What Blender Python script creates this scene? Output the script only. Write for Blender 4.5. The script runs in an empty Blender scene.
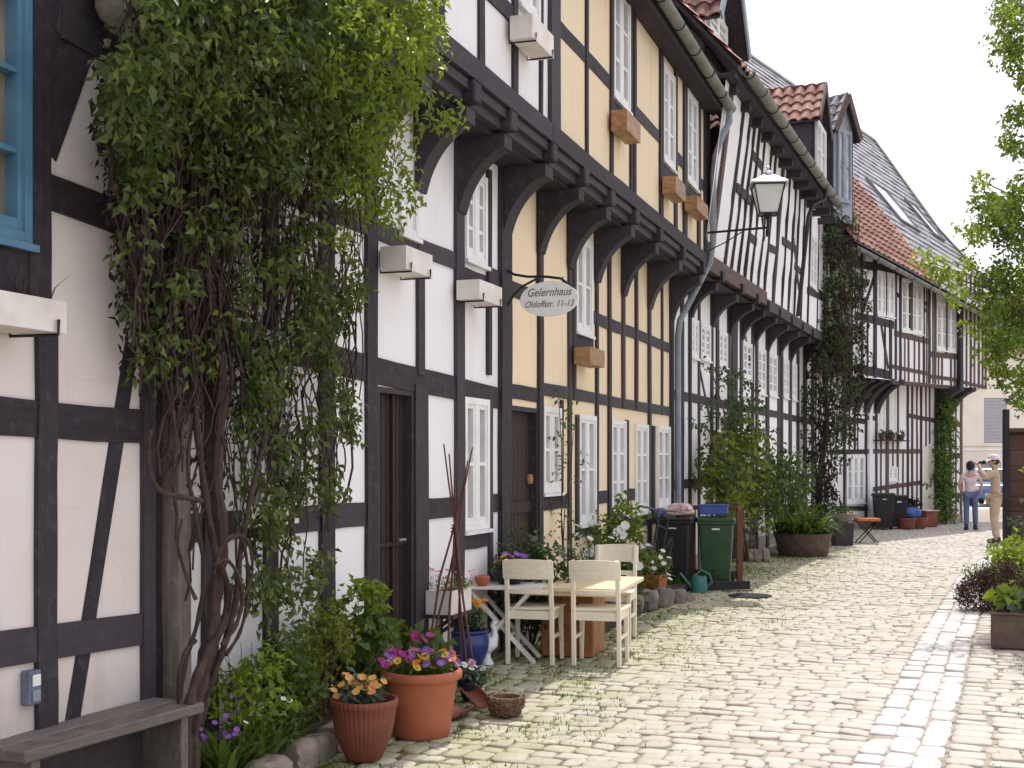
import bpy, bmesh, math, random
import numpy as np
from mathutils import Vector, Matrix, noise

random.seed(7)
rng = np.random.default_rng(7)
scene = bpy.context.scene
COL = scene.collection
R = math.radians
F, HY, CX, CAMZ = 1240.0, 463.0, 512.0, 1.6      # focal length in pixels, horizon row, centre column, eye height


# ------------------------------------------------------------------ measuring helpers
def at(px, py, Y):
    """world point seen at that place of the photo, Y metres away"""
    return Vector(((px - CX) / F * Y, Y, CAMZ + (HY - py) / F * Y))


def ground_at(px, py):
    Y = F * CAMZ / (py - HY)
    return Vector(((px - CX) / F * Y, Y, 0.0))


class Facade:
    """vertical plane: s along the wall, d out of the wall toward the street, z up"""

    def __init__(self, ox, oy, ux, uy):
        l = math.hypot(ux, uy)
        self.o = (ox, oy)
        self.u = (ux / l, uy / l)
        self.n = (self.u[1], -self.u[0])

    def P(self, s, z, d=0.0):
        return Vector((self.o[0] + self.u[0] * s + self.n[0] * d, self.o[1] + self.u[1] * s + self.n[1] * d, z))

    def pix(self, px, py, d=0.0):
        a, b = (px - CX) / F, (HY - py) / F
        t = (self.o[0] * self.n[0] + self.o[1] * self.n[1] + d) / (a * self.n[0] + self.n[1])
        return ((t * a - self.o[0]) * self.u[0] + (t - self.o[1]) * self.u[1], CAMZ + t * b)

    def S(self, px, d=0.0):
        return self.pix(px, HY, d)[0]

    def Zt(self, px, py, d=0.0):
        return self.pix(px, py, d)[1]

    def wp(self, px, py, d=0.0):
        s, z = self.pix(px, py, d)
        return self.P(s, z, d)

    def ang(self):
        return math.atan2(self.u[1], self.u[0])


# ------------------------------------------------------------------ mesh builder
class MB:
    def __init__(self):
        self.v = []
        self.f = []
        self.mi = []

    def add(self, vs, fs, mi=0):
        b = len(self.v)
        self.v.extend([tuple(p) for p in vs])
        self.f.extend([tuple(i + b for i in f) for f in fs])
        self.mi.extend([mi] * len(fs))
        return self

    def hexa(self, p, mi=0):
        """8 corners: 0-3 one face (ring), 4-7 the opposite one"""
        c = sum((Vector(q) for q in p), Vector()) / 8
        fs = [(0, 1, 2, 3), (4, 5, 6, 7), (0, 1, 5, 4), (1, 2, 6, 5), (2, 3, 7, 6), (3, 0, 4, 7)]
        out = []
        for f in fs:
            a, b_, c_ = Vector(p[f[0]]), Vector(p[f[1]]), Vector(p[f[2]])
            nrm = (b_ - a).cross(c_ - a)
            out.append(f if nrm.dot(a - c) > 0 else f[::-1])
        return self.add(p, out, mi)

    def box(self, c, size, rot=0.0, mi=0):
        hx, hy, hz = size[0] / 2, size[1] / 2, size[2] / 2
        m = Matrix.Translation(Vector(c)) @ (rot if isinstance(rot, Matrix) else Matrix.Rotation(rot, 4, 'Z'))
        p = [m @ Vector(q) for q in ((-hx, -hy, -hz), (hx, -hy, -hz), (hx, hy, -hz), (-hx, hy, -hz),
                                     (-hx, -hy, hz), (hx, -hy, hz), (hx, hy, hz), (-hx, hy, hz))]
        return self.hexa(p, mi)

    def wbox(self, W, s0, s1, z0, z1, d0, d1, mi=0):
        p = [W.P(s0, z0, d0), W.P(s1, z0, d0), W.P(s1, z0, d1), W.P(s0, z0, d1),
             W.P(s0, z1, d0), W.P(s1, z1, d0), W.P(s1, z1, d1), W.P(s0, z1, d1)]
        return self.hexa(p, mi)

    def bar(self, a, b, w, h, up=(0, 0, 1), mi=0, w2=None, h2=None):
        a, b = Vector(a), Vector(b)
        t = (b - a).normalized()
        up = Vector(up)
        if abs(t.dot(up)) > 0.98:
            up = Vector((1, 0, 0))
        x = t.cross(up).normalized()
        y = x.cross(t)
        w2 = w if w2 is None else w2
        h2 = h if h2 is None else h2
        p = [a - x * w / 2 - y * h / 2, a + x * w / 2 - y * h / 2, a + x * w / 2 + y * h / 2, a - x * w / 2 + y * h / 2,
             b - x * w2 / 2 - y * h2 / 2, b + x * w2 / 2 - y * h2 / 2, b + x * w2 / 2 + y * h2 / 2, b - x * w2 / 2 + y * h2 / 2]
        return self.hexa(p, mi)

    def tube(self, pts, rad, n=8, caps=True, mi=0):
        pts = [Vector(p) for p in pts]
        if not isinstance(rad, (list, tuple)):
            rad = [rad] * len(pts)
        vs, fs = [], []
        prev = None
        for i, p in enumerate(pts):
            t = (pts[min(i + 1, len(pts) - 1)] - pts[max(i - 1, 0)])
            t = t.normalized() if t.length > 1e-9 else Vector((0, 0, 1))
            if prev is None:
                r = Vector((1, 0, 0)) if abs(t.x) < 0.9 else Vector((0, 1, 0))
            else:
                r = prev
            x = (r - t * r.dot(t))
            x = x.normalized() if x.length > 1e-6 else t.orthogonal().normalized()
            prev = x
            y = t.cross(x)
            for k in range(n):
                a = 2 * math.pi * k / n
                vs.append(p + (x * math.cos(a) + y * math.sin(a)) * rad[i])
        for i in range(len(pts) - 1):
            for k in range(n):
                fs.append((i * n + k, i * n + (k + 1) % n, (i + 1) * n + (k + 1) % n, (i + 1) * n + k))
        if caps:
            fs.append(tuple(range(n))[::-1])
            fs.append(tuple((len(pts) - 1) * n + k for k in range(n)))
        return self.add(vs, fs, mi)

    def lathe(self, prof, c=(0, 0, 0), n=32, flute=0.0, nf=16, mi=0, sx=1.0, sy=1.0):
        """prof: list of (radius, z)"""
        vs, fs = [], []
        for (r, z) in prof:
            for k in range(n):
                a = 2 * math.pi * k / n
                rr = r * (1 + flute * math.cos(nf * a))
                vs.append((c[0] + rr * math.cos(a) * sx, c[1] + rr * math.sin(a) * sy, c[2] + z))
        m = len(prof)
        for i in range(m - 1):
            for k in range(n):
                fs.append((i * n + k, i * n + (k + 1) % n, (i + 1) * n + (k + 1) % n, (i + 1) * n + k))
        if prof[0][0] > 1e-4:
            fs.append(tuple(range(n))[::-1])
        if prof[-1][0] > 1e-4:
            fs.append(tuple((m - 1) * n + k for k in range(n)))
        return self.add(vs, fs, mi)

    def prism(self, poly, thick_vec, mi=0):
        """poly: list of Vectors (planar), extruded by thick_vec"""
        n = len(poly)
        tv = Vector(thick_vec)
        a = [Vector(p) for p in poly]
        b = [p + tv for p in a]
        nrm = Vector()
        for i in range(n):
            nrm += a[i].cross(a[(i + 1) % n])
        flip = nrm.dot(tv) > 0
        fs = [tuple(range(n))[::-1] if flip else tuple(range(n)), tuple(range(n, 2 * n)) if flip else tuple(range(n, 2 * n))[::-1]]
        for i in range(n):
            j = (i + 1) % n
            q = (i, j, n + j, n + i)
            fs.append(q if flip else q[::-1])
        return self.add(a + b, fs, mi)

    def build(self, name, mat, parent=None, smooth=False, bevel=0.0, seg=1, angle=35):
        off = Vector((0, 0, 0))
        p = parent
        while p is not None:
            off += p.location
            p = p.parent
        me = bpy.data.meshes.new(name)
        vv = [(q[0] - off.x, q[1] - off.y, q[2] - off.z) for q in self.v]
        me.from_pydata(vv, [], self.f)
        mats = mat if isinstance(mat, (list, tuple)) else [mat]
        for m in mats:
            me.materials.append(m)
        if len(mats) > 1:
            me.polygons.foreach_set('material_index', self.mi)
        if bevel > 0:
            bm = bmesh.new()
            bm.from_mesh(me)
            bmesh.ops.remove_doubles(bm, verts=bm.verts, dist=1e-5)
            es = [e for e in bm.edges if len(e.link_faces) == 2 and e.calc_face_angle(0) > R(angle)]
            if es:
                bmesh.ops.bevel(bm, geom=es, offset=bevel, segments=seg, profile=0.6, affect='EDGES', clamp_overlap=True)
            bm.to_mesh(me)
            bm.free()
        if smooth:
            me.polygons.foreach_set('use_smooth', [True] * len(me.polygons))
            try:
                me.set_sharp_from_angle(angle=R(40))
            except Exception:
                pass
        me.update()
        o = bpy.data.objects.new(name, me)
        COL.objects.link(o)
        if parent is not None:
            o.parent = parent
        return o


def fast_mesh(name, verts, faces_flat, nper, mat, parent=None, smooth=False):
    """numpy mesh with equal sided faces"""
    off = Vector((0, 0, 0))
    p = parent
    while p is not None:
        off += p.location
        p = p.parent
    verts = np.asarray(verts, dtype=np.float32).reshape(-1, 3) - np.array(off, dtype=np.float32)
    faces_flat = np.asarray(faces_flat, dtype=np.int32).ravel()
    nf = len(faces_flat) // nper
    me = bpy.data.meshes.new(name)
    me.vertices.add(len(verts))
    me.vertices.foreach_set('co', verts.ravel())
    me.loops.add(len(faces_flat))
    me.loops.foreach_set('vertex_index', faces_flat)
    me.polygons.add(nf)
    me.polygons.foreach_set('loop_start', np.arange(nf, dtype=np.int32) * nper)
    me.polygons.foreach_set('loop_total', np.full(nf, nper, dtype=np.int32))
    me.materials.append(mat)
    me.update(calc_edges=True)
    me.validate()
    if smooth:
        me.polygons.foreach_set('use_smooth', [True] * nf)
    o = bpy.data.objects.new(name, me)
    COL.objects.link(o)
    if parent is not None:
        o.parent = parent
    return o


def tag(o, label=None, cat=None, group=None, kind=None):
    if label:
        o['label'] = label
    if cat:
        o['category'] = cat
    if group:
        o['group'] = group
    if kind:
        o['kind'] = kind
    return o


def thing(name, label, cat, loc=(0, 0, 0), rz=0.0, group=None):
    o = bpy.data.objects.new(name, None)
    o.empty_display_size = 0.1
    COL.objects.link(o)
    o.location = loc
    o.rotation_euler = (0, 0, rz)
    return tag(o, label, cat, group)


def dup(root, loc, rz=0.0, label=None, scale=None):
    def rec(o, parent):
        c = o.copy()
        COL.objects.link(c)
        if parent is not None:
            c.parent = parent
        for ch in list(o.children):
            rec(ch, c)
        return c
    r = rec(root, None)
    r.location = loc
    r.rotation_euler = (0, 0, rz)
    if scale:
        r.scale = scale
    if label:
        r['label'] = label
    return r


# ------------------------------------------------------------------ materials
def nt(name):
    m = bpy.data.materials.new(name)
    m.use_nodes = True
    t = m.node_tree
    b = t.nodes['Principled BSDF']
    return m, t, b


def ramp(t, fac, stops):
    r = t.nodes.new('ShaderNodeValToRGB')
    r.color_ramp.elements[0].position = stops[0][0]
    r.color_ramp.elements[0].color = (*stops[0][1], 1)
    r.color_ramp.elements[1].position = stops[-1][0]
    r.color_ramp.elements[1].color = (*stops[-1][1], 1)
    for p, c in stops[1:-1]:
        e = r.color_ramp.elements.new(p)
        e.color = (*c, 1)
    t.links.new(fac, r.inputs['Fac'])
    return r.outputs['Color']


def noise_node(t, vec, scale, detail=4, rough=0.55, dist=0.0):
    n = t.nodes.new('ShaderNodeTexNoise')
    n.inputs['Scale'].default_value = scale
    n.inputs['Detail'].default_value = detail
    n.inputs['Roughness'].default_value = rough
    n.inputs['Distortion'].default_value = dist
    t.links.new(vec, n.inputs['Vector'])
    return n.outputs['Fac']


def coords(t, kind='Object', scale=(1, 1, 1), randomise=False):
    tc = t.nodes.new('ShaderNodeTexCoord')
    mp = t.nodes.new('ShaderNodeMapping')
    mp.inputs['Scale'].default_value = scale
    t.links.new(tc.outputs[kind], mp.inputs['Vector'])
    if randomise:
        oi = t.nodes.new('ShaderNodeObjectInfo')
        mu = t.nodes.new('ShaderNodeMath')
        mu.operation = 'MULTIPLY'
        mu.inputs[1].default_value = 37.0
        t.links.new(oi.outputs['Random'], mu.inputs[0])
        cb = t.nodes.new('ShaderNodeCombineXYZ')
        for k in range(3):
            t.links.new(mu.outputs[0], cb.inputs[k])
        t.links.new(cb.outputs[0], mp.inputs['Location'])
    return mp.outputs['Vector']


def mix(t, a, b, fac, mode='MIX'):
    m = t.nodes.new('ShaderNodeMix')
    m.data_type = 'RGBA'
    m.blend_type = mode
    for sock, val in ((m.inputs[0], fac), (m.inputs[6], a), (m.inputs[7], b)):
        if hasattr(val, 'links'):
            t.links.new(val, sock)
        elif isinstance(val, (int, float)):
            sock.default_value = val
        else:
            sock.default_value = (*val, 1)
    return m.outputs[2]


def bump(t, b, h, strength=0.3, dist=0.01):
    bp = t.nodes.new('ShaderNodeBump')
    bp.inputs['Strength'].default_value = strength
    bp.inputs['Distance'].default_value = dist
    t.links.new(h, bp.inputs['Height'])
    t.links.new(bp.outputs['Normal'], b.inputs['Normal'])


def m_simple(name, c1, c2=None, rough=0.6, scale=8.0, kind='Object', metal=0.0, bstr=0.2, bdist=0.004, stretch=(1, 1, 1), spec=0.4):
    m, t, b = nt(name)
    v = coords(t, kind, stretch, randomise=True)
    n = noise_node(t, v, scale, 5)
    c2 = c2 or tuple(x * 0.75 for x in c1)
    t.links.new(ramp(t, n, [(0.3, c2), (0.7, c1)]), b.inputs['Base Color'])
    b.inputs['Roughness'].default_value = rough
    b.inputs['Metallic'].default_value = metal
    b.inputs['Specular IOR Level'].default_value = spec
    if bstr:
        bump(t, b, n, bstr, bdist)
    return m


def noise_v(t, vec, scale):
    n = t.nodes.new('ShaderNodeTexNoise')
    n.inputs['Scale'].default_value = scale
    n.inputs['Detail'].default_value = 3
    t.links.new(vec, n.inputs['Vector'])
    return n.outputs['Color']


def m_plaster(name, c, stain, streak=0.35):
    m, t, b = nt(name)
    v = coords(t, 'Object')
    vs = coords(t, 'Object', (3.2, 3.2, 0.28))
    n1 = noise_node(t, v, 0.9, 5, 0.6)
    n2 = noise_node(t, vs, 2.2, 5, 0.62)
    n3 = noise_node(t, v, 45, 3, 0.6)
    col = mix(t, c, stain, ramp(t, n1, [(0.45, (0, 0, 0)), (0.85, (0.7, 0.7, 0.7))]))
    col = mix(t, col, tuple(x * 0.72 for x in stain), ramp(t, n2, [(0.56, (0, 0, 0)), (0.86, (streak, streak, streak))]))
    # splash dirt low on the wall and fine hairline cracks
    tc = t.nodes.new('ShaderNodeTexCoord')
    sx = t.nodes.new('ShaderNodeSeparateXYZ')
    t.links.new(tc.outputs['Object'], sx.inputs[0])
    zr = t.nodes.new('ShaderNodeMapRange')
    zr.inputs['From Min'].default_value = 0.1
    zr.inputs['From Max'].default_value = 0.95
    zr.inputs['To Min'].default_value = 1.0
    zr.inputs['To Max'].default_value = 0.0
    t.links.new(sx.outputs['Z'], zr.inputs['Value'])
    n4 = noise_node(t, v, 3.4, 6, 0.7)
    zm = t.nodes.new('ShaderNodeMath')
    zm.operation = 'MULTIPLY'
    t.links.new(zr.outputs['Result'], zm.inputs[0])
    t.links.new(n4, zm.inputs[1])
    col = mix(t, col, tuple(x * 0.55 for x in stain), zm.outputs[0])
    vo = t.nodes.new('ShaderNodeTexVoronoi')
    vo.feature = 'DISTANCE_TO_EDGE'
    vo.inputs['Scale'].default_value = 1.9
    wv = mix(t, v, noise_v(t, v, 2.5), 0.22)
    t.links.new(wv, vo.inputs['Vector'])
    crk = ramp(t, vo.outputs['Distance'], [(0.0, (0.16, 0.16, 0.16)), (0.005, (0, 0, 0))])
    msk = mix(t, crk, (0, 0, 0), ramp(t, n1, [(0.42, (1, 1, 1)), (0.6, (0, 0, 0))]))
    col = mix(t, col, tuple(x * 0.5 for x in stain), msk)
    t.links.new(col, b.inputs['Base Color'])
    b.inputs['Roughness'].default_value = 0.9
    b.inputs['Specular IOR Level'].default_value = 0.2
    bump(t, b, mix(t, n1, n3, 0.3), 0.35, 0.012)
    return m


def m_timber(name, c1, c2, worn=(0.12, 0.11, 0.11)):
    m, t, b = nt(name)
    v = coords(t, 'Generated', (1, 1, 1), randomise=True)
    vo = coords(t, 'Object', (1, 1, 1), randomise=True)
    n1 = noise_node(t, v, 7, 6, 0.65, 0.4)
    n2 = noise_node(t, vo, 14, 5, 0.7)
    col = ramp(t, n1, [(0.3, c1), (0.7, c2)])
    col = mix(t, col, worn, ramp(t, n2, [(0.52, (0, 0, 0)), (0.78, (0.75, 0.75, 0.75))]))
    oi = t.nodes.new('ShaderNodeObjectInfo')
    col = mix(t, col, worn, ramp(t, oi.outputs['Random'], [(0.3, (0, 0, 0)), (1.0, (0.38, 0.38, 0.38))]))
    n5 = noise_node(t, coords(t, 'Generated', (6, 6, 6), True), 9, 4, 0.75)
    col = mix(t, col, tuple(x * 0.3 for x in c1), ramp(t, n5, [(0.60, (0, 0, 0)), (0.70, (0.8, 0.8, 0.8))]))
    t.links.new(col, b.inputs['Base Color'])
    b.inputs['Roughness'].default_value = 0.72
    b.inputs['Specular IOR Level'].default_value = 0.35
    bump(t, b, mix(t, n1, n2, 0.5), 0.6, 0.012)
    return m


def m_leaf(name, stops, rough=0.5, trans=0.35, tcol=None):
    m, t, b = nt(name)
    g = t.nodes.new('ShaderNodeNewGeometry')
    v = coords(t, 'Object')
    n = noise_node(t, v, 2.3, 3)
    mx = t.nodes.new('ShaderNodeMath')
    mx.operation = 'MULTIPLY_ADD'
    mx.inputs[1].default_value = 0.55
    t.links.new(g.outputs['Random Per Island'], mx.inputs[0])
    ml = t.nodes.new('ShaderNodeMath')
    ml.operation = 'MULTIPLY'
    ml.inputs[1].default_value = 0.5
    t.links.new(n, ml.inputs[0])
    t.links.new(ml.outputs[0], mx.inputs[2])
    k = len(stops)
    col = ramp(t, mx.outputs[0], [(0.15 + 0.7 * i / (k - 1), c) for i, c in enumerate(stops)])
    t.links.new(col, b.inputs['Base Color'])
    b.inputs['Roughness'].default_value = rough
    b.inputs['Specular IOR Level'].default_value = 0.35
    if trans > 0:
        tr = t.nodes.new('ShaderNodeBsdfTranslucent')
        tc = mix(t, col, tcol or (0.35, 0.5, 0.05), 0.45)
        t.links.new(tc, tr.inputs['Color'])
        ms = t.nodes.new('ShaderNodeMixShader')
        ms.inputs[0].default_value = trans
        t.links.new(b.outputs[0], ms.inputs[1])
        t.links.new(tr.outputs[0], ms.inputs[2])
        t.links.new(ms.outputs[0], t.nodes['Material Output'].inputs['Surface'])
    return m


def m_glass(name, c1=(0.03, 0.035, 0.045), c2=(0.25, 0.26, 0.27)):
    m, t, b = nt(name)
    v = coords(t, 'Object', (1, 1, 0.5), randomise=True)
    n = noise_node(t, v, 2.6, 2)
    t.links.new(ramp(t, n, [(0.42, c1), (0.66, c2)]), b.inputs['Base Color'])
    b.inputs['Roughness'].default_value = 0.06
    b.inputs['Specular IOR Level'].default_value = 0.7
    n2 = noise_node(t, v, 1.5, 2)
    bump(t, b, n2, 0.08, 0.02)
    return m


M = {}
M['white'] = m_plaster('white_lime_plaster', (0.86, 0.845, 0.85), (0.68, 0.62, 0.58), 0.38)
M['white_old'] = m_plaster('old_white_plaster', (0.76, 0.70, 0.68), (0.60, 0.50, 0.42), 0.85)
M['white_far'] = m_plaster('grey_white_plaster', (0.84, 0.82, 0.835), (0.68, 0.64, 0.63), 0.4)
M['cream'] = m_plaster('cream_plaster', (0.80, 0.72, 0.62), (0.60, 0.52, 0.44), 0.4)
M['yellow'] = m_plaster('yellow_plaster', (0.85, 0.70, 0.49), (0.74, 0.58, 0.40), 0.55)
M['timber'] = m_timber('black_tarred_oak', (0.018, 0.013, 0.018), (0.037, 0.029, 0.038), (0.085, 0.075, 0.085))
M['timber_brown'] = m_timber('brown_oak', (0.060, 0.034, 0.030), (0.12, 0.075, 0.062), (0.17, 0.13, 0.11))
M['timber_grey'] = m_timber('weathered_oak', (0.14, 0.115, 0.095), (0.26, 0.22, 0.18), (0.36, 0.33, 0.29))
M['bench'] = m_timber('bench_wood', (0.085, 0.066, 0.058), (0.17, 0.14, 0.125), (0.26, 0.23, 0.22))
M['door'] = m_timber('brown_door_paint', (0.020, 0.010, 0.010), (0.036, 0.016, 0.015), (0.055, 0.03, 0.026))
M['winwhite'] = m_simple('white_window_paint', (0.84, 0.84, 0.83), (0.74, 0.73, 0.71), 0.45, 6)
M['winblue'] = m_simple('blue_window_paint', (0.11, 0.25, 0.36), (0.07, 0.18, 0.28), 0.45, 6)
M['glass'] = m_glass('window_glass', (0.025, 0.03, 0.037), (0.16, 0.165, 0.17))
M['glass_warm'] = m_glass('curtained_glass', (0.10, 0.085, 0.07), (0.36, 0.29, 0.20))
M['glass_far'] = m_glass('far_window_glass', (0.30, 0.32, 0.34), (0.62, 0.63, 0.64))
M['boxwood'] = m_simple('varnished_box_wood', (0.42, 0.24, 0.10), (0.20, 0.10, 0.045), 0.5, 5, 'Generated')
M['boxwhite'] = m_simple('white_box_paint', (0.82, 0.78, 0.74), (0.60, 0.54, 0.48), 0.55, 5)
M['iron'] = m_simple('black_iron', (0.03, 0.03, 0.035), (0.015, 0.015, 0.018), 0.5, 20, metal=0.3)
M['zinc'] = m_simple('grey_zinc', (0.26, 0.27, 0.27), (0.16, 0.165, 0.16), 0.45, 5, metal=0.6)
M['zinc_old'] = m_simple('weathered_zinc', (0.24, 0.235, 0.20), (0.13, 0.13, 0.105), 0.6, 4, metal=0.2)
M['stone'] = m_simple('rough_edging_stone', (0.36, 0.30, 0.25), (0.20, 0.16, 0.13), 0.9, 9, bstr=0.8, bdist=0.03)
M['stone_far'] = m_simple('edging_boulder', (0.30, 0.26, 0.23), (0.15, 0.125, 0.11), 0.9, 7, bstr=0.8, bdist=0.03)
M['soil'] = m_simple('dark_soil', (0.07, 0.05, 0.035), (0.03, 0.022, 0.016), 0.95, 25, bstr=0.9, bdist=0.02)
M['terra'] = m_simple('terracotta', (0.43, 0.13, 0.062), (0.34, 0.095, 0.045), 0.62, 5)
M['terra_dark'] = m_simple('red_brown_terracotta', (0.23, 0.068, 0.040), (0.13, 0.034, 0.021), 0.5, 5)
M['bluepot'] = m_simple('blue_glaze', (0.03, 0.055, 0.20), (0.015, 0.03, 0.12), 0.18, 6, bstr=0.05)
M['chair'] = m_simple('cream_chair_paint', (0.88, 0.82, 0.66), (0.78, 0.70, 0.54), 0.5, 6, 'Generated')
M['table'] = m_simple('pale_table_top', (0.80, 0.68, 0.45), (0.66, 0.52, 0.32), 0.5, 6, 'Generated')
M['tablebase'] = m_simple('orange_brown_wood', (0.38, 0.16, 0.06), (0.22, 0.085, 0.032), 0.55, 6, 'Generated')
M['whitewood'] = m_simple('white_painted_wood', (0.80, 0.77, 0.74), (0.62, 0.58, 0.54), 0.55, 6, 'Generated')
M['binblack'] = m_simple('black_bin_plastic', (0.022, 0.021, 0.026), (0.014, 0.013, 0.017), 0.42, 6, bstr=0.05)
M['bingreen'] = m_simple('green_bin_plastic', (0.035, 0.085, 0.040), (0.022, 0.058, 0.028), 0.42, 6, bstr=0.05)
M['sticker'] = m_simple('white_sticker', (0.85, 0.85, 0.82), rough=0.5)
M['clothwhite'] = m_simple('white_cloth', (0.78, 0.72, 0.72), (0.45, 0.18, 0.2), 0.85, 14)
M['bluebox'] = m_simple('blue_plastic', (0.06, 0.11, 0.40), (0.04, 0.08, 0.30), 0.4, 5)
M['redwood'] = m_simple('red_brown_wood', (0.20, 0.075, 0.045), (0.11, 0.04, 0.026), 0.65, 6, 'Generated')
M['fence'] = m_timber('dark_red_fence', (0.06, 0.030, 0.025), (0.115, 0.055, 0.045), (0.16, 0.10, 0.08))
M['basket'] = m_simple('woven_twigs', (0.24, 0.145, 0.085), (0.10, 0.055, 0.032), 0.85, 40, bstr=0.9, bdist=0.02)
M['white_ceramic'] = m_simple('white_ceramic', (0.84, 0.84, 0.84), (0.78, 0.78, 0.78), 0.25, 5, bstr=0)
M['teal'] = m_simple('teal_plastic', (0.06, 0.22, 0.19), (0.04, 0.15, 0.13), 0.4, 6)
M['skin'] = m_simple('skin', (0.56, 0.34, 0.25), (0.50, 0.29, 0.21), 0.55, 8, bstr=0.05)
M['hair'] = m_simple('dark_hair', (0.018, 0.014, 0.013), (0.01, 0.008, 0.008), 0.6, 30)
M['pinkshirt'] = m_simple('pale_pink_cloth', (0.72, 0.62, 0.66), (0.56, 0.44, 0.5), 0.9, 9)
M['jeans'] = m_simple('blue_denim', (0.12, 0.17, 0.30), (0.08, 0.11, 0.21), 0.9, 12)
M['beige'] = m_simple('beige_cloth', (0.52, 0.40, 0.29), (0.42, 0.31, 0.22), 0.9, 9)
M['cap'] = m_simple('pale_cap', (0.74, 0.66, 0.68), (0.62, 0.54, 0.56), 0.85, 9)
M['shoe'] = m_simple('dark_shoe', (0.04, 0.035, 0.05), rough=0.6)
M['cameramat'] = m_simple('black_camera', (0.02, 0.02, 0.022), rough=0.4)
M['carpaint'] = m_simple('blue_car_paint', (0.07, 0.14, 0.30), (0.06, 0.12, 0.26), 0.25, 3, bstr=0)
M['carglass'] = m_simple('car_glass', (0.03, 0.035, 0.04), rough=0.08, bstr=0)
M['rubber'] = m_simple('rubber', (0.02, 0.02, 0.02), rough=0.85)
M['lampglass'] = m_simple('milky_lamp_glass', (0.80, 0.80, 0.79), (0.66, 0.67, 0.66), 0.25, 4, bstr=0)
M['lampcap'] = m_simple('pale_lamp_roof', (0.62, 0.60, 0.66), (0.45, 0.44, 0.5), 0.35, 5, metal=0.3)
M['orange'] = m_simple('orange_cushion', (0.60, 0.17, 0.035), (0.46, 0.12, 0.025), 0.8, 8)
M['boxgrey'] = m_simple('grey_blue_box', (0.17, 0.19, 0.27), (0.11, 0.12, 0.18), 0.5, 20)
M['slate_dormer'] = m_simple('dark_slate_cladding', (0.055, 0.05, 0.065), (0.03, 0.028, 0.038), 0.6, 5)
M['greypaint'] = m_simple('grey_blue_paint', (0.30, 0.34, 0.39), (0.2, 0.23, 0.27), 0.55, 5)
M['shutter'] = m_simple('grey_shutter', (0.42, 0.41, 0.44), (0.36, 0.35, 0.38), 0.6, 4)
M['twig'] = m_simple('brown_twig', (0.075, 0.044, 0.036), (0.026, 0.016, 0.015), 0.85, 20)
M['bark'] = m_simple('grey_brown_bark', (0.16, 0.12, 0.095), (0.07, 0.05, 0.04), 0.9, 12, bstr=0.8, bdist=0.02)
M['planter'] = m_simple('rough_brown_planter', (0.15, 0.105, 0.08), (0.085, 0.055, 0.042), 0.85, 9, bstr=0.7, bdist=0.015)
M['cane'] = m_simple('red_brown_cane', (0.16, 0.06, 0.045), (0.09, 0.032, 0.025), 0.7, 9)

M['leaf_vine'] = m_leaf('vine_leaf', [(0.018, 0.030, 0.010), (0.042, 0.066, 0.018), (0.090, 0.122, 0.030), (0.18, 0.205, 0.05)], 0.42, 0.30)
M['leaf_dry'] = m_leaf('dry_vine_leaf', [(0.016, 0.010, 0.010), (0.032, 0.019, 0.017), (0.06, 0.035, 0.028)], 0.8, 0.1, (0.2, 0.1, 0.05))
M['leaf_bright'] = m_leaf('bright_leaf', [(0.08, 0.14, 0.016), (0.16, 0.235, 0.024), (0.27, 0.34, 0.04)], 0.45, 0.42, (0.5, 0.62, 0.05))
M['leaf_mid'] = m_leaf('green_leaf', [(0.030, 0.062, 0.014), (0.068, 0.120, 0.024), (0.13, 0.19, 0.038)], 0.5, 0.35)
M['leaf_dark'] = m_leaf('dark_leaf', [(0.014, 0.030, 0.014), (0.028, 0.055, 0.022), (0.05, 0.085, 0.03)], 0.45, 0.25)
M['leaf_grey'] = m_leaf('grey_green_leaf', [(0.05, 0.075, 0.05), (0.10, 0.14, 0.10), (0.16, 0.21, 0.16)], 0.6, 0.25)
M['leaf_olive'] = m_leaf('olive_leaf', [(0.07, 0.085, 0.015), (0.15, 0.17, 0.025), (0.30, 0.31, 0.045)], 0.5, 0.4)
M['leaf_red'] = m_leaf('dark_red_leaf', [(0.025, 0.014, 0.014), (0.05, 0.026, 0.024), (0.08, 0.045, 0.035)], 0.6, 0.2, (0.2, 0.05, 0.05))
M['grass'] = m_leaf('grass_blade', [(0.05, 0.085, 0.015), (0.10, 0.15, 0.025), (0.17, 0.22, 0.05)], 0.6, 0.35)


def m_petal(name, c, c2=None):
    return m_leaf(name, [c2 or tuple(x * 0.75 for x in c), c, tuple(min(1, x * 1.15) for x in c)], 0.6, 0.35, c)


M['petal_violet'] = m_petal('violet_petal', (0.30, 0.12, 0.52))
M['petal_magenta'] = m_petal('magenta_petal', (0.48, 0.04, 0.26))
M['petal_yellow'] = m_petal('yellow_petal', (0.80, 0.52, 0.05))
M['petal_orange'] = m_petal('orange_petal', (0.80, 0.24, 0.03))
M['petal_white'] = m_petal('white_petal', (0.80, 0.78, 0.78))
M['petal_pink'] = m_petal('pink_petal', (0.75, 0.40, 0.50))
M['petal_peach'] = m_petal('peach_petal', (0.80, 0.45, 0.14))
# ------------------------------------------------------------------ facade helpers
_dk = [0]


def d_off(base):
    _dk[0] = (_dk[0] + 1) % 9
    return base + _dk[0] * 0.0011


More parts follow.
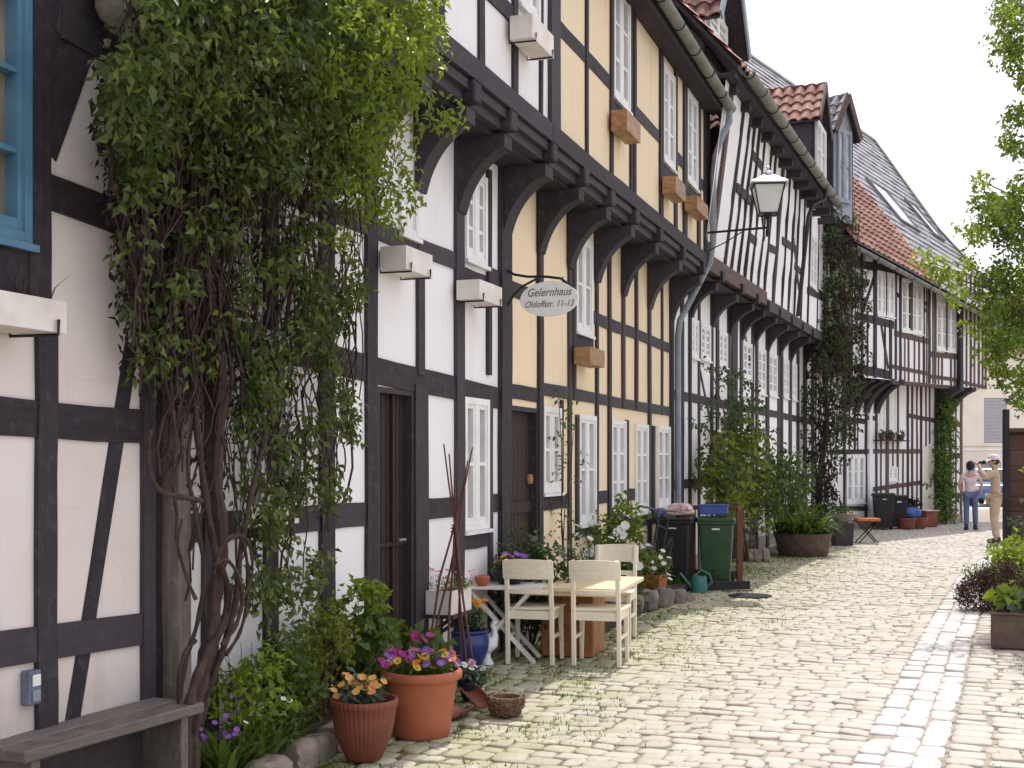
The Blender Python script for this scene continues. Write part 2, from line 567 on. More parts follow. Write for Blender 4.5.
def beam(house, W, a, b, w, name, mat, d=0.018, back=-0.06, w2=None, wob=0.008):
    """hand-hewn timber on a facade between two (s, z) points"""
    a, b = Vector(a), Vector(b)
    L = (b - a).length
    n = max(2, int(L / 0.35) + 1)
    t = (b - a).normalized()
    q = Vector((-t.y, t.x))
    seed = random.random() * 100
    w2 = w if w2 is None else w2
    dd = d_off(d)
    vs, fs = [], []
    for i in range(n + 1):
        f = i / n
        e = 0 if i in (0, n) else 1
        c = a + (b - a) * f + q * (noise.noise((seed, f * L * 0.9, 0)) * wob * 1.5 * e)
        hw = (w + (w2 - w) * f) / 2
        l = hw + noise.noise((seed, f * L * 2.1, 5)) * wob
        r = hw + noise.noise((seed, f * L * 2.1, 9)) * wob
        df = dd + noise.noise((seed, f * L * 1.3, 13)) * 0.004
        for (o, dp) in ((-l, back), (r, back), (r - 0.006, df), (-l + 0.006, df)):
            p = c + q * o
            vs.append(W.P(p.x, p.y, dp))
    for i in range(n):
        for k in range(4):
            k2 = (k + 1) % 4
            fs.append((i * 4 + k, i * 4 + k2, i * 4 + 4 + k2, i * 4 + 4 + k))
    fs.append((0, 3, 2, 1))
    fs.append((n * 4, n * 4 + 1, n * 4 + 2, n * 4 + 3))
    mb = MB().add(vs, fs)
    o = mb.build(name, mat, house)
    bm = bmesh.new()
    bm.from_mesh(o.data)
    bmesh.ops.recalc_face_normals(bm, faces=bm.faces)
    bm.to_mesh(o.data)
    bm.free()
    return o


def post(house, W, x0, x1, yt, yb, d=0.022, mat=None, base=0.0, zt=None, zb=None):
    """x0, x1: edges in the photo; yt, yb rows of its ends"""
    s0, s1 = W.S(x0, base), W.S(x1, base)
    xm = (x0 + x1) / 2
    z1 = W.Zt(xm, yt, base) if zt is None else zt
    z0 = W.Zt(xm, yb, base) if zb is None else zb
    sm = (s0 + s1) / 2
    return beam(house, W, (sm, z0), (sm, z1), abs(s1 - s0), 'post', mat or M['timber'], base + d, base - 0.06)


def rail(house, W, p0, p1, thick, d=0.010, mat=None, base=0.0, name='rail'):
    """p0, p1: places in the photo of the upper edge; thick in metres"""
    a, b = W.pix(p0[0], p0[1], base), W.pix(p1[0], p1[1], base)
    return beam(house, W, (a[0], a[1] - thick / 2), (b[0], b[1] - thick / 2), thick, name, mat or M['timber'], base + d, base - 0.06)


def brace(house, W, p0, p1, w, d=0.006, mat=None, base=0.0):
    return beam(house, W, W.pix(*p0, base), W.pix(*p1, base), w, 'brace', mat or M['timber'], base + d, base - 0.06)


def wall_sheet(W, s0, s1, z0, z1, d, holes, name, mat, house, ztop=None):
    """plaster sheet with window openings; ztop(s) may lower the top edge"""
    ss = sorted({s0, s1, *[min(max(h[0], s0), s1) for h in holes], *[min(max(h[1], s0), s1) for h in holes]})
    zs = sorted({z0, z1, *[min(max(h[2], z0), z1) for h in holes], *[min(max(h[3], z0), z1) for h in holes]})
    mb = MB()
    for i in range(len(ss) - 1):
        for j in range(len(zs) - 1):
            cs, cz = (ss[i] + ss[i + 1]) / 2, (zs[j] + zs[j + 1]) / 2
            if any(h[0] < cs < h[1] and h[2] < cz < h[3] for h in holes):
                continue
            mb.add([W.P(ss[i], zs[j], d), W.P(ss[i + 1], zs[j], d), W.P(ss[i + 1], zs[j + 1], d), W.P(ss[i], zs[j + 1], d)], [(0, 1, 2, 3)])
    # reveals
    for h in holes:
        a = (max(h[0], s0), min(h[1], s1), max(h[2], z0), min(h[3], z1))
        for (p, q) in (((a[0], a[2]), (a[1], a[2])), ((a[1], a[2]), (a[1], a[3])), ((a[1], a[3]), (a[0], a[3])), ((a[0], a[3]), (a[0], a[2]))):
            mb.add([W.P(p[0], p[1], d), W.P(q[0], q[1], d), W.P(q[0], q[1], d - 0.2), W.P(p[0], p[1], d - 0.2)], [(0, 1, 2, 3)])
    return mb.build(name, mat, house)


def window(house, W, h, d=0.0, cols=2, rows=2, mat=None, glass=None, sill=True, fw=0.055, mw=0.028, cw=None, proud=0.028, rec=0.055):
    """h = (s0, s1, z0, z1): window > pane, sill; casements and glazing bars are in the frame"""
    s0, s1, z0, z1 = h
    mat = mat or M['winwhite']
    fm = MB()
    e = 0.002
    a, b = d - 0.05, d + proud
    fm.wbox(W, s0 + e, s0 + fw, z0 + e, z1 - e, a, b)
    fm.wbox(W, s1 - fw, s1 - e, z0 + e, z1 - e, a, b)
    fm.wbox(W, s0 + fw, s1 - fw, z1 - fw, z1 - e, a, b - 0.002)
    fm.wbox(W, s0 + fw, s1 - fw, z0 + e, z0 + fw, a, b - 0.002)
    iw = (s1 - s0 - 2 * fw) / cols
    cwid = cw or 0.045
    for c in range(1, cols):
        x = s0 + fw + iw * c
        fm.wbox(W, x - cwid, x + cwid, z0 + fw, z1 - fw, a, b - 0.006)
    for c in range(cols):
        x0, x1 = s0 + fw + iw * c + (cwid if c else 0), s0 + fw + iw * (c + 1) - (cwid if c < cols - 1 else 0)
        # casement rails
        fm.wbox(W, x0, x0 + 0.03, z0 + fw, z1 - fw, a, b - 0.012)
        fm.wbox(W, x1 - 0.03, x1, z0 + fw, z1 - fw, a, b - 0.012)
        fm.wbox(W, x0 + 0.03, x1 - 0.03, z0 + fw, z0 + fw + 0.05, a, b - 0.013)
        fm.wbox(W, x0 + 0.03, x1 - 0.03, z1 - fw - 0.035, z1 - fw, a, b - 0.013)
        for r in range(1, rows):
            zz = z0 + fw + (z1 - z0 - 2 * fw) * r / rows
            fm.wbox(W, x0 + 0.03, x1 - 0.03, zz - mw / 2, zz + mw / 2, a, b - 0.016)
    f = fm.build('window', mat, house)
    g = MB().wbox(W, s0 + fw * 0.6, s1 - fw * 0.6, z0 + fw * 0.6, z1 - fw * 0.6, d - rec, d - rec + 0.01)
    g.build('pane', glass or M['glass'], f)
    if sill:
        MB().wbox(W, s0 - 0.02, s1 + 0.02, z0 - 0.03, z0 - 0.001, d - 0.02, d + 0.048).build('sill', mat, f)
    return f


def rect_px(W, x0, x1, yt, yb, base=0.0):
    xm = (x0 + x1) / 2
    return (W.S(x0, base), W.S(x1, base), W.Zt(xm, yb, base), W.Zt(xm, yt, base))


def bracket(house, W, s, z_top, z_bot, d_out, w=0.14, mat=None, d0=0.02):
    """curved jetty bracket: quarter-hollow knee between wall and joist"""
    poly = [W.P(s - w / 2, z_top, d0), W.P(s - w / 2, z_top, d_out), W.P(s - w / 2, z_top - 0.10, d_out)]
    n = 9
    for i in range(n + 1):
        f = i / n
        a = f * math.pi / 2
        dd = d0 + 0.035 + (d_out - d0 - 0.055) * (0.42 * (1 - f) + 0.58 * (1 - math.sin(a)))
        zz = z_bot + 0.05 + (z_top - 0.15 - z_bot) * (0.42 * (1 - f) + 0.58 * math.cos(a))
        poly.append(W.P(s - w / 2, zz, dd))
    poly.append(W.P(s - w / 2, z_bot, d0 + 0.02))
    poly.append(W.P(s - w / 2, z_bot, d0))
    mb = MB().prism(poly, W.P(s + w / 2, 0, 0) - W.P(s - w / 2, 0, 0))
    return mb.build('bracket', mat or M['timber'], house)


def house_body(house, W, s0, s1, z1, d, depth=8.0, mat=None, gable=True):
    """end walls and rear wall of a row house"""
    zr = z1 + 4.6
    for s in (s0 + 0.01, s1 - 0.01):
        mb = MB()
        mb.add([W.P(s, -0.05, d - 0.002), W.P(s, z1, d - 0.002), W.P(s, zr, d - depth / 2), W.P(s, z1, d - depth), W.P(s, -0.05, d - depth)], [(0, 1, 2, 3, 4)])
        mb.build('end_wall', mat or M['white_far'], house)
    MB().add([W.P(s0, -0.05, d - depth), W.P(s1, -0.05, d - depth), W.P(s1, z1, d - depth), W.P(s0, z1, d - depth)], [(0, 1, 2, 3)]).build('rear_wall', mat or M['white_far'], house)


def tiled_slope(house, O, A, Bv, La, Lb, mat, name='roof', lim0=None, lim1=None, course=0.30, wave=0.24, amp=0.025, step=0.03, spw=6, jitter=0.006):
    """roof slope in overlapping courses; A along the eave, Bv up the slope; lim(b) give the ends along A"""
    N = A.cross(Bv).normalized()
    if N.z < 0:
        N = -N
    nc = max(1, int(round(Lb / course)))
    cl = Lb / nc
    V, Fc = [], []
    for c in range(nc):
        b0, b1 = c * cl, (c + 1) * cl + 0.05
        bm_ = (c + 0.5) * cl
        a0 = lim0(bm_) if lim0 else 0.0
        a1 = lim1(bm_) if lim1 else La
        if a1 - a0 < 0.15:
            continue
        n = max(2, int((a1 - a0) / wave * spw))
        base = len(V)
        for i in range(n + 1):
            a = a0 + (a1 - a0) * i / n
            ph = (a / wave) % 1.0
            h = amp * (math.sin(2 * math.pi * ph) + 0.25 * math.sin(4 * math.pi * ph + 1)) if amp else 0.0
            k = int(a / wave)
            jj = jitter * (math.sin(k * 12.9898 + c * 78.233) * 43758.5453 % 1.0)
            if not amp:
                h += jj
            p0 = O + A * a + Bv * (b0 - jj * 2)
            p1 = O + A * a + Bv * b1
            V.append(p0 + N * (step + h + 0.012 + jj))
            V.append(p1 + N * (h + 0.004))
            V.append(p0 + N * (step + h - 0.016))
        for i in range(n):
            q = base + i * 3
            Fc.append((q, q + 3, q + 4, q + 1))
            Fc.append((q + 2, q + 5, q + 3, q))
    mb = MB().add(V, Fc)
    return mb.build(name, mat, house, smooth=bool(amp))


def m_tiles(name, stops, scale=4.0, rough=0.75):
    m, t, b = nt(name)
    v = coords(t, 'Object')
    vo = t.nodes.new('ShaderNodeTexVoronoi')
    vo.inputs['Scale'].default_value = scale
    t.links.new(v, vo.inputs['Vector'])
    bw = t.nodes.new('ShaderNodeRGBToBW')
    t.links.new(vo.outputs['Color'], bw.inputs[0])
    n = noise_node(t, v, 1.2, 5)
    a = t.nodes.new('ShaderNodeMath')
    a.operation = 'ADD'
    t.links.new(bw.outputs[0], a.inputs[0])
    t.links.new(n, a.inputs[1])
    h = t.nodes.new('ShaderNodeMath')
    h.operation = 'MULTIPLY'
    h.inputs[1].default_value = 0.5
    t.links.new(a.outputs[0], h.inputs[0])
    k = len(stops)
    t.links.new(ramp(t, h.outputs[0], [(0.25 + 0.5 * i / (k - 1), c) for i, c in enumerate(stops)]), b.inputs['Base Color'])
    b.inputs['Roughness'].default_value = rough
    b.inputs['Specular IOR Level'].default_value = 0.3
    bump(t, b, noise_node(t, v, 30, 3), 0.3, 0.01)
    return m


M['tile_red'] = m_tiles('red_roof_tiles', [(0.14, 0.065, 0.052), (0.26, 0.125, 0.095), (0.40, 0.235, 0.18)])
M['tile_dark'] = m_tiles('dark_red_roof_tiles', [(0.06, 0.03, 0.03), (0.13, 0.06, 0.055), (0.22, 0.11, 0.09)])
M['slate'] = m_tiles('grey_slate', [(0.17, 0.165, 0.185), (0.25, 0.245, 0.27), (0.34, 0.33, 0.35)], 5.0, 0.55)


def pair_roof(house, W, s0, s1, d_eave, z_eave, d_ridge, z_ridge, mat, **kw):
    """front and rear slopes of a row house"""
    A = W.P(1, 0, 0) - W.P(0, 0, 0)
    e0 = W.P(s0, z_eave, d_eave)
    r0 = W.P(s0, z_ridge, d_ridge)
    Bv = (r0 - e0)
    Lb = Bv.length
    o = tiled_slope(house, e0, A, Bv / Lb, s1 - s0, Lb, mat, 'roof', **kw)
    e1 = W.P(s0, z_eave, 2 * d_ridge - d_eave)
    MB().add([e1, e1 + A * (s1 - s0), r0 + A * (s1 - s0), r0], [(0, 1, 2, 3)]).build('rear_roof', mat, house)
    # dark underlay and soffit so that no light leaks through the courses
    mb = MB()
    mb.hexa([e0 - Vector((0, 0, .10)), e0 + A * (s1 - s0) - Vector((0, 0, .10)), r0 + A * (s1 - s0) - Vector((0, 0, .10)), r0 - Vector((0, 0, .10)),
             e0 - Vector((0, 0, .02)), e0 + A * (s1 - s0) - Vector((0, 0, .02)), r0 + A * (s1 - s0) - Vector((0, 0, .02)), r0 - Vector((0, 0, .02))])
    mb.build('roof_boarding', M['timber'], house)
    return o


def gutter(house, a, b, r=0.07, mat=None, joints=0.9):
    """half-round gutter with brackets"""
    a, b = Vector(a), Vector(b)
    t = (b - a).normalized()
    x = t.cross(Vector((0, 0, 1))).normalized()
    up = x.cross(t)
    prof = []
    n = 10
    for i in range(n + 1):
        an = math.pi + math.pi * i / n
        prof.append((math.cos(an) * r, math.sin(an) * r))
    for i in range(n, -1, -1):
        an = math.pi + math.pi * i / n
        prof.append((math.cos(an) * (r - 0.006), math.sin(an) * (r - 0.006)))
    poly = [a + x * p[0] + up * p[1] for p in prof]
    mb = MB().prism(poly, b - a)
    o = mb.build('gutter', mat or M['zinc_old'], house)
    L = (b - a).length
    k = int(L / joints)
    jb = MB()
    for i in range(k + 1):
        c = a + t * (0.1 + i * joints)
        pts = [c + x * math.cos(math.pi + math.pi * j / 8) * (r + 0.006) + up * math.sin(math.pi + math.pi * j / 8) * (r + 0.006) for j in range(9)]
        jb.tube(pts, 0.007, 5)
    jb.build('gutter_strap', M['iron'], o)
    return o


# ================================================================== HOUSE ROW: measured facade planes
SL = 443.0 / 1240.0
A_ = Facade(-3.80, 0.0, SL, 1)
BC = Facade(-3.90, 0.0, SL, 1)
DJ = 0.419                                        # jetty of the upper storeys
Dg = Facade(2.2, 17.1, 0.41, 1)
Du = Facade(2.645, 17.1, 0.41, 1)


class LeaningFacade(Facade):
    """old upper wall that tips out toward the street, most at its near end"""

    def P(self, s, z, d=0.0):
        k = 0.13 * max(0.0, 1 - s / 11.0) if z > 4.41 else 0.0
        return Facade.P(self, s, z, d + k * (min(z, 6.9) - 4.41))


DuL = LeaningFacade(2.645, 17.1, 0.41, 1)
Eg = Facade(7.10, 29.05, 1.2, 1)
Eu = Facade(7.285, 27.85, 0.958, 1)
T = M['timber']

# ------------------------------------------------------------------ house A : dark timbers, blue window
sA1 = A_.S(152)
hA = thing('timber_house', 'half-timbered house with dark weathered timbers, blue window and white ledge above the bench', 'house', A_.P(sA1 - 2, 0, 0))
sA0 = sA1 - 4.2
winA = (A_.S(-70), A_.S(27), A_.Zt(0, 239), A_.Zt(0, -110))
zA = 5.2
wall_sheet(A_, sA0, sA1, -0.05, zA, 0, [winA], 'wall', M['white_old'], hA)
house_body(hA, A_, sA0, sA1, zA, 0, mat=M['white_old'])
pair_roof(hA, A_, sA0, sA1, 0.6, zA, -4, zA + 4.6, M['tile_dark'])
window(hA, A_, winA, 0, 1, 4, M['winblue'], M['glass_warm'], sill=True, fw=0.045, mw=0.022, proud=0.03)
post(hA, A_, 33, 54, 330, 726, zb=0)
post(hA, A_, 24, 48, -80, 330)
post(hA, A_, 139, 152, 0, 706, zb=0, zt=zA)
post(hA, A_, -150, -120, -80, 726, zb=0, zt=zA)
rail(hA, A_, (-600, 343), (140, 408), 0.165)
rail(hA, A_, (-600, 704), (140, 613), 0.155)
rail(hA, A_, (27, 165), (140, 211), 0.16)
rail(hA, A_, (-160, 239), (40, 247), 0.2)
brace(hA, A_, (131, 345), (71, 726), 0.105)
brace(hA, A_, (44, 150), (104, -20), 0.17)
brace(hA, A_, (50, 100), (62, -70), 0.16, d=0.001)
brace(hA, A_, (66, 40), (84, -70), 0.16, d=0.003)
rail(hA, A_, (60, 2), (140, 48), 0.16)
# carved corbel head under the eaves beam
cb = MB()
c0 = A_.wp(114, 5, 0.12)
cb.lathe([(0.02, -0.10), (0.055, -0.07), (0.075, -0.02), (0.07, 0.04), (0.085, 0.07), (0.06, 0.11), (0.085, 0.16), (0.085, 0.30)], c0, 14, 0.12, 5)
cb.box(c0 + Vector((0.07, -0.03, -0.01)), (0.03, 0.03, 0.05), 0.3)
cb.build('carved_corbel', M['timber_grey'], hA, smooth=True)
cbk = MB().wbox(A_, A_.S(98), A_.S(128), c0.z + 0.1, c0.z + 0.5, 0.02, 0.3).build('bracket', T, hA)
tag(hA, None, None, 'half-timbered houses along the left side of the lane')

# ------------------------------------------------------------------ house B : white, with the vine
sB0, sB1 = sA1 + 0.005, BC.S(502)
hB = thing('timber_house', 'white half-timbered house with a brown plank door, partly hidden by the big climbing vine', 'house', BC.P((sB0 + sB1) / 2, 0, 0), group='half-timbered houses along the left side of the lane')
zJ0, zJ1, zEv = 4.14, 4.48, 6.46                  # bottom and top of the jetty zone, top of the upper wall
wB = [rect_px(BC, 462, 487, 398, 530), rect_px(BC, 463.5, 485, 172, 263), rect_px(BC, 398, 416, 150, 236), rect_px(BC, 240, 290, 330, 520)]
dB = (BC.S(376), BC.S(412), -0.05, BC.Zt(394, 389))
wall_sheet(BC, sB0, sB1, -0.05, zJ0 + 0.05, 0, wB + [dB], 'wall', M['white'], hB)
wBu = [rect_px(BC, 517, 538, -75, 14, DJ), rect_px(BC, 443, 470, -180, -75, DJ)]
wall_sheet(BC, sB0, sB1, zJ1 - 0.1, zEv, DJ, wBu, 'upper_wall', M['white'], hB)
house_body(hB, BC, sB0, sB1, zEv, 0)
for h, r in zip(wB, (2, 3, 3, 2)):
    window(hB, BC, h, 0, 2, r)
for h in wBu:
    window(hB, BC, h, DJ, 2, 3)
for (a, b, yt, yb) in ((364, 375, 190, 0), (318, 332, 150, 0), (412, 425.5, 385, 0), (453.5, 462, 170, 0), (487, 491, 398, 0),
                       (262, 276, 100, 0), (200, 216, 100, 0), (153, 170, 100, 0), (415, 422, 240, 375)):
    post(hB, BC, a, b, yt, yb, zb=(0 if yb == 0 else None), zt=(zJ0 if yt < 200 else None))
post(hB, BC, 485.5, 489.5, 170, 375)
rail(hB, BC, (155, 300), (497, 387), 0.19)
for (x0, x1) in ((155, 462), (487, 500)):
    a = BC.pix(x0, 240)[0], BC.pix(x1, 240)[0]
    beam(hB, BC, (a[0], 3.17), (a[1], 3.17), 0.14, 'rail', T, 0.010)
beam(hB, BC, (BC.S(462), 3.10), (BC.S(487), 3.10), 0.13, 'rail', T, 0.010)
for (x0, x1) in ((155, 370), (425, 455), (488, 499)):
    beam(hB, BC, (BC.S(x0), 1.26), (BC.S(x1), 1.26), 0.165, 'rail', T, 0.010)
beam(hB, BC, (BC.S(463), 0.98), (BC.S(488), 0.98), 0.15, 'rail', T, 0.010)
for (x0, x1) in ((155, 376), (412, 500)):
    beam(hB, BC, (BC.S(x0), 0.10), (BC.S(x1), 0.10), 0.2, 'rail', M['stone'], 0.02)
# the plank door, standing back in its frame
dr = MB()
ps0, ps1, pz1 = dB[0] + 0.03, dB[1] - 0.02, dB[3] - 0.02
npl = 7
for i in range(npl):
    a, b = ps0 + (ps1 - ps0) * i / npl, ps0 + (ps1 - ps0) * (i + 1) / npl
    dr.wbox(BC, a + 0.004, b - 0.004, 0.02, pz1, -0.09, -0.05 + random.uniform(-0.003, 0.003))
for (a, b) in ((0, 1), (3, 4)):
    x = ps0 + (ps1 - ps0) * (a + 0.9) / npl
    dr.wbox(BC, x - 0.012, x + 0.012, 0.02, pz1, -0.05, -0.025)
dr.wbox(BC, ps0, ps1, 1.02, 1.05, -0.05, -0.028)
dr.wbox(BC, ps0, ps1, 0.12, 0.2, -0.05, -0.03)
door_o = dr.build('door', M['door'], hB)
hd = MB()
hp = BC.P(ps1 - 0.14, 1.06, -0.03)
hd.tube([hp, hp + Vector((BC.n[0], BC.n[1], 0)) * 0.05, hp + Vector((BC.n[0], BC.n[1], 0)) * 0.05 - Vector((BC.u[0], BC.u[1], 0)) * 0.11], 0.011, 6)
hd.build('handle', M['zinc'], door_o)
MB().wbox(BC, dB[0] - 0.03, dB[1] + 0.03, 0, 0.10, -0.1, 0.12).build('doorstep', M['stone'], hB)
for (x0, x1) in ((dB[0], dB[0] + .03), (dB[1] - .03, dB[1])):
    MB().wbox(BC, x0 - .002, x1 + .002, -0.03, dB[3], -0.19, 0.012).build('door_frame', T, hB)
MB().wbox(BC, dB[0], dB[1], dB[3] - .035, dB[3] + .002, -0.19, 0.011).build('door_frame', T, hB)
# weathered post beside the vine
beam(hB, BC, (BC.S(165), 0), (BC.S(165), 2.62), 0.115, 'post', M['timber_grey'], 0.11, -0.02)
# upper storey of B
for (a, b) in ((434, 441), (477, 483), (511, 516), (538.5, 541), (390, 398), (345, 353)):
    post(hB, BC, a, b, -200, 100, base=DJ, zt=zEv, zb=zJ1 - 0.05)
beam(hB, BC, (BC.S(440, DJ), 5.08), (BC.S(516, DJ), 5.08), 0.15, 'rail', T, DJ + 0.01, DJ - 0.06)
beam(hB, BC, (BC.S(516, DJ), 5.05), (BC.S(540, DJ), 5.05), 0.13, 'rail', T, DJ + 0.01, DJ - 0.06)

# ------------------------------------------------------------------ house C : yellow
sC0, sC1 = sB1 + 0.002, BC.S(672)
hC = thing('timber_house', 'yellow half-timbered house with curved brackets under its jettied upper storey', 'house', BC.P((sC0 + sC1) / 2, 0, 0), group='half-timbered houses along the left side of the lane')
wC = [rect_px(BC, 541.5, 559.5, 407, 493), rect_px(BC, 577.5, 594.5, 415, 524), rect_px(BC, 610, 624.5, 420, 516),
      rect_px(BC, 634.5, 647, 424, 512), rect_px(BC, 656.5, 669, 426, 506), rect_px(BC, 574.5, 591, 237, 334)]
dC = (BC.S(509), BC.S(536.5), -0.05, BC.Zt(522, 407))
wall_sheet(BC, sC0, sC1, -0.05, zJ0 + 0.05, 0, wC + [dC], 'wall', M['yellow'], hC)
wCu = [rect_px(BC, 612, 628.5, -12, 105, DJ), rect_px(BC, 662, 673.5, 70, 166, DJ), rect_px(BC, 686, 696.5, 95, 186, DJ)]
sCu1 = BC.S(705, DJ)
wall_sheet(BC, sC0, sCu1, zJ1 - 0.1, zEv + 0.05, DJ, wCu, 'upper_wall', M['yellow'], hC)
house_body(hC, BC, sC0, sC1, zEv, 0)
for i, h in enumerate(wC):
    window(hC, BC, h, 0, 2, 3 if i in (2, 3, 4) else 2)
for h in wCu:
    window(hC, BC, h, DJ, 2, 3, fw=0.05)
post(hC, BC, 497.5, 508, 0, 0, zb=0, zt=zJ0, d=0.035)
for (a, b, yt, yb) in ((536.5, 541, 0, 0), (559.5, 562, 400, 500), (567, 570.2, 0, 0), (574.7, 577.5, 415, 540), (594.5, 597, 0, 0), (607, 609.8, 0, 0),
                       (624.5, 627, 420, 530), (621, 623.6, 0, 408), (634.2, 636.4, 0, 408), (647.2, 649.6, 0, 0), (651.5, 654, 426, 520), (660.5, 662, 0, 415), (669, 673, 0, 0), (571.7, 574.3, 230, 400)):
    post(hC, BC, a, b, yt, yb, zb=(0 if yb == 0 else None), zt=(zJ0 if yt == 0 else None))
for (x0, x1, z, th) in ((508, 537, 2.23, 0.14), (537, 672, 2.30, 0.13), (508, 534, 3.13, 0.15), (592, 672, 3.17, 0.14), (569, 592, 2.86, 0.16),
                        (541, 567, 1.22, 0.15), (597, 610, 1.22, 0.15), (625, 634, 1.22, 0.15), (575, 597, 0.90, 0.15), (609, 672, 0.88, 0.13)):
    beam(hC, BC, (BC.S(x0), z), (BC.S(x1), z), th, 'rail', T, 0.010)
beam(hC, BC, (BC.S(538), 0.12), (BC.S(672), 0.12), 0.26, 'rail', M['stone'], 0.02)
dr = MB()
ps0, ps1, pz1 = dC[0] + 0.05, dC[1] - 0.02, dC[3] - 0.04
for i in range(6):
    a, b = ps0 + (ps1 - ps0) * i / 6, ps0 + (ps1 - ps0) * (i + 1) / 6
    dr.wbox(BC, a + 0.003, b - 0.003, 0.02, pz1, -0.10, -0.06)
dr.wbox(BC, ps0, ps1, 1.15, 1.25, -0.06, -0.04)
dr.wbox(BC, ps0, ps1, 0.1, 0.28, -0.06, -0.04)
do2 = dr.build('door', M['door'], hC)
hp = BC.P(ps0 + 0.62, 1.45, -0.04)
MB().lathe([(0.0, -0.05), (0.03, -0.04), (0.035, 0.0), (0.03, 0.04), (0.0, 0.05)], hp, 10).build('handle', M['boxwood'], do2)
MB().wbox(BC, dC[0] - 0.03, dC[1] + 0.03, 0, 0.10, -0.1, 0.12).build('doorstep', M['stone'], hC)
for (x0, x1) in ((dC[0], dC[0] + .05), (dC[1] - .03, dC[1])):
    MB().wbox(BC, x0 - .002, x1 + .002, -0.03, dC[3], -0.19, 0.012).build('door_frame', T, hC)
MB().wbox(BC, dC[0], dC[1], dC[3] - .04, dC[3] + .002, -0.19, 0.011).build('door_frame', T, hC)
# jetty: sill beam, moulded fillets, joist heads, brackets (B and C)
for (hh, x0, x1) in ((hB, sB0, sB1), (hC, sC0, sCu1)):
    beam(hh, BC, (x0, zJ1 - 0.075), (x1, zJ1 - 0.075), 0.17, 'jetty_beam', M['timber'], DJ + 0.035, DJ - 0.2)
    mb = MB()
    mb.wbox(BC, x0, x1, 4.245, 4.315, DJ - 0.15, DJ + 0.012)
    mb.wbox(BC, x0, x1, 4.165, 4.243, DJ - 0.15, DJ - 0.035)
    mb.build('fillet_board', M['timber'], hh)
    MB().wbox(BC, x0, x1, zJ0 - 0.01, zJ0 + 0.024, -0.02, DJ - 0.12).build('jetty_soffit', T, hh)
for k, (x, yb) in enumerate(((330, 0), (369, 0), (417, 0), (458, 0), (503, 0), (538.5, 0), (568.5, 0), (595.5, 0), (622.2, 0), (648.4, 0), (670.5, 0))):
    s = BC.S(x)
    hh = hB if s < sB1 - 0.1 else hC
    bracket(hh, BC, s, zJ0 - 0.012, 3.56, DJ + 0.0, 0.17 if k != 4 else 0.21)
    jb = MB().wbox(BC, s - 0.075, s + 0.075, zJ0 + 0.026, 4.318, DJ - 0.3, DJ + 0.055 + 0.002 * (k % 3))
    jb.build('joist_head', T, hh, bevel=0.012)
# upper storey timbers of C
post(hC, BC, 547.5, 557, -200, 200, base=DJ, zt=zEv, zb=zJ1 - 0.02, d=0.03)
for (a, b) in ((584.5, 587), (609.2, 612), (629, 631), (632.5, 634.8), (658.6, 661.8), (673.6, 676), (682.4, 685.6), (696.6, 699), (703.2, 706)):
    post(hC, BC, a, b, -200, 200, base=DJ, zt=zEv + 0.05, zb=zJ1 - 0.02)
for (x0, x1) in ((557, 612), (630, 662), (674, 686), (697, 705)):
    beam(hC, BC, (BC.S(x0, DJ), 5.40), (BC.S(x1, DJ), 5.40), 0.15, 'rail', T, DJ + 0.01, DJ - 0.06)
for h in wCu:
    beam(hC, BC, (h[0], h[2] - 0.10), (h[1], h[2] - 0.10), 0.13, 'rail', T, DJ + 0.01, DJ - 0.06)
# roof of B + C with soffit, gutter and downpipe
for (hh, x0, x1) in ((hB, sB0, sB1 + 0.001), (hC, sC0, sCu1 + 0.05)):
    pair_roof(hh, BC, x0, x1, DJ + 0.30, zEv + 0.10, -3.9, zEv + 5.4, M['tile_dark'])
    MB().wbox(BC, x0, x1, zEv - 0.03, zEv + 0.03, DJ - 0.1, DJ + 0.22).build('soffit', T, hh)
    MB().wbox(BC, x0, x1, zEv - 0.05, zEv + 0.10, DJ + 0.223, DJ + 0.25).build('fascia', T, hh)
MB().wbox(BC, sCu1 - 0.02, sCu1 + 0.004, zJ0, zEv + 0.1, -0.12, DJ - 0.005).build('end_wall', M['white_far'], hC)
g0 = BC.P(sB0, zEv + 0.10, DJ + 0.33)
g1 = BC.P(sCu1 + 0.18, zEv + 0.06, DJ + 0.33)
gm = g0 + (g1 - g0) * ((sC0 - sB0) / (sCu1 + 0.18 - sB0))
gutter(hB, g0, gm - (g1 - g0).normalized() * 0.002, 0.075)
gutter(hC, gm, g1, 0.075)
pe = g1 - Vector((BC.u[0], BC.u[1], 0)) * 0.12
ww = lambda px, py, d: BC.wp(px, py, d)
sp = sCu1 + 0.02
pipe = [pe - Vector((0, 0, 0.05)), pe - Vector((0, 0, 0.22)), BC.P(sp - 0.02, zEv - 0.36, DJ + 0.24), BC.P(sp, zEv - 0.62, DJ + 0.14), BC.P(sp, zEv - 0.9, DJ + 0.11),
        BC.P(sp, zJ1 + 0.18, DJ + 0.11), BC.P(sp, zJ1 - 0.1, DJ + 0.07), BC.P(sC1 - 0.05, 3.55, 0.12), BC.P(sC1 - 0.05, 3.35, 0.095), BC.P(sC1 - 0.05, 2.0, 0.095), BC.P(sC1 - 0.05, 0.2, 0.095)]
MB().tube(pipe, 0.043, 10).build('downpipe', M['greypaint'], hC, smooth=True)

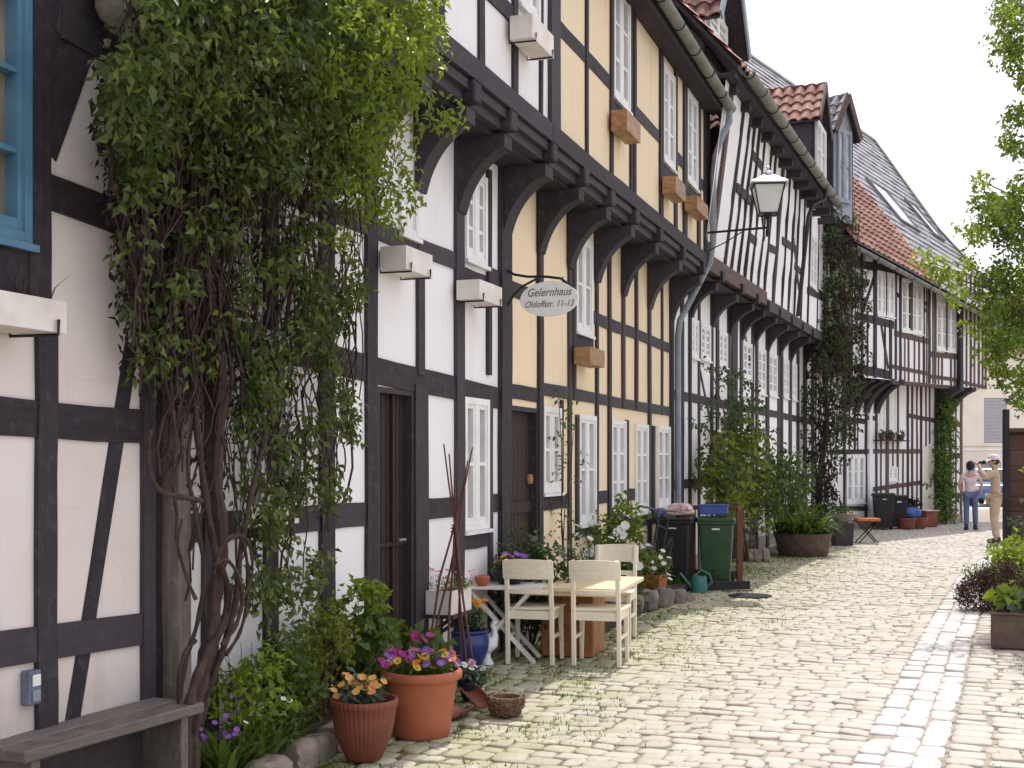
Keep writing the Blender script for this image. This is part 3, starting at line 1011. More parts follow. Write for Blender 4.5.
# ------------------------------------------------------------------ house D : white, leaning close-set studs
sD1 = Dg.S(817)
hD = thing('timber_house', 'white half-timbered house with leaning close-set studs behind the street lamp', 'house', Dg.P(sD1 / 2, 0, 0), group='half-timbered houses along the left side of the lane')
zDj, zDe = 4.41, 6.75
wD = [rect_px(Dg, 690, 697.5, 306, 358), rect_px(Dg, 699.5, 709.5, 309, 360), rect_px(Dg, 718, 726.5, 316, 367), rect_px(Dg, 742, 751, 328, 380), rect_px(Dg, 757, 765, 336, 394), rect_px(Dg, 768, 776.5, 342, 396),
      rect_px(Dg, 782.5, 788, 350, 398), rect_px(Dg, 791, 796, 358, 400), rect_px(Dg, 783, 790, 455, 495), rect_px(Dg, 716, 726, 430, 490)]
wD = [(a, b, c, min(d_, 3.72)) for a, b, c, d_ in wD]
wall_sheet(Dg, -0.05, sD1, -0.05, zDj + 0.1, 0, wD, 'wall', M['white'], hD)
sU1 = Du.S(832)
wDu = [rect_px(Du, 808.5, 815.5, 236, 288), rect_px(Du, 817.5, 825, 243, 291)]
wall_sheet(DuL, -0.02, sU1, zDj, zDe + 0.2, 0, wDu, 'upper_wall', M['white'], hD)
house_body(hD, Dg, 0.0, sD1, zDe, -0.05)
for h in wD:
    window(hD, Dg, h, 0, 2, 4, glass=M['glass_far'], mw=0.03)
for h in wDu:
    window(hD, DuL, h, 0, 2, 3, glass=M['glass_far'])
for (a, b, yt, yb) in ((680, 682.5, 0, 0), (688, 690, 0, 0), (697.5, 699.3, 0, 0), (710, 712.2, 0, 0), (715.5, 718, 0, 0), (727, 729.5, 0, 0), (731, 736.5, 0, 0), (739.5, 741.5, 0, 0), (751, 753, 0, 0), (755, 757, 0, 0),
                       (765.3, 768, 0, 0), (777, 779.5, 0, 0), (780.5, 782.3, 0, 0), (788.3, 791, 0, 0), (796.2, 798.5, 0, 0), (803, 806, 0, 0), (811, 813.5, 0, 0), (815, 817, 0, 0)):
    post(hD, Dg, a, b, yt, yb, zb=0, zt=zDj)
for z, th in ((2.55, 0.14), (1.30, 0.14), (0.13, 0.24)):
    beam(hD, Dg, (0, z), (sD1, z), th, 'rail', T if z > 1 else M['stone'], 0.010)
brace(hD, Dg, (744, 330), (752, 372), 0.1)
brace(hD, Dg, (700, 372), (712, 430), 0.1)
# jetty
beam(hD, Du, (0.0, zDj - 0.02), (Du.S(764), zDj - 0.02), 0.24, 'jetty_beam', M['timber_brown'], 0.05, -0.25)
beam(hD, Du, (Du.S(764), zDj - 0.10), (sU1, zDj - 0.05), 0.2, 'jetty_beam', T, 0.045, -0.25)
MB().add([Dg.P(0, zDj - 0.2, -0.05), Dg.P(sD1, zDj - 0.2, -0.05), Du.P(sU1, zDj - 0.2, 0.0), Du.P(0, zDj - 0.2, 0.0)], [(0, 1, 2, 3)]).build('jetty_soffit', T, hD)
for x in (690, 712, 729, 741, 754, 767, 779, 790, 804, 814):
    s = Dg.S(x)
    bracket(hD, Dg, s, zDj - 0.21, 3.72, 0.40, 0.15)
    MB().wbox(Dg, s - 0.07, s + 0.07, zDj - 0.198, zDj - 0.05, 0.1, 0.50).build('joist_head', T, hD)
# leaning studs of the upper storey
ztop = lambda s: zDe + 0.15
for i, x in enumerate((723.5, 730, 737, 743.5, 750, 757, 763.5, 772.5, 781, 787.5, 793.5, 800, 806.8, 816.4, 826)):
    f = (x - 722) / 104
    s = Du.S(x)
    lean = 0.10 + (0.12 if i % 4 == 1 else -0.05 if i % 4 == 3 else 0.0)
    wd = 0.055 if i % 3 else 0.085
    if i == 7:
        wd, lean = 0.17, 0.1
    beam(hD, DuL, (s, zDj + 0.02), (s + lean, zDe + 0.12), wd, 'post', T, 0.022)
beam(hD, Du, (0.10, zDj - 0.1), (0.10, zDe + 0.1), 0.30, 'post', M['timber_brown'], 0.03, -0.3)
beam(hD, DuL, (0.32, zDj - 0.1), (0.34, zDe + 0.1), 0.16, 'post', M['timber_brown'], 0.035)
for (x0, y0, x1, y1) in ((727, 183, 742, 197), (738, 150, 750, 163), (764, 243, 772, 247), (778, 237, 795, 247), (792, 262, 801, 271), (806, 287, 826, 297), (744, 232, 752, 238)):
    rail(hD, DuL, (x0, y0), (x1, y1), 0.14)
for (x0, y0, x1, y1) in ((752, 190, 760, 240), (790, 240, 798, 290)):
    brace(hD, DuL, (x0, y0), (x1, y1), 0.11)
for h in wDu:
    beam(hD, DuL, (h[0] - 0.1, h[2] - 0.08), (h[1] + 0.1, h[2] - 0.08), 0.13, 'rail', T, 0.012)
# roof, soffit, gutter
sU2 = Du.S(838, 0.57)
pair_roof(hD, Du, -0.1, sU2, 0.50, zDe + 0.28, -4.3, zDe + 5.8, M['tile_red'])
MB().wbox(Du, -0.1, Du.S(838, 0.57), zDe + 0.10, zDe + 0.17, -0.2, 0.46).build('soffit', T, hD)
for i in range(14):
    s = 0.3 + i * (sU1 - 0.3) / 13.5
    MB().wbox(Du, s - 0.06, s + 0.06, zDe - 0.02, zDe + 0.098, 0.0, 0.40).build('rafter_end', T, hD)
gutter(hD, Du.P(0.15, zDe + 0.24, 0.57), Du.P(Du.S(840, 0.57), zDe + 0.20, 0.57), 0.085)
pp = [Du.P(7.6, zDe + 0.12, 0.57), Du.P(7.6, zDe - 0.05, 0.55), Du.P(7.3, zDe - 0.22, 0.36), Du.P(7.2, zDe - 0.45, 0.30), Du.P(7.2, zDj, 0.10)]
MB().tube(pp, 0.04, 8).build('downpipe', M['iron'], hD, smooth=True)


def dormer(house, W, s0, s1, z0, ze, zr, d1, depth, cheek, front, tile, over=0.12, win=True, proud=0.08):
    """gabled dormer: cheeks, front with window, tiled roof with its ridge running back into the slope"""
    sm = (s0 + s1) / 2
    for s in (s0, s1):
        sg = 0.04 if s == s0 else -0.04
        MB().hexa([W.P(s, z0, d1), W.P(s + sg, z0, d1), W.P(s + sg, z0, d1 - depth), W.P(s, z0, d1 - depth),
                   W.P(s, ze, d1), W.P(s + sg, ze, d1), W.P(s + sg, ze, d1 - depth), W.P(s, ze, d1 - depth)]).build('dormer_cheek', cheek, house)
    fr = MB()
    poly = [W.P(s0, z0, d1), W.P(s1, z0, d1), W.P(s1, ze, d1), W.P(sm, zr - 0.05, d1), W.P(s0, ze, d1)]
    fr.prism(poly, -0.05 * Vector((W.n[0], W.n[1], 0)))
    f = fr.build('dormer_front', front, house)
    if win:
        window(house, W, (s0 + 0.14, s1 - 0.14, z0 + 0.42, ze - 0.05), d1 + 0.03, 2, 2, M['greypaint'] if win == 2 else M['winwhite'], M['glass_far'], sill=False, fw=0.05, rec=0.028)
    n3 = Vector((W.n[0], W.n[1], 0))
    for sg, s in ((-1, s0), (1, s1)):
        e = W.P(s + sg * over, ze - over * (zr - ze) / (sm - s0), d1 + over)
        r = W.P(sm, zr, d1 + over)
        Bv = r - e
        tiled_slope(house, e, -n3, Bv.normalized(), depth + over, Bv.length, tile, 'dormer_roof', course=0.30, wave=0.23, amp=0.03, spw=8)
        o = Vector((0, 0, 0.05))
        MB().hexa([e - o, r - o, r - n3 * depth - o, e - n3 * depth - o, e - o * 0.3, r - o * 0.3, r - n3 * depth - o * 0.3, e - n3 * depth - o * 0.3]).build('dormer_boarding', T, house)
        MB().bar(e + n3 * 0.02, r + n3 * 0.02, 0.03, 0.16, (0, 0, 1)).build('bargeboard', M['timber_brown'] if cheek is M['slate_dormer'] else M['greypaint'], house)


s0d, zt_ = Du.pix(814, 114, 0.15)
dormer(hD, Du, s0d, s0d + 1.5, zDe + 0.35, zt_, Du.pix(822, 90, 0.15)[1], 0.15, 3.0, M['slate_dormer'], M['slate_dormer'], M['tile_red'])
dormer(hD, Du, 1.5, 3.0, zDe + 1.0, 8.62, 9.7, -0.35, 3.0, M['white_far'], M['white_far'], M['tile_dark'], over=0.3)

# ------------------------------------------------------------------ house E : end of the lane, slate roof
sE0, sE1 = Eg.S(817), Eg.S(962)
hE = thing('timber_house', 'half-timbered house at the bend under a grey slate roof with skylights', 'house', Eg.P((sE0 + sE1) / 2, 0, 0), group='half-timbered houses along the left side of the lane')
zEj = Eu.Zt(890, 378)
wE = [rect_px(Eg, 877, 885, 386, 432), rect_px(Eg, 888.5, 896, 386, 432), rect_px(Eg, 846, 864.5, 455, 503), rect_px(Eg, 888, 897, 467, 481), rect_px(Eg, 823, 834, 470, 504)]
dE = (Eg.S(923), Eg.S(932.5), 0.0, Eg.Zt(928, 446))
wall_sheet(Eg, sE0 - 0.6, sE1, -0.05, 4.9, 0, wE + [dE], 'wall', M['white_far'], hE)
MB().wbox(Eg, dE[0], dE[1], 0, dE[3], -0.06, -0.02).build('door', M['cream'], hE)
for i, h in enumerate(wE):
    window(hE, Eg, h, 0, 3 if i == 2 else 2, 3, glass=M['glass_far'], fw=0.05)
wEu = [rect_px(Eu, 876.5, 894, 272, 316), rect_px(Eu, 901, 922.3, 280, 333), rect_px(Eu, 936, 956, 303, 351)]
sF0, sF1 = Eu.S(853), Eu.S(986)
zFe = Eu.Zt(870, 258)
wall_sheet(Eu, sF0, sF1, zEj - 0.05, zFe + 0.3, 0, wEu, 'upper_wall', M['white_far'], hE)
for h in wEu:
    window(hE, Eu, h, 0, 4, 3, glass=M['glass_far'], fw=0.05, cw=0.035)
TB = M['timber_brown']
for (a, b, yt, yb, m_) in ((860.6, 862.5, 255, 362, T), (873, 876, 255, 364, T), (885, 886, 268, 318, T), (894.5, 896.5, 262, 372, T), (899, 901, 268, 378, T), (910, 912.3, 275, 336, TB), (922.5, 924.3, 275, 376, T), (928, 930, 280, 380, T),
                           (934, 935.6, 285, 380, TB), (945, 947, 300, 354, TB), (956.8, 962.5, 286, 386, T), (969.5, 971, 296, 390, TB), (977.5, 979.3, 300, 392, TB), (984.5, 986, 305, 394, T), (889, 891.5, 320, 372, T), (907.5, 908.8, 336, 374, TB), (918, 919.3, 338, 376, TB), (941, 942.2, 355, 380, TB), (950, 951.2, 356, 382, TB), (866.5, 867.6, 312, 364, T), (884, 885, 322, 370, T), (904, 905, 336, 375, TB), (913.5, 914.6, 337, 376, TB), (926, 927, 300, 378, TB), (932, 933, 300, 378, TB), (937.5, 938.6, 354, 380, TB), (953.5, 954.6, 354, 383, TB), (965.5, 966.6, 300, 388, TB), (973.5, 974.6, 300, 390, TB), (981.5, 982.6, 300, 392, TB)):
    post(hE, Eu, a, b, yt, yb, mat=m_, zt=(zFe + .2 if yt <= 300 else None), zb=(zEj - .03 if yb >= 362 else None))
rail(hE, Eu, (855, 311), (894, 321), 0.2)
rail(hE, Eu, (894, 330), (930, 339), 0.15, mat=TB)
rail(hE, Eu, (930, 351), (957, 354), 0.15, mat=TB)
rail(hE, Eu, (854, 363), (892, 371), 0.22)
rail(hE, Eu, (892, 364), (929, 372), 0.11, mat=TB)
rail(hE, Eu, (929, 374), (957, 378), 0.11, mat=TB)
rail(hE, Eu, (962, 380), (986, 386), 0.10, mat=TB)
rail(hE, Eu, (892, 380), (957, 386), 0.10, mat=TB)
rail(hE, Eu, (853, 258), (900, 268), 0.2)
rail(hE, Eu, (900, 270), (986, 300), 0.16)
for (x0, y0, x1, y1) in ((874, 277, 863, 311), (880.5, 320, 888, 369), (896, 293, 899, 296), (924, 303, 929, 305)):
    brace(hE, Eu, (x0, y0), (x1, y1), 0.12)
for x in (867, 903, 914, 926, 938, 953, 968, 981):
    y = 300 + (x - 903) * 0.3
    rail(hE, Eu, (x - 4, y), (x + 4, y + 1.5), 0.12, mat=TB) if x in (926, 968, 981) else None
# ground storey of E
for (a, b, yt, yb, m_) in ((843, 845, 0, 0, T), (853.5, 855.3, 380, 450, T), (864.5, 867, 0, 0, T), (868.5, 872, 380, 530, M['white_far']), (875, 876.8, 0, 0, T), (885.3, 888.3, 0, 0, TB), (896.5, 898.3, 0, 0, TB), (906.5, 908.3, 0, 0, T),
                           (911, 912.6, 0, 0, TB), (919.8, 921.5, 0, 0, T), (934, 938, 0, 0, TB), (928.5, 930, 380, 444, TB), (948.8, 951, 0, 0, TB), (959.8, 962, 0, 0, TB), (902, 903.2, 450, 520, TB), (880, 881, 432, 530, TB), (892, 893, 432, 466, TB), (916, 917, 385, 520, TB), (925, 926, 385, 446, TB), (955, 956.2, 385, 525, TB), (857, 858, 380, 450, T), (848.5, 849.5, 380, 450, T)):
    post(hE, Eg, a, b, yt, yb, mat=m_, zb=(0 if yb == 0 else None), zt=(zEj + 0.5 if yt == 0 else None))
for (x0, y0, x1, y1, th) in ((836, 415, 866, 419, 0.14), (866, 415, 876, 416, 0.12), (908, 413, 937, 419, 0.12), (836, 449, 866, 449, 0.12), (866, 449, 922, 449, 0.12), (872, 487, 922, 480, 0.12), (836, 506, 868, 506, 0.12), (949, 420, 961, 422, 0.15), (949, 452, 961, 453, 0.15), (949, 492, 961, 493, 0.15)):
    rail(hE, Eg, (x0, y0), (x1, y1), th, mat=T if x1 < 900 else TB)
beam(hE, Eg, (sE0 - 0.3, 0.12), (sE1, 0.12), 0.24, 'rail', M['stone'], 0.02)
# jetty soffit and brackets
a0, a1 = Eg.P(sE0 - 0.3, 0, -0.05), Eg.P(sE1, 0, -0.05)
b0, b1 = Eu.P(sF0, 0, 0), Eu.P(sF1, 0, 0)
zb_ = zEj - 0.06
MB().add([(a0.x, a0.y, zb_ + .1), (a1.x, a1.y, zb_), (b1.x, b1.y, zb_), (b0.x, b0.y, zb_ + .1)], [(0, 1, 2, 3)]).build('jetty_soffit', M['cream'], hE)
for x in (846, 856, 866, 876):
    bracket(hE, Eg, Eg.S(x), zb_ + 0.05, zb_ - 0.75, 0.75, 0.2)
for x in (938, 950):
    bracket(hE, Eg, Eg.S(x), zb_ - 0.01, zb_ - 0.7, 0.7, 0.2)
eb = MB()
for s in (sE0 - 0.6, sE1 - 0.01):
    eb.add([Eg.P(s, -0.05, -0.01), Eg.P(s, 6.5, -0.01), Eg.P(s, 6.5, -8), Eg.P(s, -0.05, -8)], [(0, 1, 2, 3)])
eb.build('end_wall', M['white_far'], hE)
MB().add([Eu.P(sF1 - 0.005, zEj, -0.005), Eu.P(sF1 - 0.005, zFe + 0.2, -0.005), Eu.P(sF1 - 0.005, zFe + 0.2, -7), Eu.P(sF1 - 0.005, zEj, -7)], [(0, 1, 2, 3)]).build('end_wall', M['white_far'], hE)
# roof plane of E
eO = Eu.P(sF0 - 0.6, Eu.Zt(843, 240, 0.5), 0.5)
eA = (Eu.P(1, 0, 0) - Eu.P(0, 0, 0))
eZ2 = Eu.Zt(975, 312, 0.5)
La_ = Eu.S(989, 0.5) - (sF0 - 0.6)
eA = (eA * La_ + Vector((0, 0, eZ2 - eO.z)) * 1.0).normalized()
eN2 = Vector((-Eu.n[0], -Eu.n[1], 0))
pitch = R(51)
eB = (eN2 * math.cos(pitch) + Vector((0, 0, math.sin(pitch))))
eB = (eB - eA * eB.dot(eA)).normalized()
eNn = eA.cross(eB).normalized()
if eNn.z < 0:
    eNn = -eNn


def on_roof(px, py, h=0.0):
    dr_ = Vector(((px - CX) / F, 1, (HY - py) / F))
    c_ = Vector((0, 0, CAMZ))
    t_ = ((eO + eNn * h) - c_).dot(eNn) / dr_.dot(eNn)
    p_ = c_ + dr_ * t_ - eO
    return p_.dot(eA), p_.dot(eB)


def roof_pt(a, b, h=0.0):
    return eO + eA * a + eB * b + eNn * h


tR = on_roof(873, 141)
bR = on_roof(989, 281)
tL = on_roof(846, 133)
Lb_ = tR[1]
mR = on_roof(937, 230)
lim = lambda b: float(np.interp(b, [0, mR[1], Lb_], [bR[0], mR[0], tR[0]]))
tiled_slope(hE, eO, eA, eB, La_, Lb_, M['slate'], 'roof', lim0=lambda b: -0.3, lim1=lim, course=0.36, wave=0.26, amp=0.0, step=0.018, jitter=0.010)
r1 = on_roof(920, 263)
r2 = on_roof(851, 176)
tiled_slope(hE, eO + eNn * 0.03, eA, eB, La_, r2[1], M['tile_red'], 'roof', lim0=lambda b: -0.3, lim1=lambda b: min(bR[0], r1[0] + (r2[0] - r1[0]) * ((b - r1[1]) / (r2[1] - r1[1]))), course=0.32, wave=0.24, amp=0.02)
rb = MB()
q = [roof_pt(-0.3, 0, -0.06), roof_pt(bR[0], 0, -0.06), roof_pt(mR[0], mR[1], -0.06), roof_pt(tR[0], Lb_, -0.06), roof_pt(-0.3, Lb_, -0.06)]
rb.prism(q, -eNn * 0.08)
rb.build('roof_boarding', T, hE)
MB().bar(roof_pt(bR[0], 0, 0.02), roof_pt(mR[0], mR[1], 0.02), 0.16, 0.12, eNn).bar(roof_pt(mR[0], mR[1], 0.021), roof_pt(tR[0], Lb_, 0.021), 0.16, 0.12, eNn).build('verge', M['zinc_old'], hE)
MB().bar(roof_pt(-0.3, Lb_, 0.02), roof_pt(tR[0], Lb_, 0.02), 0.2, 0.12, eNn).build('ridge', M['slate'], hE)
# rear slope
kk = eN2 * (Lb_ * math.cos(pitch))
MB().add([roof_pt(-0.3, Lb_, -0.02), roof_pt(tR[0], Lb_, -0.02), roof_pt(bR[0], 0, 0) + 2 * kk, roof_pt(-0.3, 0, 0) + 2 * kk], [(0, 1, 2, 3)]).build('rear_roof', M['slate'], hE)
MB().add([roof_pt(tR[0], Lb_, -0.02), roof_pt(mR[0], mR[1], -0.02), roof_pt(bR[0], 0, -0.02), roof_pt(bR[0], 0, 0) + 2 * kk], [(0, 1, 2, 3)]).build('end_wall', M['white_far'], hE)
gutter(hE, roof_pt(-0.2, -0.06, -0.06), roof_pt(bR[0] - 0.1, -0.06, -0.06), 0.075, M['zinc'])
for quad in (((871, 186), (884, 189), (910, 226), (901, 226)), ((907, 204), (914, 206), (938, 238), (933, 238))):
    pr = [on_roof(*p_) for p_ in quad]
    a0_, a1_ = min(p_[0] for p_ in pr), max(p_[0] for p_ in pr)
    a0_, a1_ = (pr[0][0] + pr[3][0]) / 2, (pr[1][0] + pr[2][0]) / 2
    b1_, b0_ = (pr[0][1] + pr[1][1]) / 2, (pr[2][1] + pr[3][1]) / 2
    if a1_ - a0_ < 0.4:
        a1_ = a0_ + 0.55
    fb = MB()
    for (x0, x1, y0, y1) in ((a0_, a0_ + .06, b0_, b1_), (a1_ - .06, a1_, b0_, b1_), (a0_ + .06, a1_ - .06, b0_, b0_ + .06), (a0_ + .06, a1_ - .06, b1_ - .06, b1_)):
        fb.hexa([roof_pt(x0, y0, 0), roof_pt(x1, y0, 0), roof_pt(x1, y1, 0), roof_pt(x0, y1, 0), roof_pt(x0, y0, .1), roof_pt(x1, y0, .1), roof_pt(x1, y1, .1), roof_pt(x0, y1, .1)])
    so = fb.build('skylight', M['zinc'], hE)
    MB().hexa([roof_pt(a0_ + .06, b0_ + .06, .05), roof_pt(a1_ - .06, b0_ + .06, .05), roof_pt(a1_ - .06, b1_ - .06, .05), roof_pt(a0_ + .06, b1_ - .06, .05),
               roof_pt(a0_ + .06, b0_ + .06, .07), roof_pt(a1_ - .06, b0_ + .06, .07), roof_pt(a1_ - .06, b1_ - .06, .07), roof_pt(a0_ + .06, b1_ - .06, .07)]).build('pane', M['glass_far'], so)
sd = Eu.S(833, 0.3)
sd1 = Eu.S(853, 0.3)
dormer(hE, Eu, sd, sd1, Eu.Zt(843, 222, 0.3), Eu.Zt(843, 128, 0.3), Eu.Zt(843, 96, 0.3), 0.3, 3.0, M['slate_dormer'], M['greypaint'], M['slate'], win=2)

# downpipe at the corner of E
dp = [Eu.wp(959, 300, 0.1), Eu.wp(959.5, 380, 0.1), Eu.wp(957, 392, 0.0), Eg.wp(943, 402, 0.15), Eg.wp(941, 412, 0.12), Eg.P(Eg.S(941), 0.1, 0.12)]
MB().tube(dp, 0.06, 8).build('downpipe', M['iron'], hE, smooth=True)
# ================================================================== GROUND, STREET, GUTTER
GP = np.array([(-0.93, 0.0), (1.763, 6.505), (2.66, 8.70), (3.914, 11.81), (6.315, 17.56), (8.95, 23.07), (10.9, 27.6), (13.7, 33.5), (17.5, 41.0)])


def gut(t):
    """left edge of the gutter at distance t (m ahead)"""
    return np.interp(t, GP[:, 1], GP[:, 0])


def gut_dir(t):
    d = (gut(t + 1.5) - gut(t - 1.5)) / 3.0
    l = np.sqrt(1 + d * d)
    return d / l, 1 / l


def lane(t, q):
    """q metres to the left of the gutter"""
    dx, dy = gut_dir(t)
    return gut(t) - q * dy, t + q * dx


def wall_mask(t):
    """(shader) 1 near the house row, 0 out in the lane"""
    tc = t.nodes.new('ShaderNodeTexCoord')
    vm = t.nodes.new('ShaderNodeVectorMath')
    vm.operation = 'DOT_PRODUCT'
    vm.inputs[1].default_value = (BC.n[0], BC.n[1], 0)
    t.links.new(tc.outputs['Object'], vm.inputs[0])
    mr = t.nodes.new('ShaderNodeMapRange')
    off = -3.90 * BC.n[0]
    mr.inputs['From Min'].default_value = off + 0.3
    mr.inputs['From Max'].default_value = off + 2.7
    mr.inputs['To Min'].default_value = 1.0
    mr.inputs['To Max'].default_value = 0.0
    t.links.new(vm.outputs['Value'], mr.inputs['Value'])
    vd = t.nodes.new('ShaderNodeVectorMath')
    vd.operation = 'DOT_PRODUCT'
    vd.inputs[1].default_value = (Dg.n[0], Dg.n[1], 0)
    t.links.new(tc.outputs['Object'], vd.inputs[0])
    m2 = t.nodes.new('ShaderNodeMapRange')
    of2 = Dg.o[0] * Dg.n[0] + Dg.o[1] * Dg.n[1]
    m2.inputs['From Min'].default_value = of2 + 0.3
    m2.inputs['From Max'].default_value = of2 + 1.9
    m2.inputs['To Min'].default_value = 1.0
    m2.inputs['To Max'].default_value = 0.0
    t.links.new(vd.outputs['Value'], m2.inputs['Value'])
    mm = t.nodes.new('ShaderNodeMath')
    mm.operation = 'MINIMUM'
    t.links.new(mr.outputs['Result'], mm.inputs[0])
    t.links.new(m2.outputs['Result'], mm.inputs[1])
    mx = t.nodes.new('ShaderNodeMath')
    mx.operation = 'MAXIMUM'
    t.links.new(mr.outputs['Result'], mx.inputs[0])
    t.links.new(m2.outputs['Result'], mx.inputs[1])
    return mx.outputs[0], tc.outputs['Object']


def m_stone_street(name, stops, moss=0.5):
    m, t, b = nt(name)
    g = t.nodes.new('ShaderNodeNewGeometry')
    mask, v = wall_mask(t)
    n = noise_node(t, v, 26, 4, 0.65)
    n0 = noise_node(t, v, 0.55, 4, 0.6)
    k = len(stops)
    ad = t.nodes.new('ShaderNodeMath')
    ad.operation = 'MULTIPLY_ADD'
    ad.inputs[1].default_value = 0.5
    t.links.new(g.outputs['Random Per Island'], ad.inputs[0])
    h2 = t.nodes.new('ShaderNodeMath')
    h2.operation = 'MULTIPLY'
    h2.inputs[1].default_value = 0.5
    t.links.new(n0, h2.inputs[0])
    t.links.new(h2.outputs[0], ad.inputs[2])
    col = ramp(t, ad.outputs[0], [(0.15 + 0.7 * i / (k - 1), c) for i, c in enumerate(stops)])
    col = mix(t, col, tuple(x * 0.6 for x in stops[0]), ramp(t, n, [(0.48, (0, 0, 0)), (0.8, (0.4, 0.4, 0.4))]))
    if moss:
        n2 = noise_node(t, v, 3.1, 5, 0.7)
        mm = t.nodes.new('ShaderNodeMath')
        mm.operation = 'MULTIPLY'
        t.links.new(mask, mm.inputs[0])
        t.links.new(ramp(t, n2, [(0.30, (0, 0, 0)), (0.66, (moss, moss, moss))]), mm.inputs[1])
        col = mix(t, col, (0.235, 0.25, 0.055), mm.outputs[0])
    t.links.new(col, b.inputs['Base Color'])
    b.inputs['Roughness'].default_value = 0.8
    b.inputs['Specular IOR Level'].default_value = 0.3
    bump(t, b, n, 0.5, 0.008)
    return m


M['cobble'] = m_stone_street('pale_cobble', [(0.41, 0.37, 0.32), (0.465, 0.42, 0.37), (0.52, 0.475, 0.42), (0.48, 0.425, 0.38)], 0.95)
M['gutterstone'] = m_stone_street('pale_gutter_block', [(0.48, 0.445, 0.43), (0.56, 0.525, 0.51), (0.63, 0.595, 0.58)], 0)


def m_ground():
    m, t, b = nt('joint_sand_and_moss')
    mask, v = wall_mask(t)
    n1 = noise_node(t, v, 6, 5, 0.7)
    n2 = noise_node(t, v, 1.1, 4, 0.6)
    n3 = noise_node(t, v, 40, 3, 0.7)
    sand = ramp(t, noise_node(t, v, 13, 4, 0.7), [(0.36, (0.08, 0.065, 0.055)), (0.50, (0.36, 0.315, 0.26))])
    green = ramp(t, n1, [(0.3, (0.055, 0.06, 0.018)), (0.7, (0.20, 0.20, 0.06))])
    a = t.nodes.new('ShaderNodeMath')
    a.operation = 'MULTIPLY'
    t.links.new(mask, a.inputs[0])
    a.inputs[1].default_value = 1.1
    f = t.nodes.new('ShaderNodeMath')
    f.operation = 'ADD'
    f.use_clamp = True
    t.links.new(a.outputs[0], f.inputs[0])
    t.links.new(ramp(t, n2, [(0.52, (0, 0, 0)), (0.75, (0.55, 0.55, 0.55))]), f.inputs[1])
    t.links.new(mix(t, sand, green, f.outputs[0]), b.inputs['Base Color'])
    b.inputs['Roughness'].default_value = 0.95
    bump(t, b, n3, 0.7, 0.02)
    return m


M['ground'] = m_ground()
gb = MB()
gb.add([(-400, -60, -0.016), (400, -60, -0.016), (400, 900, -0.016), (-400, 900, -0.016)], [(0, 1, 2, 3)])
gr = gb.build('ground', M['ground'])
tag(gr, 'sandy mossy ground between and around the paving stones', kind='structure')


def stones(name, rows, mat, label, dome=0.004, zvar=0.003, cut=(0.04, 0.26)):
    """rows: list of lists of (corner quad as 4x2 array); every stone is an eight-sided worn block"""
    V, F4, nv = [], [], 0
    quads = np.array(rows, dtype=np.float64)              # n,4,2
    n = len(quads)
    c = quads.mean(axis=1, keepdims=True)
    # eight outline points: points near the corners along both edges
    out = []
    for k in range(4):
        a, b_, p = quads[:, k], quads[:, (k + 1) % 4], quads[:, (k - 1) % 4]
        fr = rng.uniform(cut[0], cut[1], (n, 1))
        out.append(a + (p - a) * fr)
        fr = rng.uniform(cut[0], cut[1], (n, 1))
        out.append(a + (b_ - a) * fr)
    ring = np.stack(out, axis=1)                           # n,8,2
    ring = ring + rng.normal(0, 0.0035, ring.shape)
    zt = rng.normal(0, zvar, (n, 1)) - 0.004
    tilt = rng.normal(0, 0.022, (n, 2))
    def lay(scale, dz):
        xy = c + (ring - c) * scale
        z = zt + dz + ((xy - c) * tilt[:, None, :]).sum(-1)
        return np.concatenate([xy, z[..., None]], axis=-1)
    r0 = lay(1.0, -0.035)
    r1 = lay(0.985, -0.008)
    r2 = lay(0.91, -0.0015)
    r3 = lay(0.52, dome * 0.35)
    verts = np.concatenate([r0, r1, r2, r3], axis=1)       # n,32,3
    base = (np.arange(n) * 32)[:, None, None]
    fs = []
    for l in range(3):
        for k in range(8):
            k2 = (k + 1) % 8
            fs.append((l * 8 + k, l * 8 + k2, l * 8 + 8 + k2, l * 8 + 8 + k))
    for (a, b_, c_, d_) in ((0, 1, 2, 7), (2, 3, 4, 5), (2, 5, 6, 7)):
        fs.append((24 + a, 24 + b_, 24 + c_, 24 + d_))
    fs = np.array(fs)[None]
    faces = (fs + base).reshape(-1, 4)
    o = fast_mesh(name, verts.reshape(-1, 3), faces, 4, mat, smooth=False)
    # consistent upward normals
    me = o.data
    if me.polygons[24].normal.z < 0:
        me.flip_normals()
    tag(o, label, kind='structure')
    return o


def wall_q(t):
    """how far left of the gutter the house row stands at t (approx)"""
    # walk q until the point is behind the facades
    q = 0.0
    while q < 14:
        x, y = lane(t, q)
        db = (x - BC.o[0]) * BC.n[0] + (y - BC.o[1]) * BC.n[1]
        dd = (x - Dg.o[0]) * Dg.n[0] + (y - Dg.o[1]) * Dg.n[1]
        de = (x - Eg.o[0]) * Eg.n[0] + (y - Eg.o[1]) * Eg.n[1]
        inside = db < 0.0 if y < 17.1 else (dd < 0.0 if y < 29.0 else de < 0)
        if inside:
            return q
        q += 0.1
    return q


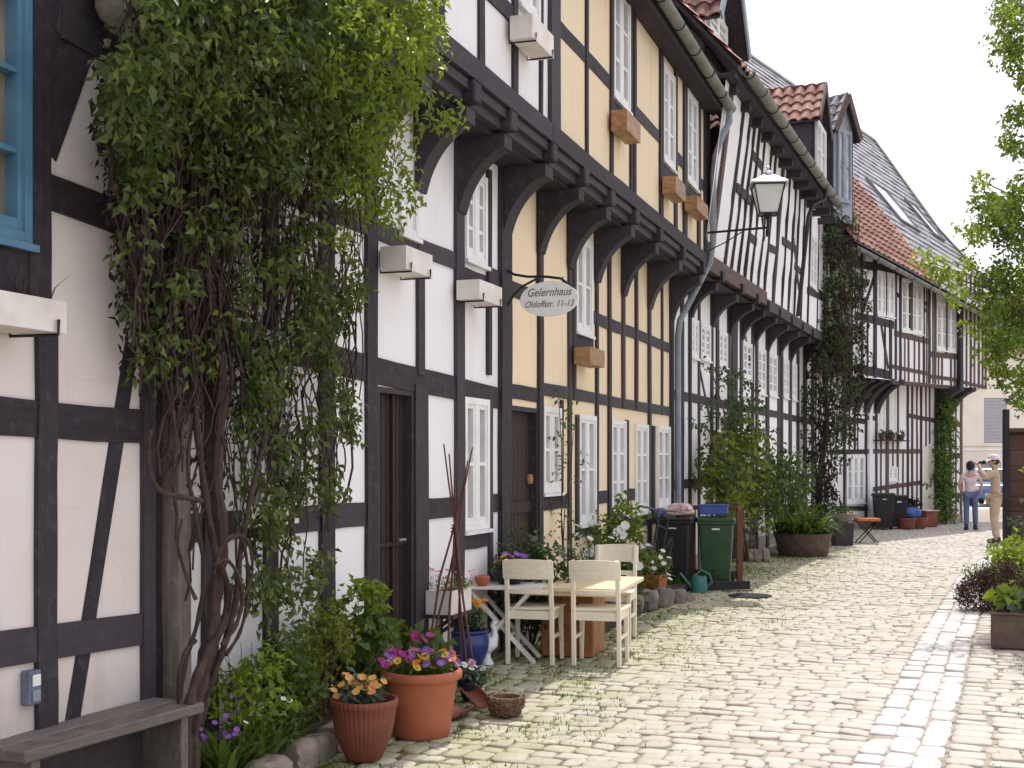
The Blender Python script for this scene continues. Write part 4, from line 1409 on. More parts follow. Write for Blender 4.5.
rows = []
t = 3.4
row_i = 0
while t < 41:
    rh = random.uniform(0.115, 0.165)
    # rows bow and wander
    amp = random.uniform(-0.03, 0.03)
    qmax = wall_q(t + 1.5) + 0.6
    q = 0.0
    bow = lambda q_: 0.05 * math.sin(q_ * 1.3 + row_i * 0.05) + 0.018 * math.sin(q_ * 4.1 + row_i * 0.9)
    ph = random.uniform(0, 10)
    while q < qmax:
        w = random.uniform(0.11, 0.20)
        j = 0.024
        dw = qmax - 0.6 - q
        g = 0.002 + 0.011 * max(0.0, 1 - max(0.0, dw) / 1.9) * random.uniform(.5, 1.2)
        qa, qb = q + g, q + w - g
        ta, tb = t + g, t + rh - g
        cor = []
        for (qq, tt) in ((qa, ta), (qb, ta), (qb, tb), (qa, tb)):
            tt2 = tt + bow(qq) + random.uniform(-j, j) * 0.7
            cor.append(lane(tt2, qq + random.uniform(-j, j) * 0.7))
        rows.append(cor)
        q += w
    t += rh
    row_i += 1
st = stones('street', rows, M['cobble'], 'worn pale cobblestone lane between the houses')

rows = []
for k in range(3):
    q0 = -(k * 0.150) - 0.004
    t = 3.4 + k * 0.1
    while t < 39:
        L = random.uniform(0.17, 0.34)
        cor = [lane(t + 0.006, q0), lane(t + 0.006, q0 - 0.145), lane(t + L - 0.006, q0 - 0.145), lane(t + L - 0.006, q0)]
        rows.append([(x + random.uniform(-.006, .006), y + random.uniform(-.006, .006)) for x, y in cor])
        t += L
stones('gutter_strip', rows, M['gutterstone'], 'three rows of pale cut blocks forming the gutter along the lane', dome=0.002, zvar=0.004)

rows = []
t = 3.4
while t < 24:
    rh = random.uniform(0.14, 0.2)
    q = -0.455
    while q > -3.4:
        w = random.uniform(0.14, 0.26)
        g, j = 0.011, 0.016
        cor = [lane(t + g + random.uniform(-j, j), q - g), lane(t + g + random.uniform(-j, j), q - w + g), lane(t + rh - g, q - w + g + random.uniform(-j, j)), lane(t + rh - g, q - g)]
        rows.append(cor)
        q -= w
    t += rh
stones('pavement', rows, M['cobble'], 'narrow cobbled pavement strip right of the gutter')

# sunlit cross street beyond the bend
MB().add([(4, 43, -0.010), (40, 43, -0.010), (40, 52, -0.010), (4, 52, -0.010)], [(0, 1, 2, 3)]).build('road', m_simple('pale_road_surface', (0.62, 0.58, 0.53), (0.50, 0.47, 0.43), 0.85, 3))['kind'] = 'structure'
bpy.data.objects['road']['label'] = 'sunlit pale road crossing beyond the end of the lane'

# moss and grass blades in the joints near the houses
def blades(name, pts, hmin, hmax, mat, parent=None, lean=0.5, wid=0.004):
    n = len(pts)
    p = np.array(pts, dtype=np.float64)
    a = rng.uniform(0, 2 * np.pi, n)
    h = rng.uniform(hmin, hmax, n)
    l = rng.uniform(0, lean, n) * h
    w = wid * rng.uniform(0.7, 1.5, n)
    dx, dy = np.cos(a), np.sin(a)
    px, py = -dy, dx
    z = np.zeros(n)
    b0 = p + np.stack([px * w, py * w, z], 1)
    b1 = p - np.stack([px * w, py * w, z], 1)
    mid = p + np.stack([dx * l * 0.35, dy * l * 0.35, h * 0.6], 1)
    m0 = mid + np.stack([px * w * .8, py * w * .8, z], 1)
    m1 = mid - np.stack([px * w * .8, py * w * .8, z], 1)
    tp = p + np.stack([dx * l, dy * l, h], 1)
    V = np.stack([b0, b1, m1, m0, tp], 1).reshape(-1, 3)
    base = (np.arange(n) * 5)[:, None]
    f1 = base + np.array([[0, 1, 2]])
    f2 = base + np.array([[0, 2, 3]])
    f3 = base + np.array([[3, 2, 4]])
    return fast_mesh(name, V, np.concatenate([f1, f2, f3]), 3, mat, parent)


pts = []
while len(pts) < 14000:
    t_ = random.uniform(5.0, 18.5)
    d_ = abs(random.gauss(0.0, 0.85)) + 0.05
    if d_ > 2.4:
        continue
    if noise.noise((t_ * 1.7, d_ * 1.7, 3)) < random.uniform(-0.25, 0.5) * (0.4 + d_ * 0.5):
        continue
    p = BC.P(t_ * 1.05, -0.02, d_)
    pts.append((p.x, p.y, -0.02))
n0_ = len(pts)
while len(pts) < n0_ + 9000:
    s_ = random.uniform(0.6, 7.5)
    d_ = abs(random.gauss(0.3, 0.8)) + 0.1
    if d_ > 2.2 or noise.noise((s_ * 1.2, d_ * 1.2, 11)) < random.uniform(-.5, .3):
        continue
    p = Dg.P(s_, -0.016, d_)
    pts.append((p.x, p.y, -0.016))
for i in range(2500):
    t_ = random.uniform(6.5, 14)
    q = random.uniform(-2.3, -0.7)
    if noise.noise((t_ * 1.5, q * 1.5, 7)) < 0.1:
        continue
    x, y = lane(t_, q)
    pts.append((x, y, -0.02))
tag(blades('joint_grass', pts, 0.015, 0.042, M['grass'], wid=0.004, lean=1.2), 'short grass and moss growing in the cobble joints by the houses', kind='stuff')
# ================================================================== LEAVES
def leaves(name, P, size, mat, parent=None, down=0.3, nrm=None, spread=0.8, aspect=0.5, fold=0.25, svar=0.35):
    """P: n,3 leaf positions; a leaf is a folded pointed blade. nrm: mean facing direction(s)"""
    P = np.asarray(P, dtype=np.float64)
    n = len(P)
    s = size * rng.uniform(1 - svar, 1 + svar, n)[:, None]
    N = rng.normal(0, 1, (n, 3)) * spread
    N += (np.array([0.15, -0.2, 0.6]) if nrm is None else np.asarray(nrm))
    N /= np.linalg.norm(N, axis=1, keepdims=True) + 1e-9
    T = rng.normal(0, 1, (n, 3))
    T[:, 2] -= down * 3
    T -= N * (T * N).sum(1, keepdims=True)
    T /= np.linalg.norm(T, axis=1, keepdims=True) + 1e-9
    B = np.cross(N, T)
    w = s * aspect * 0.5
    base = P
    tip = P + T * s - N * s * 0.10
    midc = P + T * s * 0.45 + N * s * 0.04
    l = midc + B * w + N * w * fold * 2
    r = midc - B * w + N * w * fold * 2
    V = np.stack([base, l, tip, r], 1).reshape(-1, 3)
    b = (np.arange(n) * 4)[:, None]
    f = np.concatenate([b + np.array([[0, 1, 2]]), b + np.array([[0, 2, 3]])])
    return fast_mesh(name, V, f, 3, mat, parent)


def clump_points(centres, per, rad, squash=(1, 1, 1)):
    C = np.asarray(centres, dtype=np.float64)
    k = len(C)
    idx = np.repeat(np.arange(k), per)
    r = rad[idx] if hasattr(rad, '__len__') else rad
    d = rng.normal(0, 1, (len(idx), 3))
    d /= np.linalg.norm(d, axis=1, keepdims=True) + 1e-9
    rr = rng.uniform(0.25, 1.0, len(idx)) ** 0.6
    return C[idx] + d * (rr * r)[:, None] * np.array(squash)


def wander(a, b, n, amp):
    a, b = Vector(a), Vector(b)
    sd = random.random() * 100
    L = (b - a).length
    out = []
    for i in range(n + 1):
        f = i / n
        e = math.sin(math.pi * f) ** 0.5 if 0 < f < 1 else 0
        nv = Vector((noise.noise((sd, f * 3, 1)), noise.noise((sd, f * 3, 5)), noise.noise((sd, f * 3, 9)) * 0.5))
        out.append(a + (b - a) * f + nv * amp * L * e)
    return out


# ------------------------------------------------------------------ the big vine on house B
def interp_edge(y, tab):
    return np.interp(y, [q[0] for q in tab], [q[1] for q in tab])


VR = [(-60, 455), (0, 442), (40, 437), (60, 432), (110, 412), (150, 402), (200, 396), (230, 385), (260, 372), (300, 364), (350, 352), (400, 362), (440, 358), (480, 352), (520, 342), (560, 332), (600, 312), (640, 280), (690, 235)]
VL = [(-60, 134), (28, 132), (60, 112), (90, 104), (130, 104), (200, 110), (250, 118), (300, 127), (400, 140), (450, 152), (520, 168), (560, 182), (620, 186), (690, 190)]
vine = thing('climbing_vine', 'huge climbing vine of green leaves and brown stems covering the white house wall', 'climbing plant', BC.wp(205, 700, 0.25) * 1.0)
vine.location.z = 0


def vine_pt(px, py, d):
    return BC.wp(px, py, d)


def dmax(py):
    return float(np.interp(py, [-60, 60, 150, 300, 500, 690], [0.95, 0.85, 0.62, 0.46, 0.36, 0.3]))


cen_g, rad_g, cen_b = [], [], []
while len(cen_g) < 920:
    y = random.uniform(-60, 625)
    l, r = interp_edge(y, VL), interp_edge(y, VR)
    x = random.uniform(l + 6, r - 6)
    fx = (x - l) / (r - l)
    top = float(np.interp(y, [70, 150, 220], [1, .45, 0])) * (0.55 + 0.45 * min(1, fx / .5))
    p = 0.24 + 0.34 * min(1, max(0, (fx - 0.38) / 0.3))
    if x < 240 and y > 390:
        p = 0.03
    if y > 330:
        p *= 0.62
    if y > 470:
        p *= 0.6
    if y > 560:
        p *= 0.5
    nz = noise.noise((x * 0.021, y * 0.021, 2.0))
    p = top + (1 - top) * p * (1.5 if nz > 0.08 else 0.6 if nz > -.1 else 0.12)
    if random.random() > p:
        continue
    dm = dmax(y)
    d = 0.08 + (dm - 0.1) * (random.random() ** (0.6 if top > .3 else 1.0))
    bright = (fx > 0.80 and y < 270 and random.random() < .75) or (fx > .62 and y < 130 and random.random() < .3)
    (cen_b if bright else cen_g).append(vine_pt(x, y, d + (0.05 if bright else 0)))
    if bright:
        continue
    rad_g.append(random.uniform(0.055, 0.12))
P1 = clump_points(cen_g, 20, np.array(rad_g), (1, 1, 1.1))
leaves('foliage', P1, 0.054, M['leaf_vine'], vine, down=0.5, nrm=(0.55, -0.35, 0.5), spread=0.8, aspect=0.48)
# sunlight on the lane-side edge, put into a brighter leaf colour
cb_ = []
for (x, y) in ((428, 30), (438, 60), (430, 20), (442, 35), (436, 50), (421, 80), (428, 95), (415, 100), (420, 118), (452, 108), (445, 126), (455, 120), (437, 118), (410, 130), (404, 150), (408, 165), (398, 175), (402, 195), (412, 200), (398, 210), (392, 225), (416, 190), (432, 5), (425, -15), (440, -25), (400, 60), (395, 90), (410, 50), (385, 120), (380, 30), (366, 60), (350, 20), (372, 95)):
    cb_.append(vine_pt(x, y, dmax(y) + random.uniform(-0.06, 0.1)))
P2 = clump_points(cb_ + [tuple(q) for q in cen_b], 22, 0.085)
leaves('lighter_foliage', P2, 0.050, M['leaf_bright'], vine, down=0.3, nrm=(0.4, -0.3, 0.6), spread=0.8, aspect=0.45)
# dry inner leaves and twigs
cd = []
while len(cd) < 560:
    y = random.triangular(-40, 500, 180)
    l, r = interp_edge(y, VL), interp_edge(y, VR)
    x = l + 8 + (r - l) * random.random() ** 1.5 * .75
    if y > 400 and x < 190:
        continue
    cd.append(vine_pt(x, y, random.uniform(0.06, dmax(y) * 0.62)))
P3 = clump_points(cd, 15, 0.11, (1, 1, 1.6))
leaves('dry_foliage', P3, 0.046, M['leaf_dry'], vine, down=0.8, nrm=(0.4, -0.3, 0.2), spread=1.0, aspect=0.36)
tw = MB()
for i in range(330):
    y0 = random.triangular(60, 640, 330)
    l, r = interp_edge(y0, VL), interp_edge(y0, VR)
    x0 = l + (r - l) * random.random() ** 1.5
    L = random.uniform(60, 260)
    y1 = max(-60, y0 - L)
    x1 = x0 + random.gauss(0, 22) + (8 if x0 < 200 else 0)
    l1, r1_ = interp_edge(y1, VL), interp_edge(y1, VR)
    x1 = min(max(x1, l1 + 4), r1_ - 8)
    a, b = vine_pt(x0, y0, random.uniform(0.06, dmax(y0) * 0.85)), vine_pt(x1, y1, random.uniform(0.06, dmax(y1) * 0.85))
    r0 = random.choice((0.003, 0.004, 0.005, 0.007))
    tw.tube(wander(a, b, 7, 0.10), [r0, r0, r0, r0 * .9, r0 * .8, r0 * .7, r0 * .6, r0 * .4], 4)
tw.build('twigs', M['twig'], vine, smooth=True)['kind'] = 'stuff'
for (pts, r0, r1_) in ((((190, 752, .30), (194, 712, .30), (203, 668, .30), (212, 630, .30), (216, 585, .28), (222, 540, .30), (216, 470, .26), (222, 380, .25), (210, 280, .25), (230, 160, .3), (250, 40, .4)), 0.042, 0.024),
                       (((186, 748, .36), (190, 700, .38), (204, 660, .36), (222, 628, .34), (228, 590, .30), (216, 555, .32), (206, 500, .28), (196, 420, .28), (190, 330, .26), (176, 220, .3), (176, 100, .4)), 0.024, 0.012),
                       (((196, 755, .26), (204, 705, .26), (216, 668, .30), (226, 640, .34), (236, 600, .36), (240, 555, .36), (250, 500, .34), (266, 430, .3), (285, 330, .25), (300, 220, .28), (330, 90, .4)), 0.020, 0.010),
                       (((181, 740, .28), (180, 700, .28), (186, 660, .24), (198, 620, .26), (204, 570, .3), (196, 520, .3), (188, 460, .28), (200, 380, .2)), 0.014, 0.008),
                       (((150, 430, .36), (148, 455, .36), (152, 480, .38), (164, 493, .40), (182, 497, .42), (202, 501, .42)), 0.011, 0.013),
                       (((172, 410, .36), (176, 440, .36), (174, 465, .36), (170, 490, .36)), 0.008, 0.006),
                       (((196, 600, .40), (186, 575, .36), (178, 545, .36), (182, 520, .3)), 0.009, 0.006),
                       (((222, 645, .40), (236, 625, .42), (242, 600, .42), (238, 575, .42), (226, 560, .40), (212, 566, .40)), 0.012, 0.008),
                       (((196, 640, .38), (184, 655, .36), (178, 690, .34), (182, 735, .3)), 0.010, 0.008),
                       (((226, 655, .34), (240, 632, .34), (247, 600, .35), (246, 555, .38), (236, 535, .4), (222, 545, .42), (214, 575, .42)), 0.010, 0.006),
                       (((222, 545, .4), (240, 535, .42), (250, 548, .40), (252, 575, .40), (242, 600, .44)), 0.009, 0.006)):
    P = [vine_pt(*p) for p in pts]
    # smooth chain
    Q = []
    for i in range(len(P) - 1):
        p0, p1, p2, p3 = P[max(i - 1, 0)], P[i], P[i + 1], P[min(i + 2, len(P) - 1)]
        for k in range(5):
            f = k / 5
            Q.append(0.5 * ((2 * p1) + (-p0 + p2) * f + (2 * p0 - 5 * p1 + 4 * p2 - p3) * f * f + (-p0 + 3 * p1 - 3 * p2 + p3) * f ** 3))
    Q.append(P[-1])
    if pts[0][1] > 700:
        Q[0].z = -0.02
    rr = [(r0 + (r1_ - r0) * i / (len(Q) - 1)) * (1 + 0.18 * math.sin(i * 1.7)) for i in range(len(Q))]
    MB().tube(Q, rr, 8).build('stem', M['twig'], vine, smooth=True)


# ------------------------------------------------------------------ plant kit (local coordinates, z up)
def bush(root, name, mat, n, size, blobs, down=0.2, aspect=0.5, per=16, rad=0.1, nrm=None, spread=0.8):
    """blobs: (cx, cy, cz, rx, ry, rz) volumes filled with clumps of leaves"""
    cs = []
    vol = [b[3] * b[4] * b[5] for b in blobs]
    tot = sum(vol)
    off = np.array(root.location)
    for b, v in zip(blobs, vol):
        k = max(1, int(n * v / tot))
        for i in range(k):
            d = rng.normal(0, 1, 3)
            d /= np.linalg.norm(d)
            q = rng.uniform(0.35, 1.0) ** 0.5
            cs.append((b[0] + d[0] * q * b[3], b[1] + d[1] * q * b[4], b[2] + d[2] * q * b[5]))
    cs = np.array(cs) + off
    P = clump_points(cs, per, rad)
    P[:, 2] = np.maximum(P[:, 2], 0.015)
    return leaves(name, P, size, mat, root, down=down, aspect=aspect, nrm=nrm, spread=spread)


def blade_fan(root, name, mat, base, n, L, w, droop=0.5, spread=1.0, seg=5, ring=0.03, up=0.9):
    """arching strap leaves from one point (local to the root)"""
    V, Fc = [], []
    off = Vector(root.location)
    for i in range(n):
        a = random.uniform(0, 2 * math.pi)
        l = L * random.uniform(0.6, 1.1)
        e = spread * random.uniform(0.15, 1.0)
        dr_ = droop * random.uniform(0.5, 1.3)
        d = Vector((math.cos(a), math.sin(a), 0))
        sdv = Vector((-d.y, d.x, 0))
        p = Vector(base) + off + d * ring * random.random()
        b = len(V)
        ang = math.atan2(up, e)
        for k in range(seg + 1):
            f = k / seg
            ww_ = w * (1 - f ** 2 * 0.95) * (0.6 + 0.8 * math.sin(math.pi * min(1, f + 0.25)))
            V.append(p + sdv * ww_ / 2)
            V.append(p - sdv * ww_ / 2)
            an = ang - dr_ * f * 1.6
            p = p + (d * math.cos(an) + Vector((0, 0, 1)) * math.sin(an)) * (l / seg)
            if p.z < 0.01:
                p.z = 0.01
        for k in range(seg):
            q = b + k * 2
            Fc.append((q, q + 1, q + 3, q + 2))
    return MB().add(V, Fc).build(name, mat, root)


def stems(root, name, mat, base, tips, r=0.006, amp=0.08):
    mb = MB()
    off = Vector(root.location)
    for tp in tips:
        mb.tube(wander(Vector(base) + off, Vector(tp) + off, 5, amp), [r, r * .95, r * .85, r * .7, r * .55, r * .4], 5)
    return mb.build(name, mat, root, smooth=True)


def flower(root, pos, mat, r=0.03, petals=5, eye=None, tilt=None, cup=0.25, layers=1):
    """one blossom: a ring of petals around an eye"""
    off = Vector(root.location)
    c = Vector(pos) + off
    n = Vector(tilt or (random.gauss(0.1, .35), random.gauss(-0.45, .35), 0.8)).normalized()
    x = n.orthogonal().normalized()
    y = n.cross(x)
    mb = MB()
    for ly in range(layers):
        rr = r * (1 - 0.25 * ly)
        for k in range(petals):
            a = 2 * math.pi * (k + 0.5 * ly) / petals + 0.3
            d = x * math.cos(a) + y * math.sin(a)
            sdv = y * math.cos(a) - x * math.sin(a)
            w = rr * math.tan(math.pi / petals) * 1.15
            up = n * rr * cup
            mb.add([c + n * 0.002 * ly, c + d * rr * .6 + sdv * w * .8 + up * .5, c + d * rr + sdv * w * .45 + up, c + d * rr - sdv * w * .45 + up, c + d * rr * .6 - sdv * w * .8 + up * .5], [(0, 1, 2), (0, 2, 3), (0, 3, 4)])
    o = mb.build('flower', mat, root)
    if eye:
        mb = MB()
        mb.lathe([(0, r * .05), (r * .22, r * .08), (r * .2, r * .2), (0, r * .26)], (0, 0, 0), 6)
        q = n.to_track_quat('Z', 'Y').to_matrix().to_4x4()
        mb.v = [tuple(c + q @ Vector(v)) for v in mb.v]
        mb.build('flower_eye', eye, o)
    return o
# ================================================================== THINGS ALONG THE LANE
def at_h(px, py, z):
    Y = F * (CAMZ - z) / (py - HY)
    return Vector(((px - CX) / F * Y, Y, z))


Z3 = Vector((0, 0, 1))
WALLA = BC.ang()

# ------------------------------------------------------------------ bench
BH = 0.50
f0, f1 = at_h(25, 752, BH), at_h(205, 702, BH)
dirb = (f1 - f0).normalized()
wdir, wlen = Vector((-dirb.y, dirb.x, 0)), 0.30
L = (f1 - f0).length
bench = thing('bench', 'low weathered wooden bench standing against the white wall', 'bench', (f0 + f1) / 2 * 1.0)
bench.location.z = 0
for (w0, w1) in ((0, wlen * 0.47), (wlen * 0.5, wlen)):
    mb = MB()
    p = [f0 - dirb * .0 + wdir * w0, f1 + wdir * w0, f1 + wdir * w1, f0 + wdir * w1]
    mb.hexa([q - Z3 * 0.048 for q in p] + p)
    mb.build('seat', M['bench'], bench, bevel=0.006)
for e in (0.05, L - 0.14):
    q = f0 + dirb * e + wdir * 0.02
    p = [q, q + dirb * 0.05, q + dirb * 0.05 + wdir * (wlen - 0.03), q + wdir * (wlen - 0.03)]
    MB().hexa([v - Z3 * BH for v in p] + [v - Z3 * 0.05 for v in p]).build('leg', M['bench'], bench, bevel=0.004)
q = f0 + dirb * 0.101 + wdir * (wlen * 0.8)
p = [q, q + dirb * (L - 0.243), q + dirb * (L - 0.243) + wdir * 0.03, q + wdir * 0.03]
MB().hexa([v - Z3 * 0.47 for v in p] + [v - Z3 * 0.05 for v in p]).build('stretcher', M['timber'], bench)

# ------------------------------------------------------------------ electrical box on wall A
jc = A_.wp(26, 687, 0.03)
jb_ = thing('electrical_box', 'small grey-blue electrical box on the white wall above the bench', 'electrical box', A_.wp(26, 687, 0))
s_, z_ = A_.pix(26, 687)
MB().wbox(A_, s_ - 0.035, s_ + 0.035, z_ - 0.07, z_ + 0.07, 0, 0.05).build('box', M['boxgrey'], jb_, bevel=0.006)
for k in (-0.035, 0.028):
    MB().wbox(A_, s_ - 0.024, s_ + 0.024, z_ + k - 0.022, z_ + k + 0.026, 0.0505, 0.058).build('socket_cover', M['sticker'] if k > 0 else M['greypaint'], jb_, bevel=0.004)


# ------------------------------------------------------------------ window boxes
def window_box(W, x0, x1, yt, yb, base, dep, mat, label, group, dry=0, holder=True, h=None):
    d0 = base + 0.045
    s0, s1 = W.S(x0, d0 + dep / 2), W.S(x1, d0 + dep / 2)
    xm = (x0 + x1) / 2
    zb, zt2 = W.Zt(xm, yb, d0 + dep / 2), W.Zt(xm, yt, d0 + dep / 2)
    r = thing('window_box', label, 'window box', W.P((s0 + s1) / 2, zb, d0 + dep / 2), group=group)
    mb = MB()
    mb.wbox(W, s0, s1, zb, zt2, d0 + dep - 0.02, d0 + dep)
    mb.wbox(W, s0, s1, zb, zt2, d0, d0 + 0.02)
    mb.wbox(W, s0, s0 + 0.02, zb, zt2, d0 + 0.02, d0 + dep - 0.02)
    mb.wbox(W, s1 - 0.02, s1, zb, zt2, d0 + 0.02, d0 + dep - 0.02)
    mb.wbox(W, s0 + 0.02, s1 - 0.02, zb, zb + 0.02, d0 + 0.02, d0 + dep - 0.02)
    mb.build('box', mat, r)
    MB().wbox(W, s0 + 0.02, s1 - 0.02, zb + 0.02, zt2 - 0.03, d0 + 0.02, d0 + dep - 0.02).build('soil', M['soil'], r)
    if holder:
        for s in (s0 + 0.06, s1 - 0.06):
            hb = MB()
            hb.tube([W.P(s, zt2 - .02, base + 0.015), W.P(s, zb - 0.008, base + 0.02), W.P(s, zb - 0.010, d0 + dep + 0.010), W.P(s, zb + 0.05, d0 + dep + 0.012)], 0.007, 5)
            hb.build('holder', M['iron'], r)
    return r, s0, s1, zb, zt2, d0


GB = 'white window boxes on the vine house'
r, s0, s1, zb, zt2, d0 = window_box(A_, -90, 46, 291, 325, 0, 0.20, M['boxwhite'], 'long white window box with a few dry stalks under the blue window', GB)
sp_ = []
for i in range(46):
    s = random.uniform(s1 - 0.45, s1 - 0.02)
    sp_.append(tuple(A_.P(s, zt2 - 0.04, d0 + random.uniform(0.03, 0.17))))
blades('dry_stalks', sp_, 0.06, 0.16, M['leaf_dry'], r, lean=0.9, wid=0.003)
window_box(BC, 393, 420, 251, 274, 0, 0.19, M['boxwhite'], 'white window box beside the vine, on the lower left of the white wall', GB)
window_box(BC, 468, 491, 284, 303, 0, 0.19, M['boxwhite'], 'white window box beside the thick black post left of the oval sign', GB)
r, s0, s1, zb, zt2, d0 = window_box(BC, 521, 543, 26, 49, DJ, 0.18, M['boxwhite'], 'white window box high on the jettied upper wall', GB)
for i in range(3):
    pt = BC.P(s0 + 0.1 + i * 0.1, zt2 + 0.02, d0 + 0.1) - Vector(r.location)
    flower(r, pt, M['petal_pink'], 0.02)
GC = 'varnished wooden window boxes on the yellow house'
window_box(BC, 619, 633, 117, 137, DJ, 0.16, M['boxwood'], 'wooden window box under the leftmost upper window of the yellow house', GC, holder=False)
window_box(BC, 669, 679, 181, 198, DJ, 0.16, M['boxwood'], 'wooden window box under the middle upper window of the yellow house', GC, holder=False)
window_box(BC, 691, 702, 201, 215, DJ, 0.16, M['boxwood'], 'wooden window box under the upper window nearest the grey downpipe', GC, holder=False)
window_box(BC, 582, 597, 349, 366, 0, 0.17, M['boxwood'], 'wooden window box below the bracketed storey, right of the oval sign', GC, holder=False)

# ------------------------------------------------------------------ oval hanging sign
sg = thing('hanging_sign', 'oval white sign with two lines of script hanging from a curved iron bracket', 'sign', BC.P(BC.S(503) + 0.02, 2.8, 0.05))
sS = BC.S(503)
nV, uV = Vector((BC.n[0], BC.n[1], 0)), Vector((BC.u[0], BC.u[1], 0))
sc_ = BC.P(sS, CAMZ + (HY - 299) / F * 10.56, 0.42)
ra, rb_ = 0.262, 0.150
poly = [sc_ + nV * ra * math.cos(2 * math.pi * k / 40) + Z3 * rb_ * math.sin(2 * math.pi * k / 40) - uV * 0.012 for k in range(40)]
MB().prism(poly, uV * 0.024).build('board', m_simple('sign_white', (0.86, 0.84, 0.82), (0.80, 0.78, 0.76), 0.5, 6, bstr=0), sg, bevel=0.004)
M['signink'] = m_simple('sign_ink', (0.16, 0.15, 0.16), (0.12, 0.11, 0.12), 0.7, bstr=0)
for (txt, z, size) in (('Gelernhaus', 0.025, 0.100), ('Oldoffstr. 11-13', -0.068, 0.078)):
    cu = bpy.data.curves.new('lettering', 'FONT')
    cu.body = txt
    cu.size = size
    cu.shear = 0.32
    cu.align_x = 'CENTER'
    cu.extrude = 0.001
    to = bpy.data.objects.new('lettering', cu)
    COL.objects.link(to)
    cu.materials.append(M['signink'])
    mw = Matrix.Identity(4)
    for i_, v_ in enumerate((nV, Z3, -uV)):
        for j_ in range(3):
            mw[j_][i_] = v_[j_]
    pos = sc_ + Z3 * z - uV * 0.0145
    bpy.context.view_layer.update()
    me = bpy.data.meshes.new_from_object(to.evaluated_get(bpy.context.evaluated_depsgraph_get()))
    bpy.data.objects.remove(to)
    me.transform(Matrix.Translation(pos - Vector(sg.location)) @ mw @ Matrix.Diagonal((0.86, 1, 1, 1)))
    lo = bpy.data.objects.new('lettering', me)
    COL.objects.link(lo)
    lo.parent = sg
ib = MB()
k0 = [(0.03, 0.27), (0.10, 0.225), (0.22, 0.20), (0.40, 0.19), (0.52, 0.17), (0.62, 0.10), (0.665, 0.02)]
ib.tube([BC.P(sS, sc_.z + z, d) for d, z in k0], 0.012, 6)
k1 = [(0.03, -0.06), (0.10, 0.05), (0.18, 0.12), (0.30, 0.175)]
ib.tube([BC.P(sS + 0.001, sc_.z + z, d) for d, z in k1], 0.010, 6)
for d in (0.30, 0.54):
    ib.tube([BC.P(sS, sc_.z + 0.185, d), BC.P(sS, sc_.z + 0.125, d)], 0.006, 5)
ib.build('bracket', M['iron'], sg, smooth=True)

# ------------------------------------------------------------------ street lamp on its wall arm
lp0 = BC.wp(706, 231, DJ + 0.02)
sL = BC.pix(706, 231, DJ + 0.02)[0]
lam = thing('street_lamp', 'four-sided lantern with milky glass on an iron arm fixed to the house corner', 'street lamp', lp0)
dl = DJ + 0.865
lc = BC.P(sL, 0, dl)
zL0 = CAMZ + (HY - 229) / F * lc.y
am = MB()
am.tube([BC.P(sL, zL0, DJ + 0.02), BC.P(sL, zL0 + 0.02, dl)], 0.016, 8)
am.tube([BC.P(sL, zL0 - 0.25, DJ + 0.05), BC.P(sL, zL0 - 0.14, DJ + 0.3), BC.P(sL, zL0 + 0.01, DJ + 0.56)], 0.009, 6)
am.tube([BC.P(sL, zL0 - 0.30, DJ + 0.025), BC.P(sL, zL0 + 0.1, DJ + 0.025)], 0.014, 6)
am.build('arm', M['iron'], lam, smooth=True)
MB().lathe([(0.03, -0.10), (0.035, -0.02), (0.022, 0.0), (0.022, 0.14), (0.05, 0.16), (0.07, 0.2)], (lc.x, lc.y, zL0), 12).build('stem', M['iron'], lam, smooth=True)
zg0, zg1 = zL0 + 0.20, zL0 + 0.58
bw0, bw1 = 0.115, 0.195
rot = Matrix.Rotation(WALLA - math.pi / 2 + 0.25, 3, 'Z')
co = lambda w, z: [Vector((lc.x, lc.y, z)) + rot @ Vector((sx * w, sy * w, 0)) for sx, sy in ((-1, -1), (1, -1), (1, 1), (-1, 1))]
c0_, c1_ = co(bw0, zg0), co(bw1, zg1)
for k in range(4):
    k2 = (k + 1) % 4
    pin = 0.94
    MB().add([c0_[k] * 1, c0_[k2] * 1, c1_[k2] * 1, c1_[k] * 1], [(0, 1, 2, 3)]).build('pane', M['lampglass'], lam)
fr = MB()
c0b, c1b = co(bw0 + 0.008, zg0), co(bw1 + 0.008, zg1)
for k in range(4):
    k2 = (k + 1) % 4
    fr.tube([c0b[k], c1b[k]], 0.011, 5)
    fr.tube([c0b[k], c0b[k2]], 0.011, 5)
    fr.tube([c1b[k], c1b[k2]], 0.013, 5)
fr.build('frame', M['iron'], lam)
rf = MB()
ca, cb2, cc = co(bw1 + 0.055, zg1 + 0.005), co(bw1 + 0.045, zg1 + 0.03), co(0.07, zg1 + 0.14)
rf.add(ca + cb2 + cc, [(3, 2, 1, 0), (0, 1, 5, 4), (1, 2, 6, 5), (2, 3, 7, 6), (3, 0, 4, 7), (4, 5, 9, 8), (5, 6, 10, 9), (6, 7, 11, 10), (7, 4, 8, 11), (8, 9, 10, 11)])
rf.lathe([(0.07, 0.0), (0.075, 0.04), (0.03, 0.07), (0.015, 0.09), (0.028, 0.115), (0.0, 0.14)], (lc.x, lc.y, zg1 + 0.141), 10)
rf.build('roof', M['lampcap'], lam)

# ------------------------------------------------------------------ foreground flower bed in front of house B
bed = thing('flower_bed', 'stone-edged flower bed full of leafy plants at the foot of the white wall', 'flower bed', BC.P(BC.S(260), 0, 0.25))
MB().wbox(BC, BC.S(168), BC.S(352), -0.02, 0.10, 0.0, 0.40).build('soil', M['soil'], bed)


